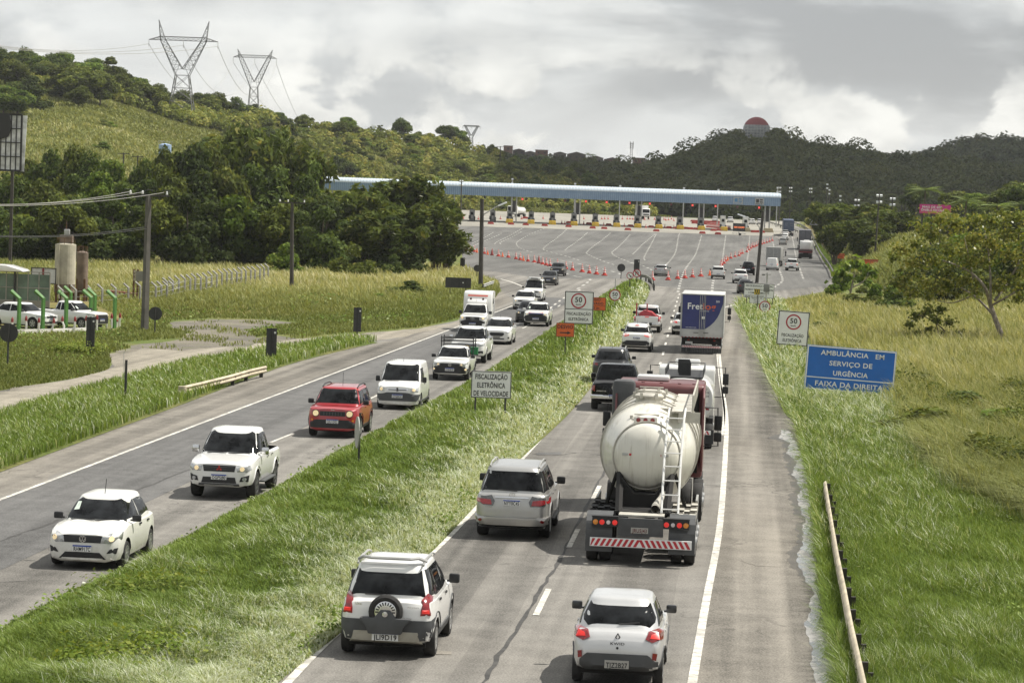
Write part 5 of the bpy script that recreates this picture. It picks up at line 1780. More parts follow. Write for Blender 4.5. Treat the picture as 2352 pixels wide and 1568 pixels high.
truck_wheels(bt,(6.9,),2.25,0.46,dual=False)
cab(bt,7.9,9.8,2.25,0.85,2.85,m_white2,0.3)
place_truck(bt,1610,812,0.6,'box lorry with navy blue rear doors and big white and orange lettering','lorry')
def box_lorry(name,W,Hb,L,z0,paint,rear=None,cabp=None,px=0,py=0,label='',ang=0.14,cabin=True):
 r=empty(name)
 b=MB().box((0,L/2,(z0+Hb)/2),(W,L,Hb-z0)).build('box_body',paint,r,bevel=0.02)
 f=MB()
 for x in(-W/2+0.05,0,W/2-0.05):
  f.box((x,-0.02,(z0+Hb)/2),(0.07,0.05,Hb-z0))
 for z in(z0+0.05,Hb-0.05):
  f.box((0,-0.02,z),(W,0.05,0.09))
 f.build('door_frame',rear or m_steel,b)
 m=MB().box((0,L/2,z0-0.2),(0.9,L,0.3))
 m.box((0,0.3,0.55),(W*0.95,0.05,0.5))
 m.build('frame',m_under,r)
 truck_wheels(r,(1.5,),W*0.96,0.46)
 truck_wheels(r,(L+0.7,),W*0.94,0.46,dual=False)
 if cabin:
  cab(r,L+0.15,L+2.0,W*0.93,0.8,min(Hb,2.8),cabp or m_white2,ac=False)
 for sx in(-1,1):
  MB().box((sx*W*0.36,-0.02,0.72),(0.22,0.04,0.10)).build('tail_lamp',m_red,r)
 place_truck(r,px,py,0.6,label,'lorry',ang)
 return r,b
m_curtain=M('curtain_grey',(0.10,0.10,0.115),0.7,var=0.2,scale=2)
box_lorry('box_lorry',2.3,3.0,5.2,0.95,M('box_grey',(0.27,0.27,0.26),0.6,var=0.15),px=1776,py=612,label='small grey box lorry hidden by the white van behind it',ang=0.16)
box_lorry('curtain_lorry',2.6,4.2,12.0,1.2,m_curtain,rear=m_graphite,px=1848,py=575,label='tall dark curtain sided lorry ahead of the white tipper',ang=0.10)
m_cont=M('container_blue',(0.055,0.075,0.125),0.6,var=0.25,scale=1.5)
r,b=box_lorry('container_lorry',2.5,4.0,12.0,1.35,m_cont,rear=m_cont,px=1811,py=543,label='dusty blue container lorry passing the end of the toll canopy',ang=0.06)
tx=MB()
for k in range(4):
 text_into(tx,('MAXI','TRANS','2200','4310')[k],(-0.6+1.2*(k%2),-0.05,3.1-0.5*(k//2)),0.20,'R')
tx.build('lettering',M('faded_white',(0.22,0.24,0.27),0.7),b)
tp=empty('tipper_lorry')
MB().prism([(-1.25,1.1),(1.25,1.1),(1.25,1.75),(-1.25,1.75)],'Y',0.1,5.6).build('tipper_body',M('tipper_dark',(0.05,0.025,0.025),0.7),tp,bevel=0.02)
MB().box((0,0.06,1.30),(2.3,0.06,0.20)).build('red_board',M('board_red',(0.20,0.03,0.035),0.6),tp)
MB().box((0.1,4.4,2.45),(1.75,2.4,1.4)).build('white_tank',m_white2,tp,bevel=0.15)
MB().box((0,0.35,0.65),(2.3,0.05,0.75)).build('mud_flap',m_under,tp)
MB().box((0,4.4,0.85),(0.9,8.0,0.3)).build('frame',m_under,tp)
truck_wheels(tp,(1.3,2.5),2.5,0.5)
truck_wheels(tp,(7.0,),2.4,0.5,dual=False)
cab(tp,6.1,8.3,2.4,0.9,3.3,m_white2,0.3)
place_truck(tp,1849,595,0.8,'dark tipper lorry with white load and white cab in the outer lane','lorry',0.13)
def far_lorry(px,py,box,label):
 r=empty('white_lorry')
 c_=cab(r,4.8,6.8,2.35,0.8,3.0,m_white2,0.2,ac=True)
 MB().box((0,6.82,1.25),(1.7,0.03,0.35)).build('grille',m_black,c_)
 if box:
  MB().box((0,2.3,2.4),(2.5,4.8,2.9)).build('box_body',m_white2,r,bevel=0.03)
 else:
  MB().lathe([(0.1,0.0),(0.8,0.1),(0.95,0.3),(0.95,4.2),(0.8,4.4),(0.1,4.5)],24,'Y',(0,0,1.75)).build('tank',m_white2,r,smooth=True)
 MB().box((0,3.2,0.75),(0.9,6.4,0.3)).build('frame',m_under,r)
 truck_wheels(r,(1.0,),2.4,0.46)
 truck_wheels(r,(5.7,),2.3,0.46,dual=False)
 p=G(px,py)
 r.location=(p[0],p[1]+6,float(zr(p[1]+6))+0.05)
 r.rotation_euler=(0,0,math.pi-(0.55 if not box else-0.25))
 tag(r,label,'lorry','vehicles at the toll plaza')
far_lorry(1202,500,False,'small white tank lorry stopped behind the booths left of centre')
far_lorry(1470,504,True,'white box lorry behind the booth column with red cones around')
# -------- hills
def vnoise(x,y,seed=0):
 out=0
 for o_,(s,a)in enumerate(((1,0.65),(2.7,0.35))):
  X,Y=np.asarray(x)*s+seed*7.3+o_*3.1,np.asarray(y)*s-seed*3.7
  xi,yi=np.floor(X),np.floor(Y)
  fx,fy=X-xi,Y-yi
  fx,fy=fx*fx*(3-2*fx),fy*fy*(3-2*fy)
  h=lambda i,j:np.modf(np.abs(np.sin(i*127.1+j*311.7)*43758.5453))[0]*2-1
  out=out+a*((h(xi,yi)*(1-fx)+h(xi+1,yi)*fx)*(1-fy)+(h(xi,yi+1)*(1-fx)+h(xi+1,yi+1)*fx)*fy)
 return out
class Hill:
 def __init__(self,name,foot,crest,mat,rough=1.5,seed=1,bulge=0.0,back=300,nu=90,nt=40):
  self.fu=[f[0]for f in foot]
  self.foot=foot
  self.crest=crest
  self.rough,self.seed,self.bulge,self.back=rough,seed,bulge,back
  u=np.linspace(min(c[0]for c in crest),max(c[0]for c in crest),nu)
  t=np.concatenate([[-0.12],np.linspace(0,1,nt),[1.15,1.4,1.8]])
  U,T=np.meshgrid(u,t)
  V=self.pt(U.ravel(),T.ravel())
  n,m=len(u),len(t)
  idx=np.arange(n*m).reshape(m,n)
  F=np.stack([idx[:-1,:-1],idx[:-1,1:],idx[1:,1:],idx[1:,:-1]],-1).reshape(-1,4)
  self.o=obj(name,np_mesh(name,V,F,True),mat)
  self.o['kind']='structure'
 def pt(self,u,t):
  u,t=np.asarray(u,float),np.asarray(t,float)
  cu=[c[0]for c in self.crest]
  cy=np.interp(u,cu,[c[1]for c in self.crest])
  cY=np.interp(u,cu,[c[2]for c in self.crest])
  fY=np.interp(u,[f[0]for f in self.foot],[f[1]for f in self.foot])
  dx=_f[0]+(u-1176)/FOC*_r[0]-(cy-784)/FOC*_u[0]
  dy=_f[1]+(u-1176)/FOC*_r[1]-(cy-784)/FOC*_u[1]
  dz=_f[2]+(u-1176)/FOC*_r[2]-(cy-784)/FOC*_u[2]
  cz=CAM_H+dz/dy*cY
  kx=dx/dy
  tc_=np.clip(t,0,1)
  Y=fY+(cY-fY)*t
  Y=np.where(t>1,cY+(t-1)*self.back,Y)
  zf=zr(fY)
  s=tc_**(1-self.bulge)*(1-0.25*np.sin(np.pi*tc_)*(0.5-tc_))
  z=zf+(cz-zf)*s
  z=np.where(t<0,zf-3,z)
  z=np.where(t>1,cz-(t-1)*0.45*self.back*0.5,z)
  X=kx*Y
  amp=self.rough*np.clip(tc_*6,0,1)*np.clip((1.02-tc_)*6,0.15,1)
  z=z+amp*vnoise(X/42,Y/60,self.seed)*1.6
  return np.stack([X,Y,z],-1)
left_hill=Hill('hill',[(-500,470),(300,520),(560,640),(740,760),(1000,840),(1700,880)],[(-500,190,860),(0,190,880),(200,205,890),(330,235,900),(420,262,905),(520,278,930),(600,280,950),(700,305,1000),(900,325,1040),(1030,330,1060),(1100,352,1070),(1200,385,1080),(1300,402,1090),(1400,440,1090),(1470,478,1090),(1560,497,1080)],m_hill,2.2,1,0.12)
ridge=Hill('ridge',[(1000,1150),(1800,1150)],[(1000,368,1700),(1100,366,1700),(1170,366,1700),(1250,372,1680),(1300,378,1680),(1340,382,1660),(1420,393,1660),(1500,397,1650),(1560,405,1650),(1800,410,1650)],m_forest_floor,1,3,0.2,nt=24)
far_hill=Hill('hill',[(1700,1600),(2700,1600)],[(1700,420,2300),(1950,420,2300),(2050,402,2300),(2120,380,2300),(2200,360,2300),(2260,348,2300),(2352,353,2300),(2450,365,2300),(2700,380,2300)],m_forest_floor,4,5,0.2,nt=20)
dome_hill=Hill('hill',[(1300,960),(1700,980),(2700,960)],[(1330,440,1250),(1400,430,1290),(1450,420,1320),(1520,402,1380),(1600,378,1420),(1680,345,1450),(1700,317,1450),(1774,317,1450),(1800,348,1450),(1830,356,1450),(1900,366,1450),(2000,382,1450),(2080,394,1450),(2150,400,1450),(2250,412,1450),(2352,420,1450),(2700,440,1450)],m_forest_floor,1.2,4,0.25,nt=36)
bank=Hill('embankment',[(1850,760),(1935,470),(1990,360),(2060,300),(2700,250)],[(1850,500,900),(1900,508,720),(1960,520,620),(2060,512,560),(2200,500,540),(2352,505,520),(2700,520,480)],m_dry,0.8,6,0.3,back=350,nt=26,nu=50)
sh_poly=[(48,905),(200,880),(420,900),(800,1000),(1000,2700),(-160,2700),(-70,1500),(15,1200),(36,1050)]
k_=930.0/SUN_DIR.z
cm=MB().prism([(x+SUN_DIR.x*k_,y+SUN_DIR.y*k_)for x,y in sh_poly],'Z',960.0,1060.0)
cloud=cm.build('cloud',M('cloud_white',(0.85,0.86,0.88),1.0,var=0.02,scale=0.01),None,bevel=30)  # unseen cloud above the view, outlined from the shadow wanted on the hills
cloud['kind']='structure'
# -------- toll plaza
PXM=lambda Y:FOC/Y
m_canopy=bpy.data.materials.new('canopy_sheet')
m_canopy.use_nodes=True
nt=m_canopy.node_tree
bs=nt.nodes['Principled BSDF']
tcn=N(nt,'ShaderNodeTexCoord')
wv=N(nt,'ShaderNodeTexWave',wave_type='BANDS',bands_direction='X')
wv.inputs['Scale'].default_value=0.62
wv.inputs['Distortion'].default_value=0.0
link(nt,tcn.outputs['Object'],wv.inputs['Vector'])
ncol=noise(nt,scaled(nt,tcn.outputs['Object'],(0.3,1,0.6)),1.0,5,0.6)
cc=mixc(nt,maprange(nt,ncol,0.3,0.7),(0.165,0.25,0.37),(0.21,0.30,0.42))
cc=mixc(nt,maprange(nt,wv.outputs['Fac'],0.55,0.95,0,0.45),cc,(0.085,0.15,0.25))  # darker bands put the rib shading of the corrugation into the colour
link(nt,cc,bs.inputs['Base Color'])
bs.inputs['Roughness'].default_value=0.45
bpn=N(nt,'ShaderNodeBump')
bpn.inputs['Distance'].default_value=0.06
link(nt,wv.outputs['Fac'],bpn.inputs['Height'])
link(nt,bpn.outputs[0],bs.inputs['Normal'])
m_roof=M('canopy_roof',(0.50,0.57,0.63),0.35,var=0.06,scale=1.0,metal=0.1)
m_booth=M('booth_grey',(0.18,0.18,0.175),0.55,var=0.15,scale=2)
m_yellow=M('barrier_yellow',(0.55,0.36,0.03),0.6,var=0.2,scale=2)
m_barrier=M('barrier_red',(0.42,0.045,0.035),0.6,var=0.25,scale=0.8)
m_dark=M('dark_metal',(0.03,0.03,0.03),0.6)
m_pole_dark=M('weathered_pole',(0.052,0.047,0.040),0.85,var=0.25,scale=1.5)
m_pole_conc=M('concrete_pole',(0.095,0.088,0.075),0.9,var=0.25,scale=1.2)
TY=722.0
def tp_(px,dy=0.0):
 return G(px,511+0.043*(px-1170))
cx0,cx1=at(735,420,TY)[0],at(1793,460,TY)[0]
cz0=float(at(1793,473.8,TY)[2])
can=empty('toll_canopy',((cx0+cx1)/2,TY,0))
w_=(cx1-cx0)/2
MB().prism([(0,cz0),(0,cz0+2.12),(14,cz0+2.12),(14,cz0)],'X',-w_,w_).build('fascia',m_canopy,can)
pr=[(-0.06,cz0+2.12),(-0.02,cz0+2.45),(0.25,cz0+2.85),(0.75,cz0+3.1),(2.0,cz0+3.25),(7,cz0+3.4),(12,cz0+3.25),(13.8,cz0+2.9),(14.1,cz0+2.13)]
rf=MB()
nrib=150
xs_=np.linspace(-w_-0.1,w_+0.1,nrib*2+1)
for i,x in enumerate(xs_):
 d=0.03 if i%2 else-0.015
 rf.v+=[(x,y-d*0.7,z+d)for y,z in pr]
m_=len(pr)
rf.f=[(i*m_+j,i*m_+j+1,(i+1)*m_+j+1,(i+1)*m_+j)for i in range(len(xs_)-1)for j in range(m_-1)]
rf.f+=[tuple(range(m_)),tuple((len(xs_)-1)*m_+j for j in reversed(range(m_)))]
rf.build('roof',m_roof,can)
for px0,px1 in((1684.5,1706.5),(1734,1755)):
 xa,xb=at(px0,462,TY)[0]-can.location.x,at(px1,462,TY)[0]-can.location.x
 bd=MB().box(((xa+xb)/2,-0.06,cz0+1.05),(xb-xa,0.08,1.75)).build('lane_board',M('board_grey',(0.33,0.35,0.36),0.5,var=0.2),can)
 pic=MB()
 for(u,v_,a,b_)in((0.28,0.55,0.32,0.7),(0.7,0.72,0.3,0.25),(0.7,0.38,0.34,0.22),(0.3,0.1,0.5,0.1),(0.72,0.12,0.2,0.12)):
  pic.box((xa+u*(xb-xa),-0.11,cz0+0.18+v_*1.75),(a*(xb-xa),0.02,b_*1.3))
 pic.build('pictogram',m_dark if px0>1700 else M('pictogram_blue',(0.06,0.20,0.38),0.5),bd)
for px in(770,1043,1180,1326,1469,1615,1771):
 p=tp_(px)
 x=p[0]-can.location.x
 if px<1100:
  MB().box((x,1.5,(float(zr(TY))+cz0)/2),(0.35,0.35,cz0-float(zr(TY)))).build('column',m_steel,can)
  continue
 z0=float(zr(TY))+0.3
 for dx in(-0.65,0.55):
  MB().box((x+dx,1.6,(z0+cz0)/2),(0.32,0.5,cz0-z0)).build('column',m_steel,can)
 MB().box((x-0.05,1.9,z0+3.9),(0.85,0.3,2.9)).build('column_panel',m_dark,can)
tag(can,'long blue toll plaza canopy with a pale ribbed roof and steel columns','toll canopy')
BOOTHS=[1084,1131,1170,1219,1268,1317.6,1367,1416,1464.5,1514,1563.7,1613,1665.4,1719]
def booth(px,bumper=True,tall=False):
 p=tp_(px)
 r=empty('toll_booth',(p[0],TY+0.5,float(zr(TY))))
 MB().prism([(-0.9,-3.2),(0.9,-3.2),(1.0,-2.4),(1.0,10),(-1.0,10),(-1.0,-2.4)],'Z',-0.05,0.22).build('island',m_dark if not tall else m_concrete,r)
 h=2.85 if not tall else 3.6
 b=MB().box((0.05,1.5,0.22+h/2),(1.35,2.2,h)).build('cabin',m_booth if not tall else m_white,r,bevel=0.12)
 MB().box((0.05,0.385,h*0.72),(0.75,0.06,0.75)).build('window',m_glass,b)
 MB().box((0.05,0.38,h*0.45),(0.30,0.05,0.9)).build('door_slot',m_plate_grey,b)
 MB().box((-0.55,0.1,1.15),(0.5,0.7,0.9)).build('ticket_machine',m_dark,r,bevel=0.05)
 MB().box((0.75,0.6,0.8),(0.35,0.5,1.2)).build('barrier_motor',m_dark,r,bevel=0.05)
 MB().box((0.0,1.5,h+0.32),(0.65,0.7,0.25)).build('roof_unit',m_dark,b,bevel=0.03)
 if tall:
  MB().lathe([(0.42,0),(0.42,-0.04)],20,'Y',(0.05,0.35,1.55)).build('round_notice',m_plate,b)
 return r
for i,px in enumerate(BOOTHS):
 tall=px>1650
 r=booth(px,px>1150,tall)
 tag(r,'white toll booth with round notice near the message board' if tall else 'grey toll booth with dark window under the blue canopy','toll booth','toll booths in a row')
 if px>1150:
  p=tp_(px)
  c=MB().prism([(-0.95,0.0),(0.95,0.0),(0.82,1.05),(-0.82,1.05)],'Y',-1.2,0.3)
  o=c.build('crash_cushion',m_yellow if px<1700 else M('cushion_beige',(0.33,0.28,0.18),0.7),None,bevel=0.15,loc=(p[0],TY-3.3,float(zr(TY-3.3))+0.02))
  tag(o,'yellow crash cushion in front of a toll booth' if px<1700 else 'faded beige crash cushion beside the message board','crash cushion','crash cushions at the booths')
p=tp_(1771)
o=MB().prism([(-1.35,0),(1.35,0),(1.0,1.1),(-1.0,1.1)],'Y',-1.5,1.0).build('crash_cushion',MATS['cushion_beige'],None,bevel=0.1,loc=(p[0],TY-2,float(zr(TY-2))))
tag(o,'concrete column footing at the end of the toll canopy','column footing')
m_x=M('signal_red',(0.9,0.08,0.06),0.4,emit=1.1)
m_xd=M('signal_dim',(0.22,0.05,0.05),0.5)
sig=[(1045+z/5.851,402+y/5.851,on)for z,y,on in((907,325,1),(1185,333,0),(1480,345,0),(1760,357,1),(2038,368,1))]+[(1435.5+z/5.851,402+y/5.851,on)for z,y,on in((60,379,1),(333,390,1),(620,398,0),(907,410,1),(1217,420,1),(1510,430,0),(1802,438,1))]
for px,py,on in sig:
 q=at(px,py,TY+1)
 r=empty('lane_signal',(q[0],q[1],cz0-0.55))
 MB().box((0,0,0),(0.62,0.25,0.62)).build('signal_box',m_dark,r)
 MB().box((0,0,0.43),(0.08,0.08,0.30)).build('bracket',m_dark,r)
 xm=MB()
 for a in(math.pi/4,-math.pi/4):
  xm.box((0,-0.14-0.01*(a>0),0),(0.62,0.02,0.14),m=Matrix.Rotation(a,3,'Y'))
 xm.build('red_cross',m_x if on else m_xd,r)
 tag(r,'lane signal with glowing red cross under the toll canopy' if on else 'unlit lane signal hanging under the toll canopy','lane signal','lane signals under the canopy')
for z in(125,403,675,957,1240,1523,1808,2080):
 q=at(1045+z/5.851,450,TY+1)
 o=MB().lathe([(0.26,-0.25),(0.34,0.25),(0.10,0.35),(0.05,0.55)],14,'Z').build('canopy_lamp',m_dark,None,loc=(q[0],q[1],cz0-0.55))
 tag(o,'black bucket shaped lamp hanging under the toll canopy','lamp','bucket lamps under the canopy')
p=G(1697,541)
vm=empty('message_board',(p[0],p[1],p[2]))
sc=6500/p[1]
MB().box((0,0,2.0),(28.5/sc,0.3,18.5/sc)).build('panel',m_dark,vm,bevel=0.03)
t=MB()
text_into(t,'0000 5302849',(0,-0.17,1.80),0.42,'R',width=24/sc)
t.build('lettering',M('led_orange',(0.9,0.22,0.08),0.4,emit=0.8),vm)
tr=MB().box((0,0,0.55),(3.4,1.2,0.12))
for x in(-1.4,-0.5,0.6,1.4):
 tr.tube([(x,0,0.0),(x,0,0.6)],0.04,6)
tr.tube([(0,0,0.5),(0,0,1.2)],0.09,8)
tr.build('trailer',m_steel,vm)
MB().lathe([(0.30,-0.1),(0.32,0),(0.30,0.1)],16,'Y',(0.2,-0.5,0.32)).build('wheel',m_tyre,vm)
tag(vm,'black message board with orange lettering standing on a trailer at the booths','message board')
# -------- cones and red barriers
m_cone_w=M('cone_white',(0.62,0.58,0.54),0.6,var=0.1)
m_cone_r=M('cone_red',(0.50,0.045,0.03),0.55,var=0.12)
m_cone_o=M('cone_orange',(0.72,0.12,0.025),0.55,var=0.1)
m_cone_d=M('cone_dark_red',(0.24,0.03,0.025),0.6,var=0.2)
def cone_proto(bm_,wm,name='traffic_cone'):
 r=empty(name)
 MB().prism([(-0.26,-0.26),(0.26,-0.26),(0.26,0.26),(-0.26,0.26)],'Z',0.0,0.13).build('base',bm_,r,bevel=0.03)
 prf=lambda z:0.22-0.19*(z-0.13)/0.87
 body=MB().lathe([(prf(0.13),0.13),(prf(1.0),1.0),(0.02,1.01)],14)
 b=body.build('body',bm_,r,smooth=True)
 if wm:
  for z0,z1 in((0.36,0.50),(0.60,0.71),(0.80,0.89)):
   MB().lathe([(prf(z0)+0.006,z0),(prf(z1)+0.006,z1)],14,cap=False).build('white_band',wm,b,smooth=True)
 return r
protos={}
def cone(px,py,kind='w',grp='cones across the plaza',lab=None):
 if kind not in protos:
  protos[kind]=cone_proto({'w':m_cone_r,'d':m_cone_d,'o':m_cone_o}[kind],{'w':m_cone_w,'d':None,'o':None}[kind])
  c=protos[kind]
 else:
  c=copy_tree(protos[kind])
 p=G(px,py)
 c.location=(p[0],p[1],p[2]+0.03)
 c.rotation_euler=(0,0,random.uniform(0,1.5))
 s={'w':1.05,'d':1.1,'o':0.75}[kind]
 c.scale=(s,s,s)
 tag(c,lab or{'w':'red and white banded traffic cone in the line across the plaza','d':'darker red traffic cone without white bands in the line','o':'short plain orange traffic cone among the banded ones'}[kind],'traffic cone',grp)
 return c
z1=lambda x,y:(1045+x/5.851,402+y/5.851)
z2=lambda x,y:(1435.5+x/5.851,402+y/5.851)
for q in((148,1018),(202,1026),(260,1035),(395,1062),(583,1095),(715,1113),(817,1132),(877,1145),(980,1165),(1063,1178),(1175,1205),(1225,1218),(1275,1230),(1375,1235),(1490,1268),(1578,1287),(1708,1308),(1803,1325),(1900,1340),(2008,1355)):
 cone(*z1(*q))
for q in((497,1082),(1125,1190)):
 cone(*z1(*q),'d')
for q in((293,1045),(438,1073),(638,1103),(920,1157)):
 cone(*z1(*q),'o')
for q in((368,1418),(578,1415),(705,1400),(803,1390),(905,1378),(1018,1368)):
 cone(*z2(*q),'w','cones behind the silver saloon','large banded cone standing in the row beside the silver saloon')
cone(*z2(1137,1355),'o','single orange cone','lone plain orange cone beside the small white pickup')
for q in((1285,1245),(1300,1215),(1330,1195),(1352,1165),(1420,1125),(1478,1105),(1530,1093),(1577,1060),(1638,1040),(1668,1015),(1693,990),(1713,970),(1735,975),(1762,960),(1795,945),(1840,935),(1868,925),(1905,915),(1940,903),(1978,888),(1548,1070),(1655,985)):
 cone(*z2(*q),'w','cones leading to the canopy end','banded cone in the slanting line towards the canopy end')
cone(*z2(1380,1150),'o','cones leading to the canopy end','plain orange cone in the slanting line near its lower end')
for q in((30,600),(68,600),(107,603),(262,605),(317,600),(398,605),(427,610),(525,605),(550,615),(585,610),(625,600),(655,620),(280,712),(655,724),(535,715),(415,705)):
 cone(*z2(*q),'w','cones behind the booths','small distant banded cone behind the toll booths')
for q in((58,592),(113,592),(313,602),(612,597),(895,597),(1185,592),(1435,662),(1475,667),(1730,672),(1732,597),(1973,597),(2013,597),(2058,597),(1997,687),(2275,699),(2250,599)):
 cone(*z1(*q),'w','cones behind the booths','small distant banded cone behind the toll booths')
for k in range(26):
 cone(*z2(1100+12.5*k,706+1.1*k),'w','dense row of cones right of the booths','cone in the dense row between the red barriers and the message board')
brp=None
def barrier(px,py,rz=0.0,grp='red barriers before the booths',lab='red plastic barrier on the road before the toll booths'):
 global brp
 if brp is None:
  brp=MB().prism([(-0.80,0),(0.80,0),(0.80,0.12),(0.60,0.55),(-0.60,0.55),(-0.80,0.12)],'Y',-0.2,0.2).prism([(-0.25,0.0),(0.25,0.0),(0.25,0.1),(-0.25,0.1)],'Y',-0.22,-0.2).build('plastic_barrier',m_barrier,None,bevel=0.04)
  o=brp
 else:
  o=brp.copy()
  COL.objects.link(o)
 p=G(px,py)
 o.location=(p[0],p[1],p[2]+0.06)
 o.rotation_euler=(0,0,rz)
 tag(o,lab,'barrier',grp)
 return o
for q in((480,664),(752,671),(950,680),(1205,690),(1525,704),(1850,723),(2005,730),(2320,744)):
 barrier(*z1(*q))
for q in((40,746),(420,762),(1040,791),(1250,802)):
 barrier(*z2(*q))
for q in((1530,652),(1800,668),(2065,682),(945,590)):
 barrier(*z1(*q),0,'red barriers between the booths','red plastic barrier closing a lane between two booths')
for q in((75,697),(350,710),(590,720),(700,726),(815,728),(880,734),(955,738),(1190,756),(1265,752),(1730,775),(1800,775),(1840,780)):
 barrier(*z2(*q),0,'red barriers between the booths','red plastic barrier closing a lane between two booths')
for k in range(7):
 barrier(*z2(915+58*k,632+3*k),0.0,'red barriers behind the booths','red barrier in the row beyond the toll booths')
 barrier(*z2(930+62*k,656+5*k),0.0,'red barriers behind the booths','red barrier in the row beyond the toll booths')
 # -------- poles, lamps, gantry
m_flood=M('floodlight_glass',(0.75,0.77,0.78),0.25,var=0.05)
def pole_between(px0,py0,px1,py1,r0,r1,mat,name,square=False):
 b=G(px1,py1)
 t=at(px0,py0,b[1])
 r=empty(name,tuple(b))
 L=Vector(t)-Vector(b)
 mb=MB().tube([(0,0,-0.3),tuple(L)],r0,4 if square else 10,r2=r1)
 mb.build('pole',mat,r,smooth=not square)
 return r,L,PXM(b[1])
FLOODS=[(1060,415,1058,517,0.20),(774,405,770,478,0.18),(1816,431,1813,515,0.12),(1862,433,1859,512,0.13),(1968.5,459,1958.7,604,0.13),(2019.5,448,2007,622,0.16),(2050,455.5,2040,613.6,0.16)]
FL=['floodlight pole with a square head left of the booths','floodlight pole at the hidden end of the canopy beyond the bamboo','slim floodlight pole right behind the canopy end','slim floodlight pole above the dark curtain lorry','slim dark floodlight pole right of the gantry','leaning dark pole with two floodlights behind the orange detour board','dark pole with double floodlights rightmost beside the grassy bank']
for(a,b_,c_,d_,rr),lb in zip(FLOODS,FL):
 r,L,s=pole_between(a,b_,c_,d_,rr,rr*0.7,m_pole_dark,'floodlight_pole')
 for k,dz in enumerate((0.0,-1.0)):
  hd=MB()
  for dx in(-0.35,0.35):
   hd.box((L.x+dx*0.8,L.y-0.25,L.z+dz-0.1),(0.36,0.3,0.30),m=Matrix.Rotation(0.4,3,'X'))
  hd.build('floodlight',m_flood,r)
 MB().box((L.x,L.y-0.05,L.z-0.35),(1.3,0.08,0.08)).build('crossbar',m_pole_dark,r)
 tag(r,lb,'light pole','floodlight poles round the plaza')
for px,py,Y in((1177,413,760),(1321,424,760),(1424.6,429,760),(1571,434,760),(1650,438,760),(1786,433,775),(1792,433,790),(1900,425,800),(1905,438,830),(1930,452,760)):
 t=at(px,py,Y)
 zb=float(zr(Y))-0.2
 r=empty('floodlight_pole',(t[0],Y,zb))
 MB().tube([(0,0,0),(0,0,t[2]-zb)],0.14,8).build('pole',m_steel if px<1790 else m_pole_dark,r)
 hd=MB()
 for dz in(0.2,-0.9):
  hd.box((0.0,-0.2,t[2]-zb+dz),(0.55,0.4,0.42))
 hd.build('floodlight',m_flood,r)
 tag(r,'floodlight head on a pole rising behind the toll canopy' if px<1790 else 'distant floodlight pole against the dark hill past the canopy','light pole','floodlight poles behind the canopy' if px<1790 else 'distant floodlight poles')
def street_lamp(px0,py0,px1,py1,arm,head,label,r0=0.17):
 r,L,s=pole_between(px0,py0,px1,py1,r0,r0*0.75,m_pole_dark,'street_lamp')
 Y=r.location.y
 A=[Vector(at(*q,Y))-Vector(r.location)for q in arm]
 MB().tube([tuple(q)for q in A],0.06,6).build('arm',m_steel,r,smooth=True)
 d=(A[-1]-A[-2]).normalized()
 hd=MB().box(tuple(A[-1]),(0.95,0.28,0.16),m=Matrix.Rotation(-math.atan2(d.z,d.x),3,'Y'))
 hd.build('lamp_head',m_flood,r,bevel=0.04)
 tag(r,label,'street lamp','street lamps at the plaza')
street_lamp(1107.4,456.7,1104,661,[(1106.5,500),(1112,492),(1125,484),(1140,475),(1154,469)],None,'tall dark lamp pole with its arm reaching out over the booths',0.25)
street_lamp(1752.5,486,1738,650,[(1745.5,535),(1744,522),(1736,512),(1718,500),(1703,495)],None,'leaning dark lamp pole with curved arm before the message board',0.22)
b=G(1942,600)
ga=empty('gantry',tuple(b))
sc=PXM(b[1])
hh=92/sc
MB().box((0,0,hh/2),(0.55,0.55,hh)).build('mast',m_steel,ga)
bm_=MB()
wl=86/sc
for z in(hh,hh-0.85):
 for y in(-0.3,0.3):
  bm_.box((-wl/2,y,z),(wl,0.14,0.14))
for k in range(12):
 x=-wl*k/12
 bm_.tube([(x,-0.3,hh if k%2 else hh-0.85),(x-wl/12,-0.3,hh-0.85 if k%2 else hh)],0.05,5)
bm_.build('truss',m_steel,ga)
tag(ga,'grey steel half gantry reaching over the outer lane','gantry')
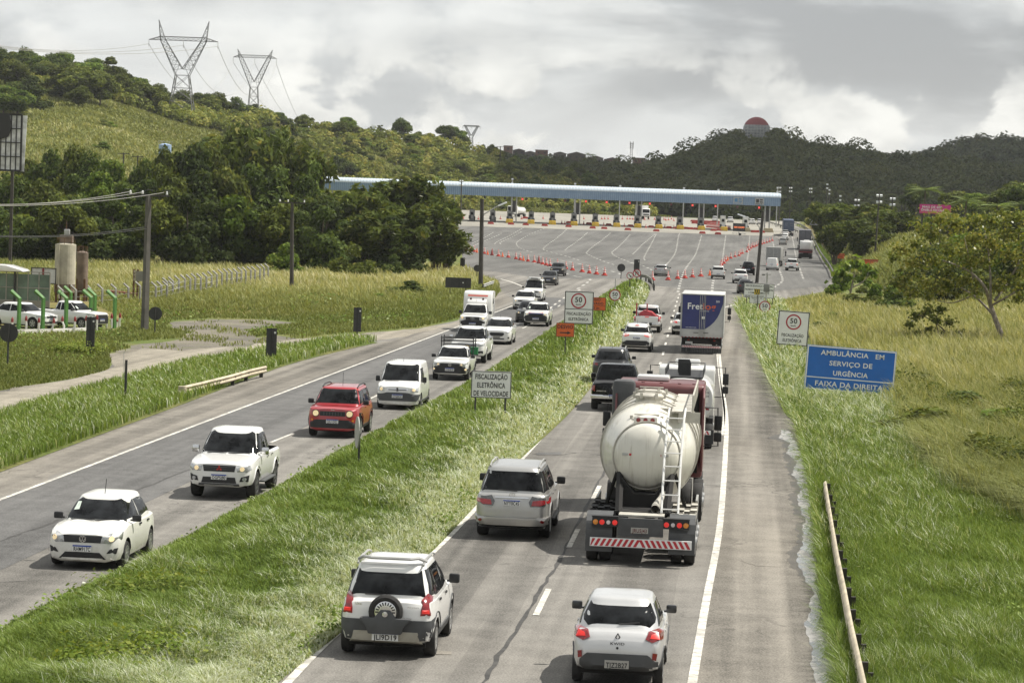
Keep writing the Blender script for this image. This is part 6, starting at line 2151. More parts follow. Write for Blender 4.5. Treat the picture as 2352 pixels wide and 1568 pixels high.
# -------- road signs
m_sign=M('sign_white',(0.74,0.74,0.72),0.5,var=0.06,scale=1.2)
m_sign_blk=M('sign_black',(0.018,0.018,0.018),0.55)
m_sign_red=M('sign_red',(0.36,0.015,0.03),0.5)
m_sign_blue=M('sign_blue',(0.012,0.125,0.46),0.45,var=0.08,scale=0.8)
m_sign_or=M('sign_orange',(0.62,0.115,0.02),0.5,var=0.08)
m_back=M('sign_back',(0.035,0.034,0.033),0.65,var=0.2)
m_pink=M('poster_pink',(0.50,0.03,0.20),0.5,var=0.1)
def panel(name,x0,y0,x1,y1,posts,mat,Y=None,border=None,thick=0.04,lines=(),ink=None,rot=0.0,postmat=None,rule=None,yaw=0.0,hidden_posts=True,pr=0.035):
 if Y is None:
  Y=float(np.mean([G(*q)[1]for q in posts]))
 s=PXM(Y)
 c=at((x0+x1)/2,(y0+y1)/2,Y)
 gz=float(zr(Y))
 r=empty(name,(c[0],Y,gz))
 w,h=(x1-x0)/s,(y1-y0)/s
 z=c[2]-gz
 m=Matrix.Rotation(rot,3,'Y')
 hold=bpy.data.objects.new('board',MB().box((0,0,0),(w,thick,h)).mesh('board',0.0))
 COL.objects.link(hold)
 hold.data.materials.append(mat)
 hold.parent=r
 hold.location=(0,0,z)
 hold.rotation_euler=(0,rot,yaw)
 if border:
  bw=min(w,h)*0.028
  b=MB()
  ins=min(w,h)*0.02
  for sx in(-1,1):
   b.box((sx*(w/2-ins),-thick/2-0.004,0),(bw,0.008,h-2*ins+bw))
  for sz in(-1,1):
   b.box((0,-thick/2-0.005,sz*(h/2-ins)),(w-2*ins+bw,0.008,bw))
  if rule is not None:
   b.box((0,-thick/2-0.004,(rule-0.5)*h),(w-2*ins,0.008,bw*0.8))
  b.build('border',border,hold)
 if lines:
  t=MB()
  for s_,u,v_,ch,wd in lines:
   text_into(t,s_,((u-0.5)*w,-thick/2-0.010,(v_-0.5)*h),ch*h,'R',width=wd*w if wd else None)
  t.build('lettering',ink or m_sign_blk,hold)
 for q in posts:
  p=at(q[0],q[1],Y)
  MB().tube([(p[0]-c[0],0.05,-0.3),(p[0]-c[0],0.05,z+h*0.45)],pr,8).build('post',postmat or m_back,r,smooth=True)
 return r,hold,w,h
def ring_and_50(parent,u,v_,rad,w,h,kmh=True,thick=0.04):
 cx,cz=(u-0.5)*w,(v_-0.5)*h
 y=-thick/2-0.008
 n=32
 b=MB()
 P=[(cx+rad*math.cos(2*math.pi*k/n),y,cz+rad*math.sin(2*math.pi*k/n))for k in range(n)]
 Q=[(cx+0.82*rad*math.cos(2*math.pi*k/n),y,cz+0.82*rad*math.sin(2*math.pi*k/n))for k in range(n)]
 b.add(P+Q,[(k,(k+1)%n,n+(k+1)%n,n+k)for k in range(n)])
 b.build('red_ring',m_sign_red,parent)
 t=MB()
 text_into(t,'50',(cx,y-0.003,cz-rad*0.18),rad*0.66,'R')
 if kmh:
  text_into(t,'km/h',(cx,y-0.003,cz-rad*0.58),rad*0.22,'R')
 t.build('numerals',m_sign_blk,parent)
r,bd,w,h=panel('road_sign',1082,852,1174.5,914,[(1090,972),(1159,970)],m_sign,border=m_sign_blk,lines=(('FISCALIZAÇÃO',0.5,0.70,0.185,0.80),('ELETRÔNICA',0.5,0.385,0.185,0.70),('DE VELOCIDADE',0.5,0.08,0.185,0.86)))
tag(r,'white sign lettered FISCALIZAÇÃO ELETRÔNICA DE VELOCIDADE on black posts','road sign')
r,bd,w,h=panel('road_sign',1277.5,741.5,1319,773.5,[(1297,826)],m_sign_or,border=m_sign_blk,lines=(('DESVIO',0.5,0.60,0.26,0.86),))
MB().add([(x*w,-0.032,z*h)for x,z in((-0.30,-0.16),(0.12,-0.16),(0.12,-0.08),(0.32,-0.20),(0.12,-0.32),(0.12,-0.24),(-0.30,-0.24))],[tuple(range(7))]).build('arrow',m_sign_blk,bd)
tag(r,'orange DESVIO sign with a black arrow on one post in the median','road sign')
r,bd,w,h=panel('road_sign',1296.5,669,1363,744,[(1304,772),(1347,771)],m_sign,border=m_sign_blk,rule=0.455,lines=(('FISCALIZAÇÃO',0.5,0.27,0.085,0.83),('ELETRÔNICA',0.5,0.105,0.085,0.69)),postmat=m_steel)
ring_and_50(bd,0.48,0.71,0.235*h,w,h)
tag(r,'large white 50 km/h sign in the median, half covering an orange sign','road sign')
r,bd,w,h=panel('road_sign',1330,682.5,1391.5,712.5,[(1338,737),(1384,736.5)],m_sign_or,border=m_sign_blk,rule=0.37,lines=(('PEDÁGIO',0.5,0.73,0.18,0.60),('DESATIVADO',0.5,0.45,0.18,0.82),('500 m',0.56,0.10,0.19,0.40)))
tag(r,'orange sign half hidden behind the large white 50 sign in the median','road sign')
def round_sign(px,py,rpx,base,label,face='50',top=None,postmat=None,name='road_sign',group=None):
 Y=float(G(*base)[1])
 s=PXM(Y)
 c=at(px,py,Y)
 gz=float(zr(Y))
 r=empty(name,(c[0],Y,gz))
 R=rpx/s
 z=c[2]-gz
 d=MB().lathe([(R,0.02),(R,-0.02)],32,'Y')
 o=d.build('disc',m_sign if face else m_back,r,loc=(0,0,z))
 if face=='50':
  ring_and_50(o,0.5,0.5,R,1,1)
 elif face:
  ring_and=MB()
  n=32
  y=-0.028
  P=[(R*math.cos(2*math.pi*k/n),y,R*math.sin(2*math.pi*k/n))for k in range(n)]
  Q=[(0.80*R*math.cos(2*math.pi*k/n),y,0.80*R*math.sin(2*math.pi*k/n))for k in range(n)]
  ring_and.add(P+Q,[(k,(k+1)%n,n+(k+1)%n,n+k)for k in range(n)])
  mk=MB()
  if face=='arrow':
   mk.add([(x*R,y-0.003,zz*R)for x,zz in((-0.5,0.34),(-0.34,0.5),(0.22,-0.06),(0.38,0.10),(0.50,-0.50),(-0.10,-0.38),(0.06,-0.22))],[tuple(range(7))])
  elif face=='uturn':
   P=[(-0.30,-0.5),(-0.30,0.2),(-0.18,0.42),(0,0.5),(0.18,0.42),(0.30,0.2),(0.30,-0.5)]
   for a,b2 in zip(P[:-1],P[1:]):
    dx,dz=b2[0]-a[0],b2[1]-a[1]
    l=math.hypot(dx,dz)
    nx_,nz_=-dz/l*0.09,dx/l*0.09
    mk.add([((a[0]+nx_)*R,y-0.003,(a[1]+nz_)*R),((b2[0]+nx_)*R,y-0.003,(b2[1]+nz_)*R),((b2[0]-nx_)*R,y-0.003,(b2[1]-nz_)*R),((a[0]-nx_)*R,y-0.003,(a[1]-nz_)*R)],[(0,1,2,3)])
  elif face=='park':
   text_into(mk,'E',(0,y-0.003,-0.35*R),0.7*R,'R')
  mk.build('symbol',m_sign_blk,o)
  if face in('uturn','park'):
   a_=0.10*R
   ring_and.add([(-0.62*R-a_,y-0.004,0.62*R-a_),(-0.62*R+a_,y-0.004,0.62*R+a_),(0.62*R+a_,y-0.004,-0.62*R+a_),(0.62*R-a_,y-0.004,-0.62*R-a_)],[(0,1,2,3)])
  ring_and.build('red_ring',m_sign_red,o)
 zt=z+(R*0.9 if top is None else 0)
 if top is not None:
  zt=at(px,top,Y)[2]-gz
 y_=0.06 if face else-0.06
 MB().tube([(0,y_,-0.3),(0,y_,zt)],0.045,8).build('post',postmat or(m_steel if face else m_back),r,smooth=True)
 tag(r,label,'road sign',group)
 return r,o
round_sign(1412.5,677.6,13.2,(1411,710),'round 50 sign with red ring on a tall steel pole in the median',top=640)
round_sign(1447,633,8,(1445,668),'round sign with a slanting black arrow at the median tip','arrow',postmat=m_back)
round_sign(1463,627.5,9.4,(1462,655),'round no U-turn sign in front of the dark plate at the median tip','uturn',postmat=m_back)
round_sign(1427,615,9.2,(1427,640),'black back of a round sign near the end of the median',None)
round_sign(1756.7,704,13.2,(1756,731),'round 50 sign with red ring under the security area boards',top=690)
round_sign(1867,522,3.8,(1867,545),'tiny round no parking sign under the gantry beam','park')
round_sign(1889.5,555,4.8,(1889,570),'small round no parking sign right of the tipper lorry','park')
round_sign(1953,602,5.5,(1953,625),'small round sign above the broad leaved bush','arrow')
round_sign(20,764,21.5,(13,838),'large round sign back at the edge of the picture by the yard',None)
round_sign(357,720,15.6,(355,768),'round sign back standing next to the big concrete pole',None)
round_sign(1096,616,8,(1096,641),'round sign back beside the tall lamp pole of the plaza',None)
def back_plate(x0,y0,x1,y1,foot,label):
 r,bd,w,h=panel('road_sign',x0,y0,x1,y1,[foot],m_back,pr=0.045)
 MB().box((w*0.32,-0.03,h*0.36),(w*0.18,0.01,h*0.06)).build('sticker',m_plate,bd)
 MB().box((0,-0.05,0),(0.09,0.05,h*1.03)).build('rib',m_sign_blk,bd)
 tag(r,label,'road sign')
 return r
back_plate(198,728,218,796,(208,812),'tall black sign back in front of the parked white pickup')
back_plate(611.5,754,635.5,822,(622,834),'tall black sign back at the end of the fallen guardrail')
back_plate(812,706,830,762,(820,778),'tall black sign back at the far tip of the roadside strip')
back_plate(1456,596,1469,626,(1462,652),'narrow dark plate standing behind the no U-turn sign')
back_plate(1057,592,1068,611,(1062,628),'small dark plate in front of the bamboo at the plaza edge')
r,bd,w,h=panel('notice_board',1023,637.5,1082,661,[(1033,682),(1069,680)],m_back)
for u in(-0.24,0.04,0.30):
 MB().box((u*w,-0.05,0),(0.07,0.06,h)).build('rib',m_sign_blk,bd)
MB().box((w*0.19,-0.03,h*0.02),(w*0.05,0.01,h*0.10)).build('sticker',m_plate,bd)
tag(r,'wide black sign back on two posts before the plaza entry','road sign')
r,bd,w,h=panel('road_sign',1708.5,651,1778,684,[(1714,715),(1773,715)],m_sign,border=m_sign_blk,lines=(('ÁREA DE SEGURANÇA VIÁRIA GERAL',0.5,0.76,0.12,0.90),('PROIBIDO TRÂNSITO DE PEDESTRE',0.5,0.50,0.12,0.93),('E COMÉRCIO AMBULANTE',0.5,0.28,0.12,0.68),('SALVADOR',0.18,0.06,0.12,0.26)),rot=0.02)
tag(r,'wide white sign lettered ÁREA DE SEGURANÇA at the tip of the verge','road sign')
r,bd,w,h=panel('road_sign',1721.5,677.5,1755,696.5,[(1738,722)],m_sign,border=m_sign_blk,lines=(('ÁREA DE PRESERVAÇÃO',0.5,0.74,0.12,0.85),('PERMANENTE - APP',0.5,0.54,0.12,0.7),('Planta',0.5,0.32,0.10,0.4),('Preservar',0.5,0.14,0.10,0.4)))
tag(r,'small white APP sign overlapping the wide security area sign','road sign')
r,bd,w,h=panel('marker_plate',1732.5,663.5,1745.5,676.5,[(1739,724)],M('marker_yellow',(0.55,0.40,0.02),0.5))
mk=MB()
for k in range(3):
 x=-0.5+0.33*k
 mk.add([((x+0.02)*w,-0.03,0.5*h),((x+0.18)*w,-0.03,0.5*h),(min(0.5,x+0.5)*w,-0.03,-0.5*h if x+0.5<=0.5 else-0.2*h),(min(0.5,x+0.34)*w,-0.03,-0.5*h)],[(0,1,2,3)])
mk.build('stripes',m_sign_blk,bd)
tag(r,'square yellow marker with slanting black stripes on the verge tip','road sign')
b=G(1758,724)
sp_=empty('camera_pole',tuple(b))
s=PXM(b[1])
MB().tube([(0,0,-0.2),(0.02,0,98/s)],0.07,8).build('pole',m_steel,sp_,smooth=True)
MB().box((0,-0.12,63/s),(13/s,0.22,19/s)).build('equipment_box',m_booth,sp_,bevel=0.03)
MB().box((0,0,94/s),(20/s,0.06,0.06)).build('crossarm',m_steel,sp_)
MB().box((-0.30,-0.1,93/s),(0.25,0.3,0.14)).build('camera',m_booth,sp_)
tag(sp_,'steel camera pole with a grey box rising over the security sign','camera pole')
r,bd,w,h=panel('road_sign',1785.5,714.5,1857.5,793.5,[(1790,809),(1844,829)],m_sign,border=m_sign_blk,rot=0.045,postmat=m_steel,lines=(('FISCALIZAÇÃO',0.5,0.255,0.085,0.70),('ELETRÔNICA',0.5,0.105,0.085,0.60)))
ring_and_50(bd,0.5,0.685,0.225*h,w,h)
tag(r,'white 50 km/h sign on the verge standing behind the blue sign','road sign')
r,bd,w,h=panel('road_sign',1850,799,2056,901,[(1880,925),(2025,932)],m_sign_blue,Y=126.0,border=m_sign,rot=0.048,rule=0.285,thick=0.06,lines=(('AMBULÂNCIA   EM',0.51,0.80,0.105,0.71),('SERVIÇO DE',0.50,0.575,0.105,0.48),('URGÊNCIA',0.505,0.355,0.105,0.39),('FAIXA DA DIREITA',0.50,0.10,0.110,0.76)),ink=m_sign)
tag(r,'large blue sign lettered AMBULÂNCIA EM SERVIÇO DE URGÊNCIA in tall grass','road sign')
r,bd,w,h=panel('road_sign',1923,582,1939.5,593.5,[(1931,612)],m_sign_or,lines=(('OBRAS NA PISTA',0.5,0.58,0.2,0.8),('DESVIO',0.5,0.2,0.2,0.5)))
tag(r,'small orange sign left of the gantry mast','road sign')
r,bd,w,h=panel('road_sign',1978,595.5,2019.5,619,[(1985,640),(2013,640)],m_sign_or,border=m_sign_blk,lines=(('DESVIO',0.25,0.78,0.14,0.4),('RODOVIA',0.75,0.78,0.14,0.4)))
MB().box((0.0,-0.03,0),(0.05,0.01,h)).build('divider',m_sign_blk,bd)
MB().box((0.26*w,-0.03,-0.14*h),(0.20*w,0.012,0.52*h)).build('white_lane',m_sign,bd)
MB().lathe([(0.17*h,0),(0.17*h,-0.01)],20,'Y',(-0.28*w,-0.025,-0.30*h)).build('ban_disc',m_sign_red,bd)
tag(r,'large orange detour board with a white lane drawing, behind the leaning pole','road sign')
r,bd,w,h=panel('billboard',2112,470,2184,491,[],m_pink,Y=400.0,lines=(('MAIS DE 600',0.40,0.60,0.24,0.62),('ÔNIBUS ESCOLARES',0.50,0.27,0.24,0.9)),ink=m_sign)
t=MB()
text_into(t,'GOVERNO PRESENTE',(-0.10*w,-0.034,-0.44*h),0.12*h,'R',width=0.6*w)
t.build('lettering',M('letter_peach',(0.75,0.30,0.16),0.5),bd)
for u in(-0.4,-0.1,0.2,0.45):
 MB().box((u*w,0.15,bd.location.z-h/2-3.4),(0.2,0.2,7)).build('post',m_pole_dark,r)
tag(r,'pink billboard with white lettering among the palms on the far slope','billboard')
b=G(820,1092)
ds=empty('road_sign',tuple(b))
s=PXM(b[1])
MB().lathe([(0.48,-0.02),(0.48,0.02)],30,'X',(0,0,0)).build('disc',M('sign_face_grey',(0.30,0.30,0.27),0.4),ds,loc=(-0.03,0,100/s),rot=(0,0,math.radians(11)))
MB().box((0.035,0,72/s),(0.06,0.05,146/s)).build('post',m_back,ds)
tag(ds,'round sign seen edge on, on a black post in front of the red car','road sign')
b=G(287.5,922)
st=empty('marker_stake',tuple(b))
MB().box((0,0,48/PXM(b[1])),(0.09,0.09,96/PXM(b[1]))).build('post',m_back,st)
MB().tube([(-0.06,-0.06,0.9),(-0.10,-0.06,1.9),(-0.05,-0.06,2.0)],0.012,5).build('wire',m_steel,st)
tag(st,'lone thin black stake on the grass strip near the dirt track','stake')
# -------- guardrails
m_rail=M('guardrail_cream',(0.46,0.40,0.29),0.6,var=0.25,scale=1.3,metal=0.1)
m_rail_old=M('guardrail_old',(0.17,0.165,0.14),0.75,var=0.35,scale=0.5)
WPROF=[(-0.155,0.0),(-0.13,0.045),(-0.085,0.075),(-0.04,0.045),(0.0,0.005),(0.04,0.045),(0.085,0.075),(0.13,0.045),(0.155,0.0)]
def guardrail(pts,side,label,mat,post=m_back,step=4.0,zc=0.60,posts=True,pw=0.15):
 P=np.asarray(pts,float)
 seg=np.linalg.norm(np.diff(P[:,:2],axis=0),axis=1)
 s=np.r_[0,np.cumsum(seg)]
 r=empty('guardrail',tuple(P[0]))
 o0=P[0]
 n=max(2,int(s[-1]/1.0))
 mb=MB()
 k=len(WPROF)
 for i in range(n+1):
  d=s[-1]*i/n
  q=np.array([np.interp(d,s,P[:,j])for j in range(3)])-o0
  q2=np.array([np.interp(min(d+0.5,s[-1]),s,P[:,j])for j in range(3)])-np.array([np.interp(max(d-0.5,0),s,P[:,j])for j in range(3)])
  t=q2[:2]/max(1e-6,np.linalg.norm(q2[:2]))
  nn=np.array([t[1],-t[0]])*-side
  for dz,off in WPROF:
   mb.v.append((q[0]+nn[0]*off,q[1]+nn[1]*off,q[2]+zc+dz))
 for i in range(n):
  for j in range(k-1):
   mb.f.append((i*k+j,i*k+j+1,(i+1)*k+j+1,(i+1)*k+j))
 me=mb.mesh('rail',smooth=True)
 ro=obj('rail',me,mat,r)
 md=ro.modifiers.new('t','SOLIDIFY')
 md.thickness=0.03
 if posts:
  d=0.4
  while d<s[-1]:
   q=np.array([np.interp(d,s,P[:,j])for j in range(3)])-o0
   q2=np.array([np.interp(min(d+0.5,s[-1]),s,P[:,j])for j in range(3)])-o0-q
   t=q2[:2]/max(1e-6,np.linalg.norm(q2[:2]))
   nn=np.array([t[1],-t[0]])*side
   a=math.atan2(t[1],t[0])
   MB().box((q[0]+nn[0]*0.10,q[1]+nn[1]*0.10,q[2]+zc/2-0.12),(0.12,pw,zc+0.14),rz=a).build('post',post,r)
   MB().box((q[0]+nn[0]*0.045,q[1]+nn[1]*0.045,q[2]+zc),(0.13,0.16,0.26),rz=a).build('spacer',post,r)
   d+=step
 tag(r,label,'guardrail')
 return r
m_post_wood=M('rail_post',(0.030,0.028,0.022),0.85)
RG=[]
for px,py in((1897,1105),(1911,1190),(1925,1270),(1942,1350),(1957,1430),(1975,1510),(1995,1600),(2012,1690)):
 Y=(CAM_H-0.75)*FOC/(py-(468.5+0.036*(px-1176)))
 q=at(px,py,Y)
 RG.append((q[0],Y,0.0))
guardrail(RG[::-1],1,'near beige guardrail on dark posts in the grass, running out of the picture bottom',m_rail,m_post_wood,3.2,pw=0.24)
LG=[]
for px,py in((418,893),(470,881),(530,866),(575,853),(610,845)):
 Y=(CAM_H-0.42)*FOC/(py-(468.5+0.036*(px-1176)))
 q=at(px,py,Y)
 LG.append((q[0],Y,-0.05))
lgr=guardrail(LG,-1,'short sagging cream guardrail with blunt end on the grass strip',m_rail,m_post_wood,3.0,zc=0.42)
e=Vector((0,0,0.60))
MB().lathe([(0.17,-0.16),(0.17,0.16)],16,'Z',(0.02,-0.05,0.42)).build('end_shoe',m_rail,lgr)
guardrail([tuple(G(*q))for q in GUARD[:8]],1,'long weathered guardrail curving beside the outer lane of the plaza',m_rail_old,m_rail_old,6.0,zc=0.75)
guardrail([tuple(G(*q))for q in((1832,536),(1805,526),(1775,517),(1740,508))],1,'dark guardrail beyond the end of the toll canopy',m_rail_old,m_rail_old,8.0)
guardrail([tuple(G(*q))for q in((1110,671),(1122,666),(1133,662))],-1,'stub of pale guardrail at the plaza entry',m_steel,m_back,3.0)
guardrail([tuple(G(*q))for q in((1500,668),(1497,655),(1486,647),(1468,644))],1,'dark curved guardrail round the median tip',m_rail_old,m_back,3.0)
# -------- yard on the left: posts, stakes, silos, boards
m_post_green=M('post_green',(0.07,0.19,0.035),0.6,var=0.15)
m_post_white=M('post_concrete',(0.25,0.245,0.22),0.85,var=0.25,scale=2)
m_stake_w=M('stake_white',(0.62,0.60,0.56),0.7,var=0.15)
m_stake_r=M('stake_red',(0.24,0.03,0.03),0.6)
def bent_post(px,py,hpx,mat,label,group,wdt=0.14,arm=0.42):
 b=G(px,py)
 h=hpx/PXM(b[1])
 o=MB().tube([(0,0,-0.2),(0,0,h),(-arm,0,h+arm*0.85)],wdt*0.72,4).build('fence_post',mat,None,loc=tuple(b))
 tag(o,label,'fence post',group)
 return o,h
gp=[(250,1480,430),(290,1150,190),(572,1480,430),(637,1115,150),(883,1470,420),(950,1150,175),(1213,1440,400),(1270,1310,300),(1535,1455,410)]
for x,y,hz in gp:
 bent_post(x/5.851,505.3+y/5.851,hz/5.851,m_post_green,'green concrete fence post with bent top round the yard','green yard fence posts',0.17,0.5)
wp=[(838,1120,170),(1013,1170,230),(1215,1010,90),(1370,1145,220),(1550,1130,210),(1722,1100,190),(1880,1110,220),(2090,1090,200),(2165,1060,180),(2243,1070,190),(2320,1040,170)]
wires=[]
for x,y,hz in wp:
 o,h=bent_post(x/5.851,505.3+y/5.851,hz/5.851,m_post_white,'pale concrete fence post with bent top crossing the field','pale field fence posts',0.12,0.38)
 wires.append((o.location.copy(),h))
for x,y in((1120,320),(1160,315),(1200,305),(1240,300),(1277,298),(1310,290),(1347,290),(1385,285),(1420,275),(1455,270),(1490,262),(1523,255),(1555,255),(1590,255),(1620,245),(1650,245),(1683,240),(1712,240),(1745,230),(1772,225),(1800,220)):
 o,h=bent_post(x/2.9257,574.2+y/2.9257,105/2.9257,m_post_white,'pale concrete fence post with bent top crossing the field','pale field fence posts',0.12,0.38)
 wires.append((o.location.copy(),h))
wires.sort(key=lambda q:q[0].x)
fw=MB()
for f_ in(0.3,0.6,0.92):
 fw.tube([(p.x,p.y-0.07,p.z+h*f_)for p,h in wires],0.008,4,cap=False)
tag(fw.build('fence_wire',m_steel),'thin strands of wire strung along the pale field fence posts','fence wire')
skp=[(160,1520),(347,1500),(518,1525),(680,1530),(845,1505),(990,1505),(1150,1495),(1300,1480),(1360,1450),(1428,1450),(1497,1460),(1570,1440),(1608,1452)]
for i,(x,y)in enumerate(skp):
 b=G(x/5.851,505.3+y/5.851)
 r=empty('painted_stake',tuple(b))
 k=[(0,0),(0.02,0),(0,0),(0.1,0.16),(0.06,-0.05),(0.05,0.06),(0.04,0.02),(0,0),(0,0),(0.03,0),(0,0),(0,0),(-0.03,0)][i]
 h=0.78 if i not in(8,11)else 0.42
 MB().tube([(0,0,-0.1),(k[0],0,h*0.45),(k[1],0,h*0.8)],0.065,6).build('shaft',m_stake_w,r)
 MB().lathe([(0.075,h*0.8),(0.075,h*1.02),(0.01,h*1.2)],7,'Z',(k[1],0,0)).build('red_tip',m_stake_r,r)
 tag(r,'white wooden stake with red pointed tip along the yard edge','stake','painted stakes along the yard edge')
ky=[tuple(G(x/5.851,505.3+y/5.851)[:2])for x,y in((-60,1520),(250,1522),(700,1515),(1240,1492))]
kb=MB()
for a,b2 in zip(ky[:-1],ky[1:]):
 d=Vector((b2[0]-a[0],b2[1]-a[1],0))
 kb.box(((a[0]+b2[0])/2,(a[1]+b2[1])/2,0.10),(d.length+0.1,0.18,0.24),rz=math.atan2(d.y,d.x))
tag(kb.build('yard_kerb',m_stake_w),'low white painted kerb at the foot of the stakes','kerb')
m_silo=M('silo_paint',(0.40,0.37,0.29),0.75,var=0.22,scale=0.9,dirt=0.2)
m_silo_dark=M('silo_rust',(0.16,0.12,0.09),0.8,var=0.35,scale=1.2)
m_rust=M('rust_steel',(0.12,0.065,0.03),0.85,var=0.35,scale=2)
def silo(px,base,wpx,top,mid,label,mat,pipe=True):
 b=G(px,base)
 s=PXM(b[1])
 r=empty('silo',tuple(b))
 R=wpx/s/2
 zt,zm=(base-top)/s,(base-mid)/s
 zc=(base-mid)*0.55/s
 MB().lathe([(R,zm),(R,zt),(R*0.5,zt+0.10),(0.05,zt+0.12)],26).build('drum',mat,r)
 MB().lathe([(R*0.2,zc*0.55),(R*1.0,zc),(R*1.01,zm)],26).build('hopper',m_silo_dark,r)
 for a in(0.6,2.2,3.9,5.4):
  MB().box((R*0.95*math.cos(a),R*0.95*math.sin(a),zm/2),(0.16,0.16,zm)).build('leg',m_rust,r)
 fr=MB()
 for a in np.linspace(0,2*math.pi,9)[:-1]:
  fr.tube([(R*0.85*math.cos(a),R*0.85*math.sin(a),zt),(R*0.85*math.cos(a),R*0.85*math.sin(a),zt+0.45)],0.02,5)
 fr.lathe([(R*0.85,zt+0.44),(R*0.88,zt+0.47)],16,cap=False)
 fr.build('top_rail',m_rust,r)
 if pipe:
  MB().tube([(-R*0.45,-R-0.05,zt+0.05),(-R*0.42,-R-0.06,zm),(-R*0.35,-R-0.08,zc*0.4)],0.05,8).build('filler_pipe',m_silo,r)
  MB().box((0.05,0,zt+0.40),(0.9,0.7,0.55)).build('filter_box',m_silo_dark,r)
  MB().box((0.1,-0.2,zt+0.85),(0.4,0.3,0.5)).build('blower',m_steel,r,bevel=0.05)
  MB().tube([(0,0,zt+0.8),(0,0,zt+1.7)],0.03,6).build('vent',m_rust,r)
 tag(r,label,'silo','silos by the yard')
silo(147.5,694,48,561,652,'tall cream stained silo with a filler pipe behind the ad board',m_silo)
silo(186.5,692,27,580,640,'narrow rusty silo standing right of the cream one',m_silo_dark,False)
b=G(97,696)
ab=empty('advert_board',tuple(b))
s=PXM(b[1])
MB().box((0.05,0,63/s),(56/s,0.08,35/s)).build('board',M('board_blank',(0.50,0.50,0.50),0.5),ab)
fr=MB()
for sz in(-1,1):
 fr.box((0.05,-0.02,63/s+sz*17.5/s),(57/s,0.13,0.06))
for sx in(-1,1):
 fr.box((0.05+sx*28/s,-0.02,63/s),(0.06,0.13,35/s))
fr.build('frame',m_graphite,ab)
MB().box((0.02,-0.08,40/s),(0.13,0.08,80/s)).build('post',M('post_red',(0.20,0.02,0.02),0.6),ab)
tag(ab,'blank white advertising board on a dark red post before the silo','advertising board')
b=G(45,704)
pv=empty('glass_pavilion',tuple(b))
s=PXM(b[1])
W_,H_=150/s,80/s
m_pglass=M('green_glass',(0.12,0.17,0.14),0.15,var=0.3,scale=0.8)
MB().box((-0.2,0,H_*0.56),(W_,0.05,H_*0.76)).build('glazing',m_pglass,pv)
fr=MB()
for k in range(7):
 fr.box((-0.2-W_/2+W_*k/6,-0.05,H_/2),(0.07,0.07,H_))
for z in(H_*0.18,H_*0.55,H_):
 fr.box((-0.2,-0.05,z),(W_,0.06,0.06))
fr.build('frame',m_post_white,pv)
MB().box((-0.2,0,H_*0.09),(W_,0.15,H_*0.18)).build('plinth',m_concrete,pv)
MB().prism([(-2.8,H_+0.02),(0.3,H_+0.02),(0.1,H_+0.15),(-0.9,H_+0.42),(-2.8,H_+0.5)],'Y',-0.6,2.2).build('white_sheet',m_white,pv,bevel=0.03)
for x in(-2.1,-0.35):
 MB().box((x,-0.2,H_/2),(0.12,0.12,H_+0.1)).build('post',m_sign_blk,pv)
tag(pv,'glazed green pavilion with white sheeting on its roof behind the parked cars','pavilion')
b=G(315,690)
ys_=empty('small_board',tuple(b))
s=PXM(b[1])
for dx in(-9,0):
 MB().box((dx/s,0,36/s),(0.14,0.10,72/s)).build('post',m_rust,ys_)
MB().box((6/s,-0.05,56/s),(20/s,0.06,23/s)).build('board',M('board_grey_old',(0.20,0.20,0.17),0.7),ys_)
MB().box((-7/s,-0.06,57/s),(5/s,0.06,24/s)).build('yellow_strip',m_silo,ys_)
t=text_into(MB(),'V',(-7/s,-0.1,60/s),0.18,'R')
text_into(t,'E',(-7/s,-0.1,52/s),0.18,'R')
t.build('lettering',m_rust,ys_)
tag(ys_,'old grey board with yellow edge on rusty posts behind the concrete pole','board')
b=G(275,682)
o=MB().prism([(-1.0,0),(1.2,0),(1.3,0.35),(-1.05,0.5)],'Y',-0.4,0.4).build('scrap_trough',M('rust_red',(0.16,0.04,0.03),0.8),None,bevel=0.03,loc=tuple(b))
tag(o,'rusty red trough lying in the grass behind the fence','trough')
Y=300.0
c=at(8,327,Y)
bb=empty('billboard',(c[0],Y,0))
s=PXM(Y)
W_,H_=82/s,128/s
m_tarp=M('silver_tarp',(0.52,0.53,0.54),0.4,metal=0.1,var=0.4,scale=0.9,bump=0.8)
MB().box((0,0,c[2]),(W_,0.15,H_)).build('sheet',m_tarp,bb,rot=(0,0.035,0))
fr=MB()
for k in range(8):
 fr.box((-W_/2+W_*k/7,-0.12,c[2]),(0.11 if k not in(0,7)else 0.2,0.1,H_))
for k in range(5):
 fr.box((0,-0.14,c[2]-H_/2+H_*k/4),(W_,0.1,0.10 if k not in(0,4)else 0.2))
fr.build('frame',m_sign_blk,bb)
MB().prism([(-0.4,c[2]+H_/2),(0.6,c[2]+H_/2),(0.9,c[2]+1.6),(0.55,c[2]+0.6),(-0.6,c[2]+0.2),(-1.2,c[2]+1.2)],'Y',-0.30,-0.22).build('torn_tarp',m_sign_blk,bb)
for x in(-1.2,1.0):
 MB().box((x,0.2,c[2]/2-H_/4),(0.3,0.3,c[2]-H_/2+0.5)).build('post',m_pole_dark,bb)
tag(bb,'dark framed billboard with torn silver sheeting rising above the trees','billboard')
b=left_hill.pt(379,0.22)
q=at(379,348,float(b[1]))
wt2=empty('water_tank',(q[0],b[1],b[2]))
s=PXM(b[1])
zb=q[2]-b[2]
MB().lathe([(14.5/s,zb-3),(14.5/s,zb+15/s),(7/s,zb+17.5/s),(0.1,zb+18.5/s)],28).build('drum',M('tank_blue',(0.26,0.36,0.52),0.5,var=0.1),wt2,smooth=True)
tr=MB()
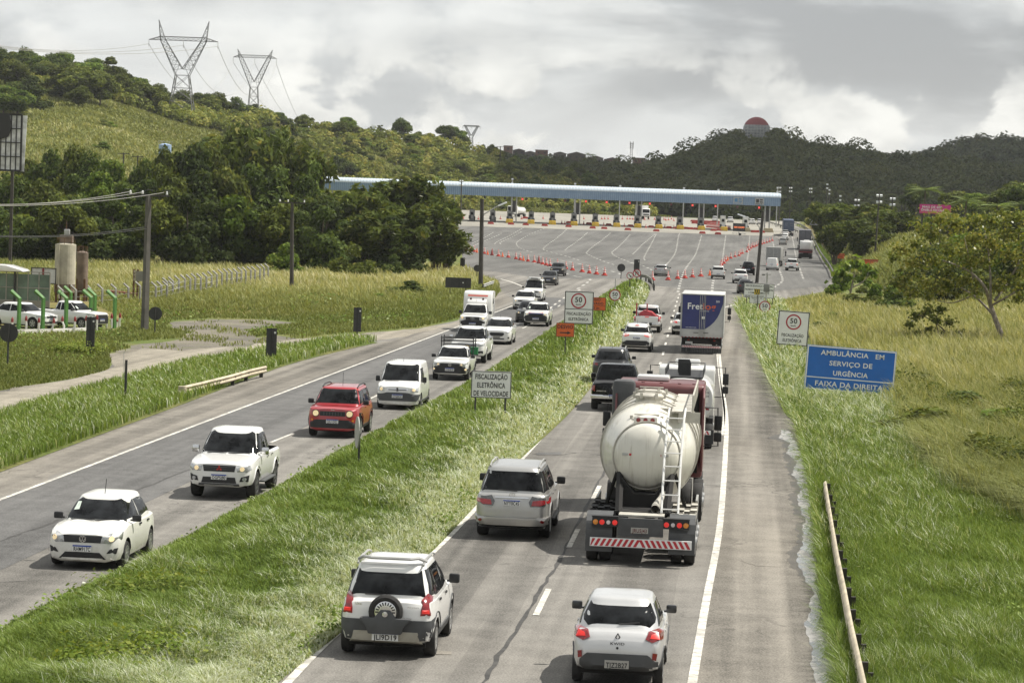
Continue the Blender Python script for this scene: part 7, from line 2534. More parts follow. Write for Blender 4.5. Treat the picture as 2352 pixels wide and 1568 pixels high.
for a in np.linspace(0,2*math.pi,7)[:-1]:
 tr.tube([(15/s*math.cos(a),15/s*math.sin(a),zb+14/s),(15/s*math.cos(a),15/s*math.sin(a),zb+23/s)],0.04,5)
tr.lathe([(15/s,zb+23/s),(15.2/s,zb+23.4/s)],14,cap=False)
tr.build('railing',m_steel,wt2)
MB().lathe([(12/s,-1),(12/s,zb-3)],16).build('base',m_concrete,wt2)
tag(wt2,'pale blue round water tank on the grassy hillside above the trees','water tank')
# -------- electricity poles and wires
def crossarm_pole(px0,py0,px1,py1,r0,arms,label,mat=m_pole_conc,square=True,lamps_=True,arm_len=1.2):
 r,L,s=pole_between(px0,py0,px1,py1,r0,r0*0.72,mat,'utility_pole',square)
 for dz in arms:
  k=(L.z+dz)/L.z
  o=MB().box((L.x*k,0,L.z+dz),(arm_len*2,0.12,0.12)).build('crossarm',m_pole_dark,r)
  ins=MB()
  for x in(-0.9,-0.3,0.9):
   ins.lathe([(0.05,0),(0.08,0.06),(0.05,0.10),(0.07,0.15),(0.03,0.22)],8,'Z',(L.x*k+x*arm_len,0,L.z+dz+0.06))
  ins.build('insulator',m_plate,o)
  if lamps_:
   la=MB()
   for x in(-0.95,0.1,0.95):
    la.tube([(L.x*k+x*arm_len-0.5,0.05,L.z+dz+0.1),(L.x*k+x*arm_len-0.2,0,L.z+dz+0.34),(L.x*k+x*arm_len+0.15,0,L.z+dz+0.30)],0.02,5)
   la.build('jumper',m_dark,o)
 tag(r,label,'utility pole','electricity poles')
 return r,L
bigp,bl=crossarm_pole(341.5,449,332,760,0.24,(0.0,),'big weathered concrete electricity pole beside the yard')
crossarm_pole(671,466,670,666,0.20,(0.0,),'slimmer electricity pole with crossarm standing in the dry grass',m_pole_dark,False)
m_wire=M('wire_dark',(0.05,0.05,0.048),0.6)
m_wire_l=M('wire_light',(0.30,0.29,0.26),0.5)
def sag(a,b,d,n=14):
 a,b=Vector(a),Vector(b)
 return[tuple(a+(b-a)*(i/n)-Vector((0,0,4*d*(i/n)*(1-i/n))))for i in range(n+1)]
top=Vector(bigp.location)+bl
for k,(x,py1,dz)in enumerate(((-1.05,470,0.2),(-0.3,469,0.2),(0.9,472,0.2),(0.0,540,-1.85),(0.05,541.5,-1.95))):
 a=top+Vector((x,0,dz))
 e_=at(-60,py1,150.0)
 o=MB().tube(sag(a,e_,0.25),0.018,5).build('power_cable',m_wire_l if k<3 else m_wire)
 tag(o,'sagging cable from the top of the concrete pole towards the picture edge' if k<3 else 'low twisted cable from the concrete pole past the silo','cable','cables on the concrete pole' if k<3 else 'low cables on the concrete pole')
for px,py0,t_,lb in((288,351,0.18,'small wooden pole with a T crossarm on the hillside, first of two'),(320.5,358,0.16,'small wooden pole with a T crossarm nearer the blue tank')):
 b=left_hill.pt(px,t_)
 q=at(px,py0,float(b[1]))
 r=empty('utility_pole',tuple(b))
 MB().tube([(0,0,-1),(0,0,q[2]-b[2])],0.16,6).build('pole',m_pole_dark,r)
 MB().box((0,0,q[2]-b[2]-0.2),(2.4,0.16,0.16)).build('crossarm',m_pole_dark,r)
 tag(r,lb,'utility pole','poles on the hillside')
for px,py0,pyb,Y in((2070,441,495,640),(2078,462,500,640),(2104,470,518,600),(2139,512,540,560),(1148+0,336,374,1000)):
 a,b=at(px,py0,Y),at(px,pyb,Y)
 r=empty('utility_pole',(b[0],Y,b[2]-3))
 MB().tube([(0,0,0),(0,0,a[2]-b[2]+3)],0.17,6).build('pole',m_pole_dark,r)
 MB().box((0,0,a[2]-b[2]+2.8),(2.6,0.15,0.15)).build('crossarm',m_pole_dark,r)
 tag(r,'distant wooden pole with crossarm near the palms on the slope' if px>1500 else 'dark wooden pole on the crest in front of the third pylon','utility pole','distant poles')
def pylon(cx,y_peak,y_arm,y_waist,y_base,wp_,wa,ww_,wbase,Y,label,t=0.16):
 s=PXM(Y)
 c=at(cx,y_base,Y)
 r=empty('transmission_tower',tuple(c))
 zz=lambda y:(y_base-y)/s
 za,zw,zp=zz(y_arm),zz(y_waist),zz(y_peak)
 A,Wt,B=wa/s/2,ww_/s/2,wbase/s/2
 P=wp_/s/2
 H_=9/245*(y_base-y_peak)/s
 def lat(mb,p0,p1,q0,q1,n):
  for i in range(n):
   a0,a1=Vector(p0).lerp(Vector(p1),i/n),Vector(p0).lerp(Vector(p1),(i+1)/n)
   b0,b1=Vector(q0).lerp(Vector(q1),i/n),Vector(q0).lerp(Vector(q1),(i+1)/n)
   mb.tube([tuple(a0),tuple(b1)],t*0.45,4,cap=False)
   mb.tube([tuple(b0),tuple(a1)],t*0.45,4,cap=False)
   mb.tube([tuple(a1),tuple(b1)],t*0.4,4,cap=False)
 body=MB()
 dpt=B
 legs0=[(-B,-dpt,-2),(B,-dpt,-2),(B,dpt,-2),(-B,dpt,-2)]
 legs1=[(-Wt,-Wt,zw),(Wt,-Wt,zw),(Wt,Wt,zw),(-Wt,Wt,zw)]
 for i in range(4):
  body.tube([legs0[i],legs1[i]],t,4)
  lat(body,legs0[i],legs1[i],legs0[(i+1)%4],legs1[(i+1)%4],4)
 body.build('lattice_body',m_pylon,r)
 for sx in(-1,1):
  v=MB()
  xo,xi=sx*P*1.02,sx*P*0.70
  q=[(sx*Wt,-Wt,zw),(sx*Wt,Wt,zw),(0,-Wt,zw+(za-zw)*0.18),(0,Wt,zw+(za-zw)*0.18)]
  e=[(xo*0.9,-0.5,za),(xo*0.9,0.5,za),(xi,-0.5,za),(xi,0.5,za)]
  for a,b in zip(q,e):
   v.tube([a,b],t*0.8,4)
  lat(v,q[0],e[0],q[2],e[2],7)
  v.build('head_arm',m_pylon,r)
  pk=MB()
  pp=[(xo*0.9,-0.5,za),(xi,-0.5,za),(xo*0.9,0.5,za)]
  for a in pp:
   pk.tube([a,(sx*P,0,zp)],t*0.7,4)
  lat(pk,pp[0],(sx*P,0,zp),pp[1],(sx*P,0,zp),4)
  pk.build('peak',m_pylon,r)
 bmm=MB()
 for y in(-0.5,0.5):
  bmm.tube([(-A,0,za),(-P*0.9,y,za+H_),(P*0.9,y,za+H_),(A,0,za)],t*0.7,4)
  bmm.tube([(-A,0,za),(A,0,za)],t*0.7,4)
 lat(bmm,(-P*0.9,-0.5,za),(P*0.9,-0.5,za),(-P*0.9,-0.5,za+H_),(P*0.9,-0.5,za+H_),9)
 lat(bmm,(-A,0,za),(-P*0.9,-0.5,za),(-A,0,za),(-P*0.9,-0.5,za+H_),3)
 lat(bmm,(A,0,za),(P*0.9,-0.5,za),(A,0,za),(P*0.9,-0.5,za+H_),3)
 bmm.build('crossbeam',m_pylon,r)
 ins=MB()
 for x in(-A,0,A):
  ins.tube([(x,0,za),(x,0,za-H_*2.0)],t*0.5,5)
 ins.build('insulator_string',m_plate_grey,r)
 tag(r,label,'pylon','pylons across the hills')
 return Vector(c),za,A,H_,P,zp
m_pylon=M('pylon_steel',(0.16,0.16,0.155),0.6,metal=0.3)
def hill_t(h,u,py):
 best=(1e9,0.5)
 for t in np.linspace(0.05,1,200):
  P=h.pt(u,t)
  d=P-np.array([0,0,CAM_H])
  y=784-FOC*float(d@_u)/float(d@_f)
  best=min(best,(abs(y-py),t))
 return best[1]
TP1=hill_t(left_hill,416,274)
c1=pylon(416,49,95,174,275,115,158,30,66,float(left_hill.pt(416,TP1)[1]),'tall lattice pylon with V-shaped head on the hill, the largest one',0.14)
c2=pylon(581,115,134,201,275,80,99,17,28,1450,'lattice pylon with V-shaped head behind the hilltop trees, second largest',0.17)
c3=pylon(1081,288,291,316,350,34,40,7,12,3300,'tiny faint pylon far beyond the crest above the canopy',0.45)
for i,sx in enumerate((-1,0,1)):
 a=c1[0]+Vector((sx*c1[2],0,c1[1]-c1[3]*1.2))
 b=c2[0]+Vector((sx*c2[2],0,c2[1]-c2[3]*2.0))
 tag(MB().tube(sag(a,b,16,24),0.07,4).build('transmission_line',m_wire_l),'thin transmission line sagging between the two large pylons','power line','lines between the pylons')
 e_=at(-150,78+6*i,700.0)
 tag(MB().tube(sag(a,e_,3,20),0.06,4).build('transmission_line',m_wire_l),'thin transmission line from the largest pylon to the picture edge','power line','lines towards the edge')
 e2=at(700+10*i,300,2600.0)
 tag(MB().tube(sag(b,e2,10,20),0.10,4).build('transmission_line',m_wire_l),'faint transmission line dropping from the second pylon behind the crest','power line','lines behind the crest')
 # -------- far structures
Yd=1450.0
c=at(1736.5,322,Yd)
dm=empty('dome_billboard',(c[0],Yd,c[2]-1))
s=PXM(Yd)
R=31/s
zc=22/s+1
dome=MB()
rows=12
nseg=32
prf=[(R*math.sin(a),zc+R*math.cos(a))for a in np.linspace(0.02,math.radians(66),9)]
cap=MB().lathe([(r_,z)for r_,z in prf[::-1]],36)
cap.v=[(x,y*0.55,z)for x,y,z in cap.v]
cap.build('red_cap',M('cap_red',(0.20,0.032,0.036),0.45,var=0.15,scale=0.2),dm,smooth=True)
prf=[(R*math.sin(a),zc+R*math.cos(a))for a in np.linspace(math.radians(66.3),math.radians(132),8)]
lo=MB().lathe([(r_,z)for r_,z in prf[::-1]],36)
lo.v=[(x,y*0.55,z)for x,y,z in lo.v]
lo.build('silver_panels',M('panel_silver',(0.24,0.25,0.26),0.5,var=0.25,scale=0.6),dm)
lt=MB()
for k in range(9):
 x=-R*0.92+R*1.84*k/8
 lt.tube([(x,-R*0.62,0),(x,-R*0.62,zc+0.40*R)],0.11,4)
for k in range(6):
 z=0.6+(zc+0.40*R)*k/6
 lt.tube([(-R*0.95,-R*0.62,z),(R*0.95,-R*0.62,z)],0.10,4)
lt.build('scaffold',m_steel,dm)
tag(dm,'round billboard structure with a red cap and silver scaffolded panels on the hilltop','dome billboard')
m_brick=M('far_brick',(0.17,0.10,0.075),0.9,var=0.25,scale=0.4)
m_plaster=M('far_plaster',(0.17,0.15,0.13),0.9,var=0.2,scale=0.3)
m_tile=M('far_roof',(0.10,0.08,0.065),0.9,var=0.2)
def house(x0,y0,x1,y1,Y,mat,label,flat=True,base=None):
 a,b=at(x0,y0,Y),at(x1,base or(y1+8),Y)
 w,h=b[0]-a[0],a[2]-b[2]
 r=empty('house',((a[0]+b[0])/2,Y,b[2]))
 MB().box((0,4,h/2),(w,8,h)).build('wall',mat,r)
 if flat:
  MB().box((0,4,h+0.1),(w+0.4,8.4,0.25)).build('roof',m_tile,r)
 else:
  MB().prism([(-w/2-0.4,h),(w/2+0.4,h),(0,h+w*0.14)],'Y',-0.4,8.4).build('roof',m_tile,r)
 n=max(1,int(w/3.2))
 for k in range(n):
  MB().box((-w/2+w*(k+0.5)/n,-0.03,h-1.6),(1.0,0.1,1.1)).build('window',m_dark,r)
 tag(r,label,'house','houses on the ridge')
house(1157,335,1177,352,1690,m_brick,'tall bare brick house at the ridge end above the canopy')
house(1178,345,1205,356,1700,m_tile,'low dark roofed house next to the tall brick house',False)
house(1205,350,1230,358,1700,m_plaster,'low plastered house in the middle of the ridge row',False)
house(1230,344.5,1258,358,1680,m_brick,'broad brick house with flat roof on the ridge')
house(1272,352,1300,362,1690,m_plaster,'grey plastered house right of the broad brick house',False)
house(1303,354,1345,366,1680,m_tile,'long low brown house half hidden by ridge trees',False)
house(1350,362,1385,372,1670,m_plaster,'pale low house near the bare palm on the ridge',False)
house(1388,366,1425,380,1665,m_brick,'brick house left of the telecom mast',False)
house(1455,363,1480,384,1655,m_brick,'brick house with two storeys right of the telecom mast')
house(1480,368,1505,384,1655,m_plaster,'plastered house stepping down beside the last brick house')
c=at(1449.5,372,1660)
tm_=empty('telecom_mast',tuple(c))
s=PXM(1660)
h=44/s
ma=MB()
L4=[(-0.9,-0.9),(0.9,-0.9),(0.9,0.9),(-0.9,0.9)]
for i in range(4):
 (x0,y0),(x1,y1)=L4[i],L4[(i+1)%4]
 ma.tube([(x0,y0,-3),(x0*0.5,y0*0.5,h)],0.10,4)
 for k in range(9):
  f0,f1=1-0.5*k/9,1-0.5*(k+1)/9
  ma.tube([(x0*f0,y0*f0,h*k/9),(x1*f1,y1*f1,h*(k+1)/9)],0.07,4)
ma.build('lattice',M('mast_white',(0.42,0.40,0.39),0.6),tm_)
an=MB()
for z in(h*0.75,h*0.9,h):
 for x in(-0.9,0.9):
  an.box((x,-0.6,z),(0.4,0.3,1.6))
an.build('antenna',m_white,tm_)
tag(tm_,'slender lattice telecom mast on the ridge among the houses','mast')
# -------- vegetation
m_bark=M('bark',(0.12,0.095,0.07),0.9,var=0.35,scale=3,bump=0.5)
m_bark_grey=M('bark_grey',(0.22,0.19,0.155),0.9,var=0.35,scale=4,bump=0.5)
m_leaf_dark=leaf_mat('leaves_dark',[(0.0,(0.030,0.046,0.012)),(0.45,(0.066,0.098,0.022)),(0.8,(0.125,0.160,0.040)),(1.0,(0.20,0.21,0.06))],trans=0.4,objvar=0.38)
m_leaf_olive=leaf_mat('leaves_olive',[(0.0,(0.049,0.064,0.013)),(0.5,(0.097,0.123,0.024)),(0.8,(0.162,0.185,0.038)),(1.0,(0.257,0.245,0.066))])
m_leaf_bright=leaf_mat('leaves_bright',[(0.0,(0.050,0.085,0.014)),(0.5,(0.110,0.170,0.026)),(0.8,(0.190,0.245,0.042)),(1.0,(0.27,0.30,0.075))])
m_leaf_bamboo=leaf_mat('leaves_bamboo',[(0.0,(0.042,0.061,0.013)),(0.5,(0.084,0.113,0.023)),(0.8,(0.147,0.171,0.039)),(1.0,(0.238,0.225,0.072))])
m_leaf_far=leaf_mat('leaves_far',[(0.0,(0.037,0.050,0.021)),(0.5,(0.065,0.083,0.031)),(1.0,(0.119,0.131,0.052))],objvar=0.0)
m_grass=leaf_mat('grass_blades',[(0.0,(0.045,0.075,0.016)),(0.35,(0.118,0.180,0.034)),(0.6,(0.205,0.275,0.062)),(0.8,(0.33,0.38,0.18)),(1.0,(0.64,0.67,0.55))],objvar=0.0,trans=0.3)
m_drygrass=leaf_mat('dry_grass_blades',[(0.0,(0.085,0.110,0.026)),(0.3,(0.165,0.185,0.060)),(0.6,(0.250,0.272,0.100)),(0.85,(0.415,0.400,0.200)),(1.0,(0.54,0.51,0.33))],objvar=0.0,trans=0.3)
def unit(n,rng):
 v=rng.normal(size=(n,3))
 return v/np.linalg.norm(v,axis=1)[:,None]
def leaf_quads(P,nrm,size,rng,aspect=1.6,droop=0.0):
 n=len(P)
 a=np.cross(nrm,unit(n,rng))
 a/=np.maximum(np.linalg.norm(a,axis=1),1e-6)[:,None]
 a[:,2]-=droop
 a/=np.linalg.norm(a,axis=1)[:,None]
 b=np.cross(nrm,a)
 s=(size*rng.uniform(0.6,1.35,n))[:,None]
 L,W=a*s*0.5*aspect,b*s*0.5
 V=np.stack([P-L,P-W+nrm*s*0.12,P+L,P+W+nrm*s*0.12],1).reshape(-1,3)
 F=np.arange(4*n).reshape(n,4)
 return V,F
def crown_mesh(name,lobes,n,size,seed,mat,aspect=1.6,droop=0.0,core=0.45,flat=0.3,tint_base=0.45,up=0.35,gauss=False):
 rng=np.random.default_rng(seed)
 Ls=np.asarray(lobes,float)
 ragged=0.10
 w=(Ls[:,3]*Ls[:,4]+Ls[:,3]*Ls[:,5]+Ls[:,4]*Ls[:,5])
 cnt=np.maximum(8,(n*w/w.sum()).astype(int))
 Ps,Ns,Ts=[],[],[]
 for l,k in zip(Ls,cnt):
  d=unit(k,rng)
  r=np.clip(1-np.abs(rng.normal(0,0.22,k)),core,1.0)+rng.normal(0,ragged,k)
  if gauss:
   r=np.abs(rng.normal(0,0.62,k))+0.1
  lump=1+0.18*vnoise(d[:,0]*2.1+l[0],d[:,1]*2.1+d[:,2]*1.7+l[2],seed)
  P=l[:3]+d*(r*lump)[:,None]*l[3:6]
  nr=d*0.75+unit(k,rng)*0.7+np.array([0,0,up])
  nr/=np.linalg.norm(nr,axis=1)[:,None]
  Ps.append(P)
  Ns.append(nr)
  Ts.append(np.clip(tint_base+rng.normal(0,0.20,k)+rng.normal(0,0.10),0,1))
 P,Nn,T=np.concatenate(Ps),np.concatenate(Ns),np.concatenate(Ts)
 V,F=leaf_quads(P,Nn,size,rng,aspect,droop)
 me=np_mesh(name,V,F,False,np.repeat(T,4))
 me.materials.append(mat)
 return me
def make_tree(seed,kind='round'):
 rng=np.random.default_rng(seed)
 lobes,tr=[],MB()
 H=10.0
 if kind in('round','olive','bright'):
  top=0.58+0.1*rng.random()
  nl=rng.integers(9,14)
  tr.tube([(0,0,-0.5),(rng.normal(0,.12),rng.normal(0,.12),2.0),(rng.normal(0,.3),rng.normal(0,.3),5.2)],0.24,7,r2=0.13)
  for k in range(nl):
   a=2.4*k+rng.normal(0,0.4)
   rr=3.1*math.sqrt((k+0.4)/nl)*rng.uniform(0.8,1.15)
   z=4.0+4.2*(1-(rr/3.9)**2)*rng.uniform(0.55,1.05)
   s=rng.uniform(1.1,1.75)
   lobes.append((rr*math.cos(a),rr*math.sin(a),z,s*1.15,s*1.15,s*0.82))
   tr.tube([(0,0,3.6+0.1*k),(rr*0.55*math.cos(a),rr*0.55*math.sin(a),z*0.8),(rr*math.cos(a),rr*math.sin(a),z)],0.09,5,r2=0.03)
  lobes.append((0,0,3.4,2.2,2.2,1.5))
  mat={'round':m_leaf_dark,'olive':m_leaf_olive,'bright':m_leaf_bright}[kind]
  me=crown_mesh('crown',lobes,5200,0.40,seed,mat)
 elif kind=='skirt':
  for k in range(13):
   a=2.4*k
   rr=rng.uniform(0.6,3.0)
   s=rng.uniform(1.2,1.9)
   lobes.append((rr*math.cos(a),rr*math.sin(a),rng.uniform(1.0,8.2)*(1-0.12*rr),s*1.2,s*1.2,s*0.9))
  lobes.append((0,0,8.6,1.5,1.5,1.1))
  tr.tube([(0,0,-0.5),(0.2,0,4),(0.1,0.1,7.5)],0.22,7,r2=0.06)
  me=crown_mesh('crown',lobes,5600,0.40,seed,m_leaf_dark,tint_base=0.42)
 elif kind=='bamboo':
  for k in range(26):
   a=rng.uniform(0,2*math.pi)
   lean=rng.uniform(0.3,3.4)
   h=rng.uniform(6.5,10.2)-lean*0.55
   for q in range(4):
    t=0.35+0.2*q
    x=lean*t**2
    lobes.append((x*math.cos(a)+rng.normal(0,.3),x*math.sin(a)+rng.normal(0,.3),h*(1-(1-t)**1.6)-0.15*x,0.75,0.75,0.95))
   tr.tube([(0.3*math.cos(a),0.3*math.sin(a),-0.3),(lean*0.3*math.cos(a),lean*0.3*math.sin(a),h*0.6),(lean*math.cos(a),lean*math.sin(a),h*0.97)],0.05,5,r2=0.02)
  me=crown_mesh('crown',lobes,7000,0.30,seed,m_leaf_bamboo,aspect=3.0,droop=0.45,up=0.15)
 elif kind=='sparse':
  tr.tube([(0,0,-0.5),(0.15,0,4),(-0.1,0.1,8.6)],0.15,7,r2=0.05)
  for k in range(9):
   a=2.4*k
   z=rng.uniform(5.5,9.6)
   rr=rng.uniform(0.5,2.2)*(1.15-(z-5.5)/7)
   lobes.append((rr*math.cos(a),rr*math.sin(a),z,rng.uniform(.6,1.1),rng.uniform(.6,1.1),rng.uniform(.4,.8)))
   tr.tube([(0,0,z-1.6),(rr*math.cos(a),rr*math.sin(a),z)],0.05,5,r2=0.02)
  me=crown_mesh('crown',lobes,1700,0.36,seed,m_leaf_olive)
 elif kind=='palm':
  tr.tube([(0,0,-0.5),(0.25,0,4),(0.1,0,7.4)],0.17,8,r2=0.12)
  V,T=[],[]
  for k in range(22):
   a=2*math.pi*k/22+rng.normal(0,.1)
   el=rng.uniform(-0.2,1.1)
   for i in range(26):
    t=i/25
    r_=3.3*t
    z=7.5+3.0*t*math.sin(el)-2.0*t*t*(1.1-0.3*el)
    x,y=r_*math.cos(el*0.6)*math.cos(a),r_*math.cos(el*0.6)*math.sin(a)
    w=0.75*math.sin(math.pi*min(1,0.12+t*0.9))+0.1
    n2=np.array([-math.sin(a),math.cos(a),0])
    for sg in(-1,1):
     e=np.array([x,y,z])+sg*n2*w+np.array([math.cos(a)*.35,math.sin(a)*.35,-0.30*w])
     d=np.array([math.cos(a),math.sin(a),0])*0.05
     V+=[np.array([x,y,z])-d,e-d*0.3,e+d*0.3,np.array([x,y,z])+d]
     T+=[0.55+0.2*rng.normal()]*4
  V=np.array(V)
  me=np_mesh('crown',V,np.arange(len(V)).reshape(-1,4),False,np.clip(T,0,1))
  me.materials.append(m_leaf_bright)
  H=9.5
 elif kind=='bush':
  for k in range(9):
   a=2.4*k
   rr=rng.uniform(0.2,3.2)
   s=rng.uniform(1.3,2.1)
   lobes.append((rr*math.cos(a),rr*math.sin(a),rng.uniform(1.0,5.6)*(1-0.13*rr),s*1.3,s*1.3,s))
  lobes.append((0,0,6.6,1.7,1.7,1.5))
  tr.tube([(0,0,-0.5),(0,0,5)],0.2,5,r2=0.05)
  me=crown_mesh('crown',lobes,2600,0.55,seed,[m_leaf_olive,m_leaf_bright,m_leaf_dark][seed%3])
  H=8.0
 tm=tr.mesh('trunk',smooth=True)
 tm.materials.append(m_bark if kind!='sparse' else m_bark_grey)
 co=np.zeros(len(me.vertices)*3,np.float32)
 me.vertices.foreach_get('co',co)
 co=co.reshape(-1,3)
 return tm,me,float(np.percentile(co[:,2],99.6)),float(np.percentile(np.abs(co[:,0]),98)*2)
PROTO={}
for kind,n in(('round',4),('olive',3),('bright',2),('skirt',3),('bamboo',3),('sparse',2),('palm',2),('bush',4)):
 PROTO[kind]=[make_tree(11*(i+1)+len(kind),kind)for i in range(n)]
NAMES=dict(round='tree',olive='tree',bright='tree',skirt='tree',bamboo='bamboo_clump',sparse='tree',palm='palm_tree',bush='shrub')
CATS=dict(round='tree',olive='tree',bright='tree',skirt='tree',bamboo='bamboo',sparse='tree',palm='palm',bush='shrub')
def plant(kind,x,y,z,h,w=None,label='',group=None,rz=None,i=None):
 L=PROTO[kind]
 tm,cm_,H,W=L[random.randrange(len(L))if i is None else i%len(L)]
 r=empty(NAMES[kind],(x,y,z),random.uniform(0,6.3)if rz is None else rz)
 s=h/H
 sx=s if w is None else w/W
 r.scale=(sx,sx,s)
 if kind!='bush':
  obj('trunk',tm,None,r)
 obj('crown',cm_,None,r)
 tag(r,label,CATS[kind],group)
 return r
def plant_px(kind,px,Y,top,wpx=None,label='',group=None,base=None,i=None):
 q=at(px,top,Y)
 z=float(zr(Y))if base is None else base
 return plant(kind,q[0],Y,z-0.1,q[2]-z+0.1,None if wpx is None else wpx/PXM(Y),label,group,i=i)
BELT=[(20,440,395,'round',120),(75,432,372,'olive',90),(118,428,352,'round',100),(165,425,342,'olive',95),(208,422,356,'round',90),(262,440,372,'bright',90),(318,440,392,'round',90),(352,425,372,'round',90),(392,420,348,'olive',105),(440,420,335,'round',125),(492,425,342,'olive',110),(540,430,316,'bamboo',130),(590,432,302,'bamboo',140),(648,430,312,'bamboo',140),(700,425,340,'bamboo',120),(722,415,378,'skirt',90),(-10,395,425,'skirt',130),(52,390,408,'round',120),(110,388,420,'olive',125),(170,385,408,'skirt',120),(228,392,402,'bright',110),(285,395,425,'skirt',120),(345,392,418,'skirt',120),(405,385,405,'olive',130),(462,385,398,'skirt',130),(520,388,392,'olive',125),(580,392,385,'skirt',130),(640,395,390,'skirt',130),(700,392,410,'skirt',125),(752,390,452,'round',110),(-20,352,470,'skirt',130),(40,348,462,'skirt',120),(98,346,478,'skirt',110),(150,342,455,'olive',120),(205,345,470,'skirt',120),(262,348,462,'skirt',120),(320,350,478,'skirt',115),(375,345,465,'olive',120),(430,345,452,'skirt',125),(486,348,470,'skirt',115),(540,350,455,'bright',120),(592,352,478,'skirt',115),(640,350,470,'olive',115),(692,348,490,'skirt',110),(745,345,480,'skirt',110),(800,400,450,'bamboo',130),(858,395,428,'bamboo',150),(915,398,412,'bamboo',160),(970,400,425,'bamboo',140),(1010,392,462,'bamboo',110),(795,352,510,'skirt',110),(850,350,490,'bamboo',130),(905,350,500,'skirt',130),(955,352,478,'bamboo',140),(1005,355,500,'bamboo',115),(1028,360,522,'bamboo',90),]
LABS=dict(round='dark round crowned tree in the belt behind the field',olive='olive green tree in the belt behind the field',bright='lighter yellow green tree in the belt behind the field',skirt='dark bushy tree leafy to the ground at the wood edge',bamboo='feathery arching bamboo clump beside the plaza and wood')
for i,(px,Y,top,kind,w)in enumerate(BELT):
 Y2=Y-30
 plant_px(kind,px,Y2,top-2,w,LABS[kind],'trees behind the left field: '+kind,i=i)
for px,Y,top,w,lb in((812,292,562,92,'large leaved pale shrub before the bamboo'),(905,305,585,60,'smaller shrub at the foot of the bamboo'),(658,300,560,80,'loose shrub beside the slim electricity pole'),(870,236,674,62,'green shrub standing alone in the dry grass'),(945,250,645,95,'brownish shrub behind the wide black sign back')):
 plant_px('bush',px,Y,top,w,lb,base=-0.3,i=int(px))
rng=np.random.default_rng(5)
def on_hill(h,u,t):
 return h.pt(u,t)
CREST=[(5,.93,108,'round'),(30,.95,118,'olive'),(62,.94,108,'round'),(95,.95,128,'olive'),(125,.95,122,'round'),(148,.96,118,'bright'),(185,.94,142,'round'),(218,.95,158,'olive'),(250,.93,128,'sparse'),(285,.92,155,'olive'),(305,.93,175,'bright'),(335,.97,196,'round'),(362,.97,190,'olive'),(388,1.0,215,'round'),(440,1.0,222,'olive'),(465,.98,212,'round'),(492,.99,250,'round'),(545,1.0,260,'olive'),(575,.97,240,'round'),(602,.97,247,'olive'),(632,.99,262,'round'),(690,1.0,280,'olive'),(715,1.0,268,'sparse'),(745,1.0,285,'sparse'),(770,1.0,283,'olive'),(800,1.0,276,'sparse'),(830,1.0,292,'olive'),(875,1.0,285,'sparse'),(926,1.0,270,'round'),(960,1.0,300,'olive'),(985,1.0,305,'bright'),(1025,.99,286,'round'),(1050,.99,290,'bright'),(1072,.98,312,'olive'),(1108,1.0,332,'round'),(1130,.98,330,'olive'),(1155,.98,345,'round'),(1185,1.0,362,'bright'),(1225,1.0,365,'olive'),(1255,.97,362,'bright'),(1290,.98,378,'olive'),(1325,.95,372,'olive'),(1350,.98,390,'bright'),(1375,.95,398,'olive')]
for i,(u,t,top,kind)in enumerate(CREST):
 b=on_hill(left_hill,u,t)
 q=at(u,top,float(b[1]))
 h=max(4.0,q[2]-b[2])
 plant(kind,q[0],b[1],b[2]-0.4,h,h*random.uniform(0.75,1.05)if kind!='sparse' else h*0.5,'tree standing out against the sky on the hill crest' if kind!='sparse' else 'thin open tree standing against the sky on the hill crest','crest trees' if kind!='sparse' else 'thin crest trees',i=i)
nt_=0
for k in range(4000):
 if nt_>=165:
  break
 u,t=rng.uniform(-60,1420),rng.uniform(0.03,0.99)
 thr=(0.50+0.0007*u)if u<560 else 0.30
 dens=(1.0 if u>560 else 1.6)if t>thr+0.06 else(0.0 if u<700 else 0.25)
 if 540<u<760 and t<0.75:
  dens=0.55 if t>0.35 else 0.2
 if u>700:
  dens*=0.45+0.55*float(vnoise(u/70,t*3,2)>-0.1)
 if rng.random()>dens:
  continue
 b=on_hill(left_hill,u,t)
 kind=['olive','bright','round','olive','skirt'][rng.integers(0,5)]
 h=rng.uniform(6.0,10.5)if u<560 else rng.uniform(3.0,6.5)
 if(u>1080 and t>0.86)or(372<u<462 and t<TP1+0.05):
  continue
 plant(kind,float(b[0]),float(b[1]),float(b[2])-0.6,h,h*rng.uniform(0.95,1.3),'tree of the low woodland covering the upper hillside','woodland on the hillside')
 nt_+=1
nb=0
for k in range(5000):
 if nb>=210:
  break
 u,t=rng.uniform(20,1450),rng.uniform(0.02,0.96)
 v_=float(vnoise(u/55,t*5,9))
 if u<600 and not(t>0.35 and v_>0.22):
  continue
 if u>=600 and v_<-0.15:
  continue
 b=on_hill(left_hill,u,t)
 h=rng.uniform(1.3,3.6)
 plant('bush',float(b[0]),float(b[1]),float(b[2])-0.3,h,h*rng.uniform(1.6,2.8),'low shrub dotted over the grassy hillside','shrubs on the hillside')
 nb+=1
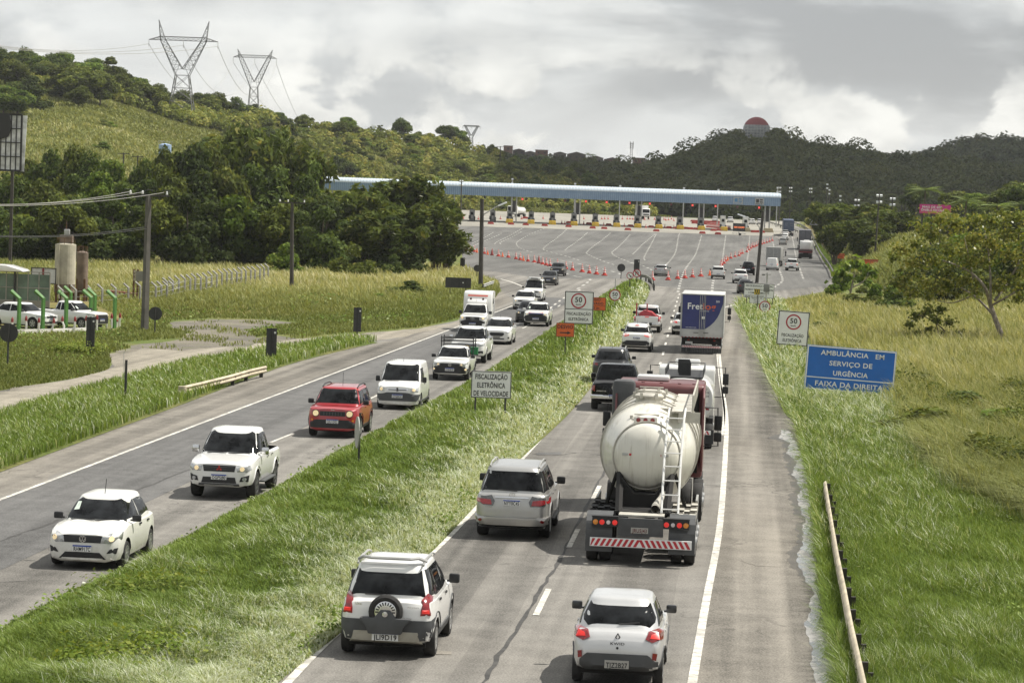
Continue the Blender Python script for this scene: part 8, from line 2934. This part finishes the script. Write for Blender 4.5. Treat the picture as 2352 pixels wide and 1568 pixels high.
def forest(name,hill,u0,u1,n,size,leaves,leaf,seed,label,tmin=0.0,tmax=1.02,tint=0.45,dens=None):
 rng=np.random.default_rng(seed)
 u,t=rng.uniform(u0,u1,n),rng.uniform(tmin,tmax,n)
 if dens is not None:
  k=rng.random(n)<dens(u,t)
  u,t=u[k],t[k]
  n=len(u)
 B=hill.pt(u,t)
 s=rng.uniform(0.65,1.25,n)*size
 C=np.repeat(B,leaves,0)
 ss=np.repeat(s,leaves)
 d=unit(len(C),rng)
 d[:,2]=np.where(d[:,2]<-0.25,-d[:,2],d[:,2])
 r=np.clip(1-np.abs(rng.normal(0,.2,len(C))),.4,1)
 asp=np.repeat(rng.uniform(0.7,1.15,n),leaves)
 P=C+d*(r*ss)[:,None]*np.stack([np.ones_like(asp),np.ones_like(asp),asp],-1)+np.stack([0*ss,0*ss,ss*0.55],-1)
 nr=d*0.8+unit(len(C),rng)*0.6+np.array([0,0,.3])
 nr/=np.linalg.norm(nr,axis=1)[:,None]
 V,F=leaf_quads(P,nr,leaf,rng,1.5)
 T=np.clip(np.repeat(rng.normal(tint,.16,n),leaves)+rng.normal(0,.14,len(C)),0,1)
 o=obj(name,np_mesh(name,V,F,False,np.repeat(T,4)),m_leaf_far)
 tag(o,label,'forest',None,'stuff')
 return o
forest('forest',dome_hill,1340,2420,3400,4.6,100,1.4,21,'dark dense forest covering the hill under the round red billboard',tint=0.6,dens=lambda u,t:np.where((np.abs(u-1737)<42)&(t>0.62),0.0,1.0))
forest('forest',ridge,1010,1800,1100,4.2,70,1.6,22,'dark wood on the ridge below the far houses',0.1,0.80)
forest('forest',far_hill,1900,2460,900,7.5,70,2.3,23,'hazy wood on the farthest hill',0.2,1.01)
forest('undergrowth',left_hill,600,1500,1500,2.3,60,0.75,24,'mixed undergrowth between the trees of the hillside',0.0,0.97,0.75,lambda u,t:0.25+0.6*(vnoise(u/50,t*6,12)>0.0))
forest('undergrowth',left_hill,-80,620,900,2.6,60,0.75,25,'undergrowth under the upper hillside wood',0.80,0.99,0.7)
MATS_U=m_leaf_olive
for o in list(COL.objects):
 if o.name.startswith('undergrowth'):
  o.data.materials[0]=m_leaf_olive
for px,Y,top in((1357,1600,351),(1252,1500,356),(1600,1400,335)):
 q=at(px,top,Y)
 plant('palm',q[0],Y,q[2]-11,11,None,'lone palm standing above the far ridge','ridge palms')
forest('forest',dome_hill,1390,2420,150,7.6,330,1.1,61,'larger crowns standing out of the dark forest on the far hill',0.1,0.96,0.55,lambda u,t:np.where((np.abs(u-1737)<60)&(t>0.5),0.0,1.0))
RIGHT=[(1905,505,'bamboo',470,560,95),(1940,490,'bamboo',472,565,110),(1985,480,'bamboo',470,570,110),(2030,470,'bamboo',482,575,110),(2070,460,'bamboo',490,570,100),(1885,540,'bamboo',482,545,60),(1920,450,'bamboo',512,596,80),(1972,440,'bamboo',508,594,90),(2020,450,'bamboo',515,580,80),(2105,620,'round',425,500,70),(2190,540,'olive',440,500,85),(2250,520,'bright',445,505,80),(2320,500,'olive',420,520,110),(2352,480,'round',425,530,100),(2120,470,'olive',500,545,90),(2165,450,'bright',500,552,90),(2215,430,'olive',500,560,95),(2265,420,'bright',495,570,95),(2320,400,'olive',500,580,110),(2372,400,'round',495,600,110),(2110,330,'skirt',590,665,90),(2150,320,'round',560,690,110),(2215,310,'bright',540,690,130),(2290,300,'olive',535,700,130),(2360,290,'bright',530,720,130),(2175,280,'round',610,705,90),(2085,300,'bright',625,690,70)]
for i,(px,Y,kind,top,base,w)in enumerate(RIGHT):
 b=at(px,base,Y)
 plant_px(kind,px,Y,top,w,{'bamboo':'dark feathery bamboo on the bank right of the plaza','bright':'lighter green tree in the thicket right of the plaza','olive':'olive tree in the thicket right of the plaza'}.get(kind,'dense dark tree in the thicket right of the plaza'),'thicket right of the plaza: '+('dark' if kind in('round','skirt')else kind),base=float(b[2])-0.5,i=i)
for i,(px,Y,top,base,lb)in enumerate(((2125,490,428,505,'tall coconut palm above the pink billboard'),(2222,470,452,520,'coconut palm in the thicket, its fronds catching the sun'),(2290,450,465,530,'coconut palm lower down beside the round crowned tree'),(2345,440,460,530,'coconut palm cut by the picture edge'))):
 plant_px('palm',px,Y,top,90,lb,base=float(at(px,base,Y)[2]),i=i)
for i,(px,Y,top,w)in enumerate(((1812,930,462,60),(1842,900,468,50),(1870,880,480,50),(1700,960,470,60),(1745,950,468,60),(1640,970,478,60),(1590,980,480,50),(1905,760,478,50),(1540,985,486,60))):
 plant_px('bush',px,Y,top,w,'shrubby growth behind the right end of the toll canopy','shrubs behind the canopy end',base=4.0,i=i)
for i,(px,py,h,w)in enumerate(((2100,690,3.6,5.5),(2170,688,3.2,6),(2240,690,3.4,6),(2330,690,3.8,7),(2400,700,4,7),(2135,672,4.6,6),(2215,668,5.0,7),(2300,665,5.2,7))):
 b=G(px,py)
 plant('bush',b[0],b[1],-0.2,h,w,'leafy bush in the thicket behind the big open tree','bushes behind the big tree',i=(0,1,3)[i%3])
for px,Y,top,w,lb in((2010,268,655,34,'vine wrapped stump, taller and fuller one of the pair'),(2046,266,656,28,'vine wrapped stump with a leaning top, second of the pair'),(1912,285,655,32,'small rounded vine covered stump near the plaza edge')):
 q=at(px,top,Y)
 s=PXM(Y)
 h=q[2]+0.2
 r=empty('vine_stump',(q[0],Y,-0.1))
 W_=w/s/2
 MB().tube([(0,0,0),(0,0,h*0.8)],0.15,6).build('trunk',m_bark,r)
 me=crown_mesh('vines',[(0,0,h*0.25,W_*0.8,W_*0.8,h*0.25),(0,0,h*0.55,W_,W_,h*0.28),(W_*0.2,0,h*0.82,W_*0.75,W_*0.75,h*0.17)],1500,0.17,int(px),m_leaf_bright,tint_base=0.35)
 obj('vines',me,None,r)
 tag(r,lb,'stump')
def limb_tree(name,limbs,leaf_pts,leaf_r,n,size,mat,bark,seed,label,tint=0.55,aspect=1.4,rz=(0.75,1.0)):
 r=empty(name,tuple(limbs[0][0]))
 o0=np.asarray(limbs[0][0],float)
 t=MB()
 for P,r0,r1 in[(l,*rr)for l,rr in zip(limbs,LR[name+str(seed)])]:
  t.tube([tuple(np.asarray(q)-o0)for q in catmull(P,5)],r0,8,r2=r1)
 t.build('trunk',bark,r,smooth=True)
 lobes=[(*(np.asarray(q)-o0),leaf_r*k,leaf_r*k,leaf_r*k*0.7)for q,k in leaf_pts]
 obj('crown',crown_mesh('crown',lobes,n,size,seed,mat,aspect=aspect,gauss=True,tint_base=tint),None,r)
 tag(r,label,'tree')
 return r
LR={}
YT=184.0
A=lambda px,py,dy=0.0,Y=YT:at(px,py,Y+dy)
limbs=[[A(2306,806),A(2300,770),A(2285,730),A(2275,700)],[A(2283,725),A(2250,690,1),A(2215,665,1.5),A(2180,650,2)],[A(2275,702),A(2262,660,-1),A(2235,630,-1),A(2205,612,-1.5),A(2165,598,-2)],[A(2275,700),A(2275,640),A(2270,580,.5),A(2262,530,1)],[A(2285,690),A(2320,640,1),A(2345,590,1),A(2360,540,1)],[A(2280,700),A(2330,672,-2),A(2380,640,-2),A(2420,610,-2)],[A(2235,640),A(2225,590,-1),A(2215,545,-1)],[A(2230,680,1),A(2190,695,1),A(2150,690,2)]]
LR['tree31']=[(0.20,0.14),(0.09,0.03),(0.12,0.03),(0.10,0.02),(0.10,0.02),(0.08,0.03),(0.06,0.02),(0.05,0.02)]
rg=np.random.default_rng(31)
lp=[]
for px,py,k in((2080,640,.8),(2105,600,1),(2100,560,.9),(2130,640,.9),(2145,590,1.1),(2150,540,1.1),(2175,625,1),(2185,575,1.1),(2195,520,1.1),(2215,640,.9),(2225,600,1),(2235,545,1.2),(2240,505,1),(2270,610,.9),(2275,560,1.1),(2285,515,1.1),(2310,640,.9),(2320,590,1.1),(2325,540,1.1),(2335,500,1),(2360,640,1),(2365,590,1.1),(2375,545,1.1),(2400,600,1.2),(2060,600,.6),(2125,680,.6),(2160,670,.7),(2200,675,.5),(2340,680,.7),(2385,660,.8),(2065,655,.8),(2090,670,.8),(2145,655,.9),(2185,650,.9),(2240,670,.7),(2075,570,.9),(2110,525,.9),(2160,505,1),(2215,575,1),(2255,640,.9),(2300,660,.8),(2345,660,.9),(2290,480,.7),(2180,490,.7)):
 lp.append((A(px+rg.normal(0,5),py+rg.normal(0,5),rg.normal(0,1.6)),k))
limb_tree('tree',limbs,lp,1.0,9000,0.17,m_leaf_olive,m_bark_grey,31,'large open crowned tree with pale forked trunk at the picture edge',0.74)
limbs=[[A(2228,812,0),A(2200,790,0),A(2165,778,.3),A(2120,782,.3),A(2085,790,.5)],[A(2190,785),A(2165,755),A(2140,735,-.5),A(2110,722,-.5)],[A(2160,778),A(2150,740,.5),A(2155,715,.6)]]
LR['tree32']=[(0.10,0.03),(0.06,0.02),(0.05,0.02)]
lp=[(A(px,py,rg.normal(0,.5)),k)for px,py,k in((2085,775,.8),(2110,765,.7),(2105,725,.9),(2130,715,.9),(2150,735,.8),(2135,755,.6),(2160,710,.8),(2180,740,.7),(2205,765,.7),(2215,785,.5),(2165,765,.5),(2090,745,.6))]
limb_tree('tree',limbs,lp,0.62,1700,0.15,m_leaf_olive,m_bark,32,'low dark branch of a small tree leaning over the dry grass',0.6)
YT=300.0
limbs=[[A(1950,706,0,300),A(1952,680,0,300),A(1958,650,0,300),A(1962,630,0,300)],[A(1955,670,0,300),A(1935,650,0,300),A(1928,630,0,300)],[A(1958,660,0,300),A(1985,645,0,300),A(1995,625,0,300)]]
LR['tree33']=[(0.14,0.07),(0.08,0.03),(0.08,0.03)]
lp=[(A(px,py,rg.normal(0,.8),300),k)for px,py,k in((1930,625,.9),(1945,612,1),(1965,605,1),(1985,615,1),(2000,625,.9),(1925,645,.9),(1945,640,.8),(1970,640,.8),(1995,650,.7),(1935,660,.7),(1980,665,.6))]
limb_tree('tree',limbs,lp,0.75,950,0.42,m_leaf_bright,m_bark_grey,33,'young tree with broad drooping leaves before the orange detour board',0.5,1.5)
for px,py,rad,lb in((318,1388,0.85,'low bright leafy shrub on the median near the white hatchback'),(262,1545,0.95,'low leafy shrub in the corner of the median'),(160,810,1.1,'grassy tuft shrub in front of the tall black sign back')):
 b=G(px+12,py)
 r=empty('shrub',(b[0],b[1],0.15))
 me=crown_mesh('foliage',[(0,0,.15,rad*1.2,rad*1.5,.30),(rad*.7,.5,.2,rad*.7,rad*.8,.36),(-rad*.6,-.7,.15,rad*.6,rad*.9,.26),(rad*.2,1.3,.15,rad*.6,rad*.8,.25)],3600,0.065,int(px),m_leaf_bright,tint_base=0.72,up=0.7,gauss=True)
 obj('foliage',me,None,r)
 tag(r,lb,'shrub')
 # -------- grass: blades by the thousand, one object for each kind
def poly_points(poly,n,rng):
 p=np.asarray(poly,float)
 lo,hi=p.min(0),p.max(0)
 out=[]
 tot=0
 while tot<n:
  q=rng.uniform(lo,hi,(n*2,2))
  q=q[inside_poly(q,p)]
  out.append(q)
  tot+=len(q)
 return np.concatenate(out)[:n]
def poly_area(p):
 p=np.asarray(p,float)
 x,y=p[:,0],p[:,1]
 return abs(np.dot(x,np.roll(y,1))-np.dot(y,np.roll(x,1)))/2
def ground_points(px):
 d=_f[None]+((px[:,0]-1176)/FOC)[:,None]*_r[None]-((px[:,1]-784)/FOC)[:,None]*_u[None]
 k,m=d[:,2]/d[:,1],d[:,0]/d[:,1]
 lo,hi=np.full(len(px),20.0),np.full(len(px),1500.0)
 for _ in range(32):
  mid=(lo+hi)/2
  up=CAM_H+k*mid>zr(mid)
  lo,hi=np.where(up,mid,lo),np.where(up,hi,mid)
 return np.stack([m*lo,lo,zr(lo)],-1)
def blades(name,P,h,w,lean,tint,mat,rng,label,wind=(-0.30,-0.12),bend=1.0):
 n=len(P)
 a=rng.uniform(0,2*np.pi,n)
 side=np.stack([np.cos(a),np.sin(a),np.zeros(n)],-1)
 dirv=np.stack([np.cos(a+1.57),np.sin(a+1.57),np.zeros(n)],-1)*1.0+np.array([wind[0],wind[1],0])[None]
 L=(lean*rng.uniform(0.4,1.5,n))[:,None]
 hh=(h*rng.uniform(0.6,1.3,n))[:,None]
 ww=(w*rng.uniform(0.7,1.3,n))[:,None]
 up=np.array([0,0,1.0])[None]
 m=P+up*hh*0.55+dirv*L*hh*0.28
 t=P+up*hh*(1-0.30*L*bend)+dirv*L*hh*0.95
 V=np.stack([P-side*ww*.5-up*0.05,P+side*ww*.5-up*0.05,m+side*ww*.42,m-side*ww*.42,t],1).reshape(-1,3)
 i=np.arange(n)*5
 Q=np.stack([i,i+1,i+2,i+3],-1)
 T=np.stack([i+3,i+2,i+4],-1)
 o=obj(name,np_mesh(name,V,[Q,T],False,np.repeat(np.clip(tint,0,1),5)),mat)
 tag(o,label,'grass',None,'stuff')
 return o
def width(P,w0):
 return np.maximum(w0,P[:,1]*0.00034)
rg=np.random.default_rng(77)
mp=[(-60,1680),(-60,1478)]+MED_L[1:]+MED_R[::-1]+[(-60,1690)]
n=int(poly_area(mp)*0.48)
q=poly_points(mp,n,rg)
P=ground_points(q)
mb_=BVHTree.FromObject(median_ground,bpy.context.evaluated_depsgraph_get())
for i in range(len(P)):
 h_=mb_.ray_cast(Vector((P[i,0],P[i,1],5)),Vector((0,0,-1)))
 if h_[0]is not None:
  P[i,2]=h_[0].z
xl=np.interp(-q[:,1],[-1690-.0]+[-p[1]for p in MED_L[1:]],[-420]+[p[0]for p in MED_L[1:]])
xr=np.interp(-q[:,1],[-p[1]for p in MED_R[:10]],[p[0]for p in MED_R[:10]])
fr=np.clip((q[:,0]-xl)/np.maximum(40,xr-xl),0,1)
nz=vnoise(P[:,0]/1.3,P[:,1]/3.2,4)
nz2=vnoise(P[:,0]/0.5,P[:,1]/1.1,8)
nz3=vnoise(P[:,0]/3.5,P[:,1]/9,5)
pale=np.clip((fr-0.42)/0.45,0,1)**1.8*0.95+0.0+0.26*nz+0.20*nz2+0.12*nz3
tint=np.where(rg.random(n)<pale,rg.normal(0.90,0.10,n),rg.normal(0.40+0.12*nz2+0.14*nz3-0.16*(fr>.93),0.15,n))  # blades at the right rim tinted darker for the shadow at their base
edge=np.clip(np.minimum(fr,1-fr)*7,0.35,1)
blades('grass',P,(0.30+0.12*nz+0.14*nz2)*edge*(1+P[:,1]/700),width(P,0.016),0.55+0.5*fr,tint,m_grass,rg,'long grass on the median, green and turning pale towards the nearer lane')
sp_poly=[(-300,1190)]+STRIP_LO[1:]+STRIP_HI[:-1]+[(-300,1040)]
n=int(poly_area(sp_poly)*0.40)
q=poly_points(sp_poly,n,rg)
P=ground_points(q)
P[:,2]+=0.15
nz=vnoise(P[:,0]/1.6,P[:,1]/5,14)
blades('grass',P,0.34+0.10*nz,width(P,0.019),np.full(n,0.6),np.where(rg.random(n)<0.13+0.1*nz,rg.normal(.88,.08,n),rg.normal(0.44+0.1*nz,0.13,n)),m_grass,rg,'green grass on the strip between the motorway and the dirt track')
FIELD=[(-420,950),(0,897),(191,866),(250,848),(256,826),(250,812),(300,798),(262,790),(330,782),(420,776),(428,764),(378,752),(398,736),(480,731),(600,733),(695,740),(645,748),(565,760),(588,774),(645,768),(700,776),(760,768),(850,761),(960,752),(1050,733),(1100,705),(1138,684),(1150,668),(1143,655),(1110,640),(1060,615),(900,606),(600,610),(300,596),(-420,580)]
n=int(poly_area(FIELD)*0.50)
q=poly_points(FIELD,n,rg)
yard=inside_poly(q,[(-40,692),(200,692),(290,735),(270,762),(-40,772)])
q=q[~yard]
n=len(q)
P=ground_points(q)
nz=vnoise(P[:,0]/7,P[:,1]/16,24)
nz2=vnoise(P[:,0]/2.2,P[:,1]/5,25)
dry=np.clip((720-q[:,1])/70,0,1)*np.clip((q[:,0]+200)/500,0.45,1)
vg=np.clip((q[:,0]-880)/120,0,1)*np.clip((q[:,1]-655)/20,0,1)
dry=dry*(1-0.8*vg)
tint=np.clip(0.28+0.50*dry+0.18*nz+0.10*nz2+rg.normal(0,0.13,n),0,1)
hh=0.22+0.75*dry*(0.8+0.4*nz2)+0.12*nz+0.25*vg
blades('grass',P,np.clip(hh,0.15,2),width(P,0.02),np.full(n,0.5),tint,m_drygrass,rg,'rough meadow grass of the left field, dry and taller towards the trees')
VG=[(1945,1660),(1893,1400),(1873,1204),(1858,1099),(1829,978),(1803,949),(1749,836),(1705,745),(1690,712),(1700,700),(1760,690),(1800,700),(1850,760),(1850,800),(1845,900),(1960,905),(2060,915),(2110,1010),(2200,1110),(2700,1290),(2700,1660)]
n=int(poly_area(VG)*0.42)
q=poly_points(VG,n,rg)
q=q+rg.normal(0,1,q.shape)*np.array([14,12])*(q[:,0]>2080)[:,None]
P=ground_points(q)
nz=vnoise(P[:,0]/1.4,P[:,1]/4,34)
nz2=vnoise(P[:,0]/.6,P[:,1]/1.4,35)
far_=np.clip((1150-q[:,1])/250,0,1)
pale=0.08+0.40*far_+0.22*nz
tint=np.where(rg.random(n)<pale,rg.normal(.92,.09,n),rg.normal(0.45+.1*nz2,.13,n))
ve=np.interp(q[:,1],[p[1]for p in VERGE_R[:9]][::-1],[p[0]for p in VERGE_R[:9]][::-1])
ed=np.exp(-np.abs(q[:,0]-ve)*P[:,1]/6500/0.9)
tint=tint-0.10*ed  # tint drops towards the shoulder, painting in the shade under the verge edge
blades('grass',P,(0.40+0.14*nz+0.10*nz2+0.25*far_+0.26*ed)*(1+P[:,1]/800),width(P,0.016),0.6+0.3*far_,tint,m_grass,rg,'lush verge grass along the right hard shoulder')
q=poly_points([(262,812),(330,800),(420,806),(640,786),(700,778),(600,735),(400,738),(420,780)],2600,rg)
P=ground_points(q)
k=vnoise(P[:,0]/1.5,P[:,1]/4,71)>0.1
P=P[k]
blades('grass',P,np.full(len(P),.22),width(P,.02),np.full(len(P),.6),rg.normal(.35,.15,len(P)),m_drygrass,rg,'scattered grass growing through the gravel patch')
q=poly_points([(1860,925),(1900,900),(2060,905),(2080,935),(1990,960),(1900,955)],5200,rg)
P=ground_points(q)
blades('grass',P,0.58+0.2*vnoise(P[:,0]/.8,P[:,1]/1.5,36),np.full(len(P),0.04),np.full(len(P),0.75),np.where(rg.random(len(P))<.5,rg.normal(.93,.06,len(P)),rg.normal(.45,.12,len(P))),m_grass,rg,'tall pale grass clumps covering the foot of the blue sign')
DG=[(1770,700),(1830,690),(1905,678),(1990,690),(2090,690),(2750,715),(2750,1340),(2400,1215),(2200,1120),(2100,1015),(2050,920),(2052,850),(1990,830),(1865,800),(1860,765),(1800,712)]
n=int(poly_area(DG)*0.42)
q=poly_points(DG,n,rg)
q=q+rg.normal(0,1,q.shape)*np.array([16,12])*(q[:,1]>780)[:,None]*(q[:,0]>2040)[:,None]
P=ground_points(q)
nz=vnoise(P[:,0]/4,P[:,1]/10,44)
nz2=vnoise(P[:,0]/1.1,P[:,1]/2.5,45)
near=np.clip((q[:,1]-900)/180,0,1)
tint=np.clip(0.70-0.26*near+0.16*nz+0.10*nz2+rg.normal(0,.16,n),0,1)
blades('dry_grass',P,(1.05+0.3*nz+0.2*nz2)*np.clip(0.6+0.5*(q[:,1]>740),0,1.1),width(P,0.016),0.45+0.5*near,tint,m_drygrass,rg,'tall dry yellow grass filling the field right of the verge',wind=(-0.35,-0.35))
rb=np.random.default_rng(88)
U,T=rb.uniform(1900,2420,42000),rb.uniform(0.0,0.9,42000)
P=bank.pt(U,T)
nz=vnoise(P[:,0]/9,P[:,1]/14,54)
blades('dry_grass',P,0.8+.2*nz,P[:,1]*0.0005,np.full(len(P),.5),np.clip(.42+.2*nz+rb.normal(0,.15,len(P)),0,1),m_drygrass,rb,'grass on the rising bank right of the plaza')
U,T=rb.uniform(-60,1540,150000),rb.uniform(0.0,0.97,150000)
P=left_hill.pt(U,T)
nz=vnoise(P[:,0]/24,P[:,1]/34,64)
nz2=vnoise(P[:,0]/6,P[:,1]/9,65)
g_=np.clip((U-650)/400,0,1)
tint=np.clip(.48-.14*g_+.24*nz+.16*nz2+rb.normal(0,.15,len(P)),0,1)
blades('grass',P,0.8+.35*nz2,P[:,1]*0.00055,np.full(len(P),.6),tint,m_drygrass,rb,'yellowish grass covering the hillside on the left')
q=poly_points([(1925,655),(1915,640),(1905,618),(1886,590),(1873,565),(1882,560),(1900,585),(1925,610),(1960,660),(1930,672)],9000,rg)
P=ground_points(q)
blades('grass',P,np.full(len(P),.5),width(P,.02)*1.3,np.full(len(P),.5),rg.normal(.4,.15,len(P)),m_grass,rg,'weeds between the weathered guardrail and the bank')
def weeds(name,px_poly,n,h,size,mat,rng,label,patch,tint=0.55,seed=3):
 q=poly_points(px_poly,n,rng)
 P=ground_points(q)
 v_=vnoise(P[:,0]/patch,P[:,1]/(patch*2.5),seed)
 k=v_+rng.normal(0,.25,n)>0.15
 P,v_=P[k],v_[k]
 P[:,2]+=rng.uniform(0.3,1.0,len(P))*h*(0.6+v_)
 nr=unit(len(P),rng)*0.7+np.array([0.2,-0.2,0.8])
 nr/=np.linalg.norm(nr,axis=1)[:,None]
 V,F=leaf_quads(P,nr,np.maximum(size,P[:,1]*0.0007),rng,1.4)
 o=obj(name,np_mesh(name,V,F,False,np.repeat(np.clip(rng.normal(tint,.2,len(P)),0,1),4)),mat)
 tag(o,label,'weeds',None,'stuff')
weeds('weeds',mp,30000,0.30,0.06,m_grass,rg,'broad leaved weeds in drifts over the median grass',1.5,0.42)
weeds('weeds',VG,26000,0.34,0.06,m_grass,rg,'broad leaved weeds in drifts over the right verge',1.5,0.5,13)
weeds('weeds',[(2040,900),(2400,900),(2400,1250),(2200,1150),(2080,1010)],42000,1.15,0.09,m_leaf_olive,rg,'dark tangled weeds at the lower edge of the dry field',2.0,0.55,23)
weeds('weeds',FIELD,22000,0.35,0.07,m_grass,rg,'green weeds in drifts over the left field',4.0,0.38,33)
for i,(px,py,h,w)in enumerate(((2120,905,1.1,3.4),(2215,955,1.2,4.0),(2310,1010,1.3,4.2),(2345,925,1.1,3.6),(2190,1050,1.0,3.0),(1880,775,1.2,2.6),(1905,742,1.0,3.0),(2130,1000,1.2,3.2),(2260,1080,1.3,3.6),(2340,1110,1.2,3.4),(2090,830,1.0,3.0),(2190,860,1.0,3.2),(1980,700,1.8,3.2),(2060,712,2.0,3.6))):
 b=G(px,py)
 plant('bush',b[0],b[1],-0.15,h,w,'weedy shrub in the dry grass beyond the blue sign','weedy shrubs in the right field',i=i)
 # -------- air
hz=MB().box((0,1750,95),(3600,3700,200)).build('haze',None)
mh=bpy.data.materials.new('haze_air')
mh.use_nodes=True
nt=mh.node_tree
nt.nodes.clear()
pv_=N(nt,'ShaderNodeVolumePrincipled')
pv_.inputs['Color'].default_value=(0.90,0.92,0.95,1)
pv_.inputs['Density'].default_value=0.00006
pv_.inputs['Anisotropy'].default_value=0.2
link(nt,pv_.outputs[0],N(nt,'ShaderNodeOutputMaterial').inputs['Volume'])
hz.data.materials.append(mh)
tag(hz,'thin pale haze in the air over the whole valley','haze',None,'stuff')
ORD='first second third fourth fifth sixth seventh eighth ninth tenth eleventh twelfth thirteenth fourteenth fifteenth sixteenth seventeenth eighteenth nineteenth twentieth'.split()
ORD+=['twenty-'+q for q in ORD[:9]]+['thirtieth']+['thirty-'+q for q in ORD[:9]]
for g_ in('toll booths in a row','crash cushions at the booths','lane signals under the canopy','bucket lamps under the canopy','red barriers before the booths','red barriers between the booths','green yard fence posts','pale field fence posts','painted stakes along the yard edge','cones across the plaza','cones behind the silver saloon','cones leading to the canopy end','floodlight poles behind the canopy','distant floodlight poles','crest trees','weedy shrubs in the right field'):
 mem=sorted([o for o in COL.objects if o.get('group')==g_],key=lambda o:o.location.x/o.location.y)
 for i,o in enumerate(mem):
  o['label']=ORD[i]+' from the left: '+o['label']
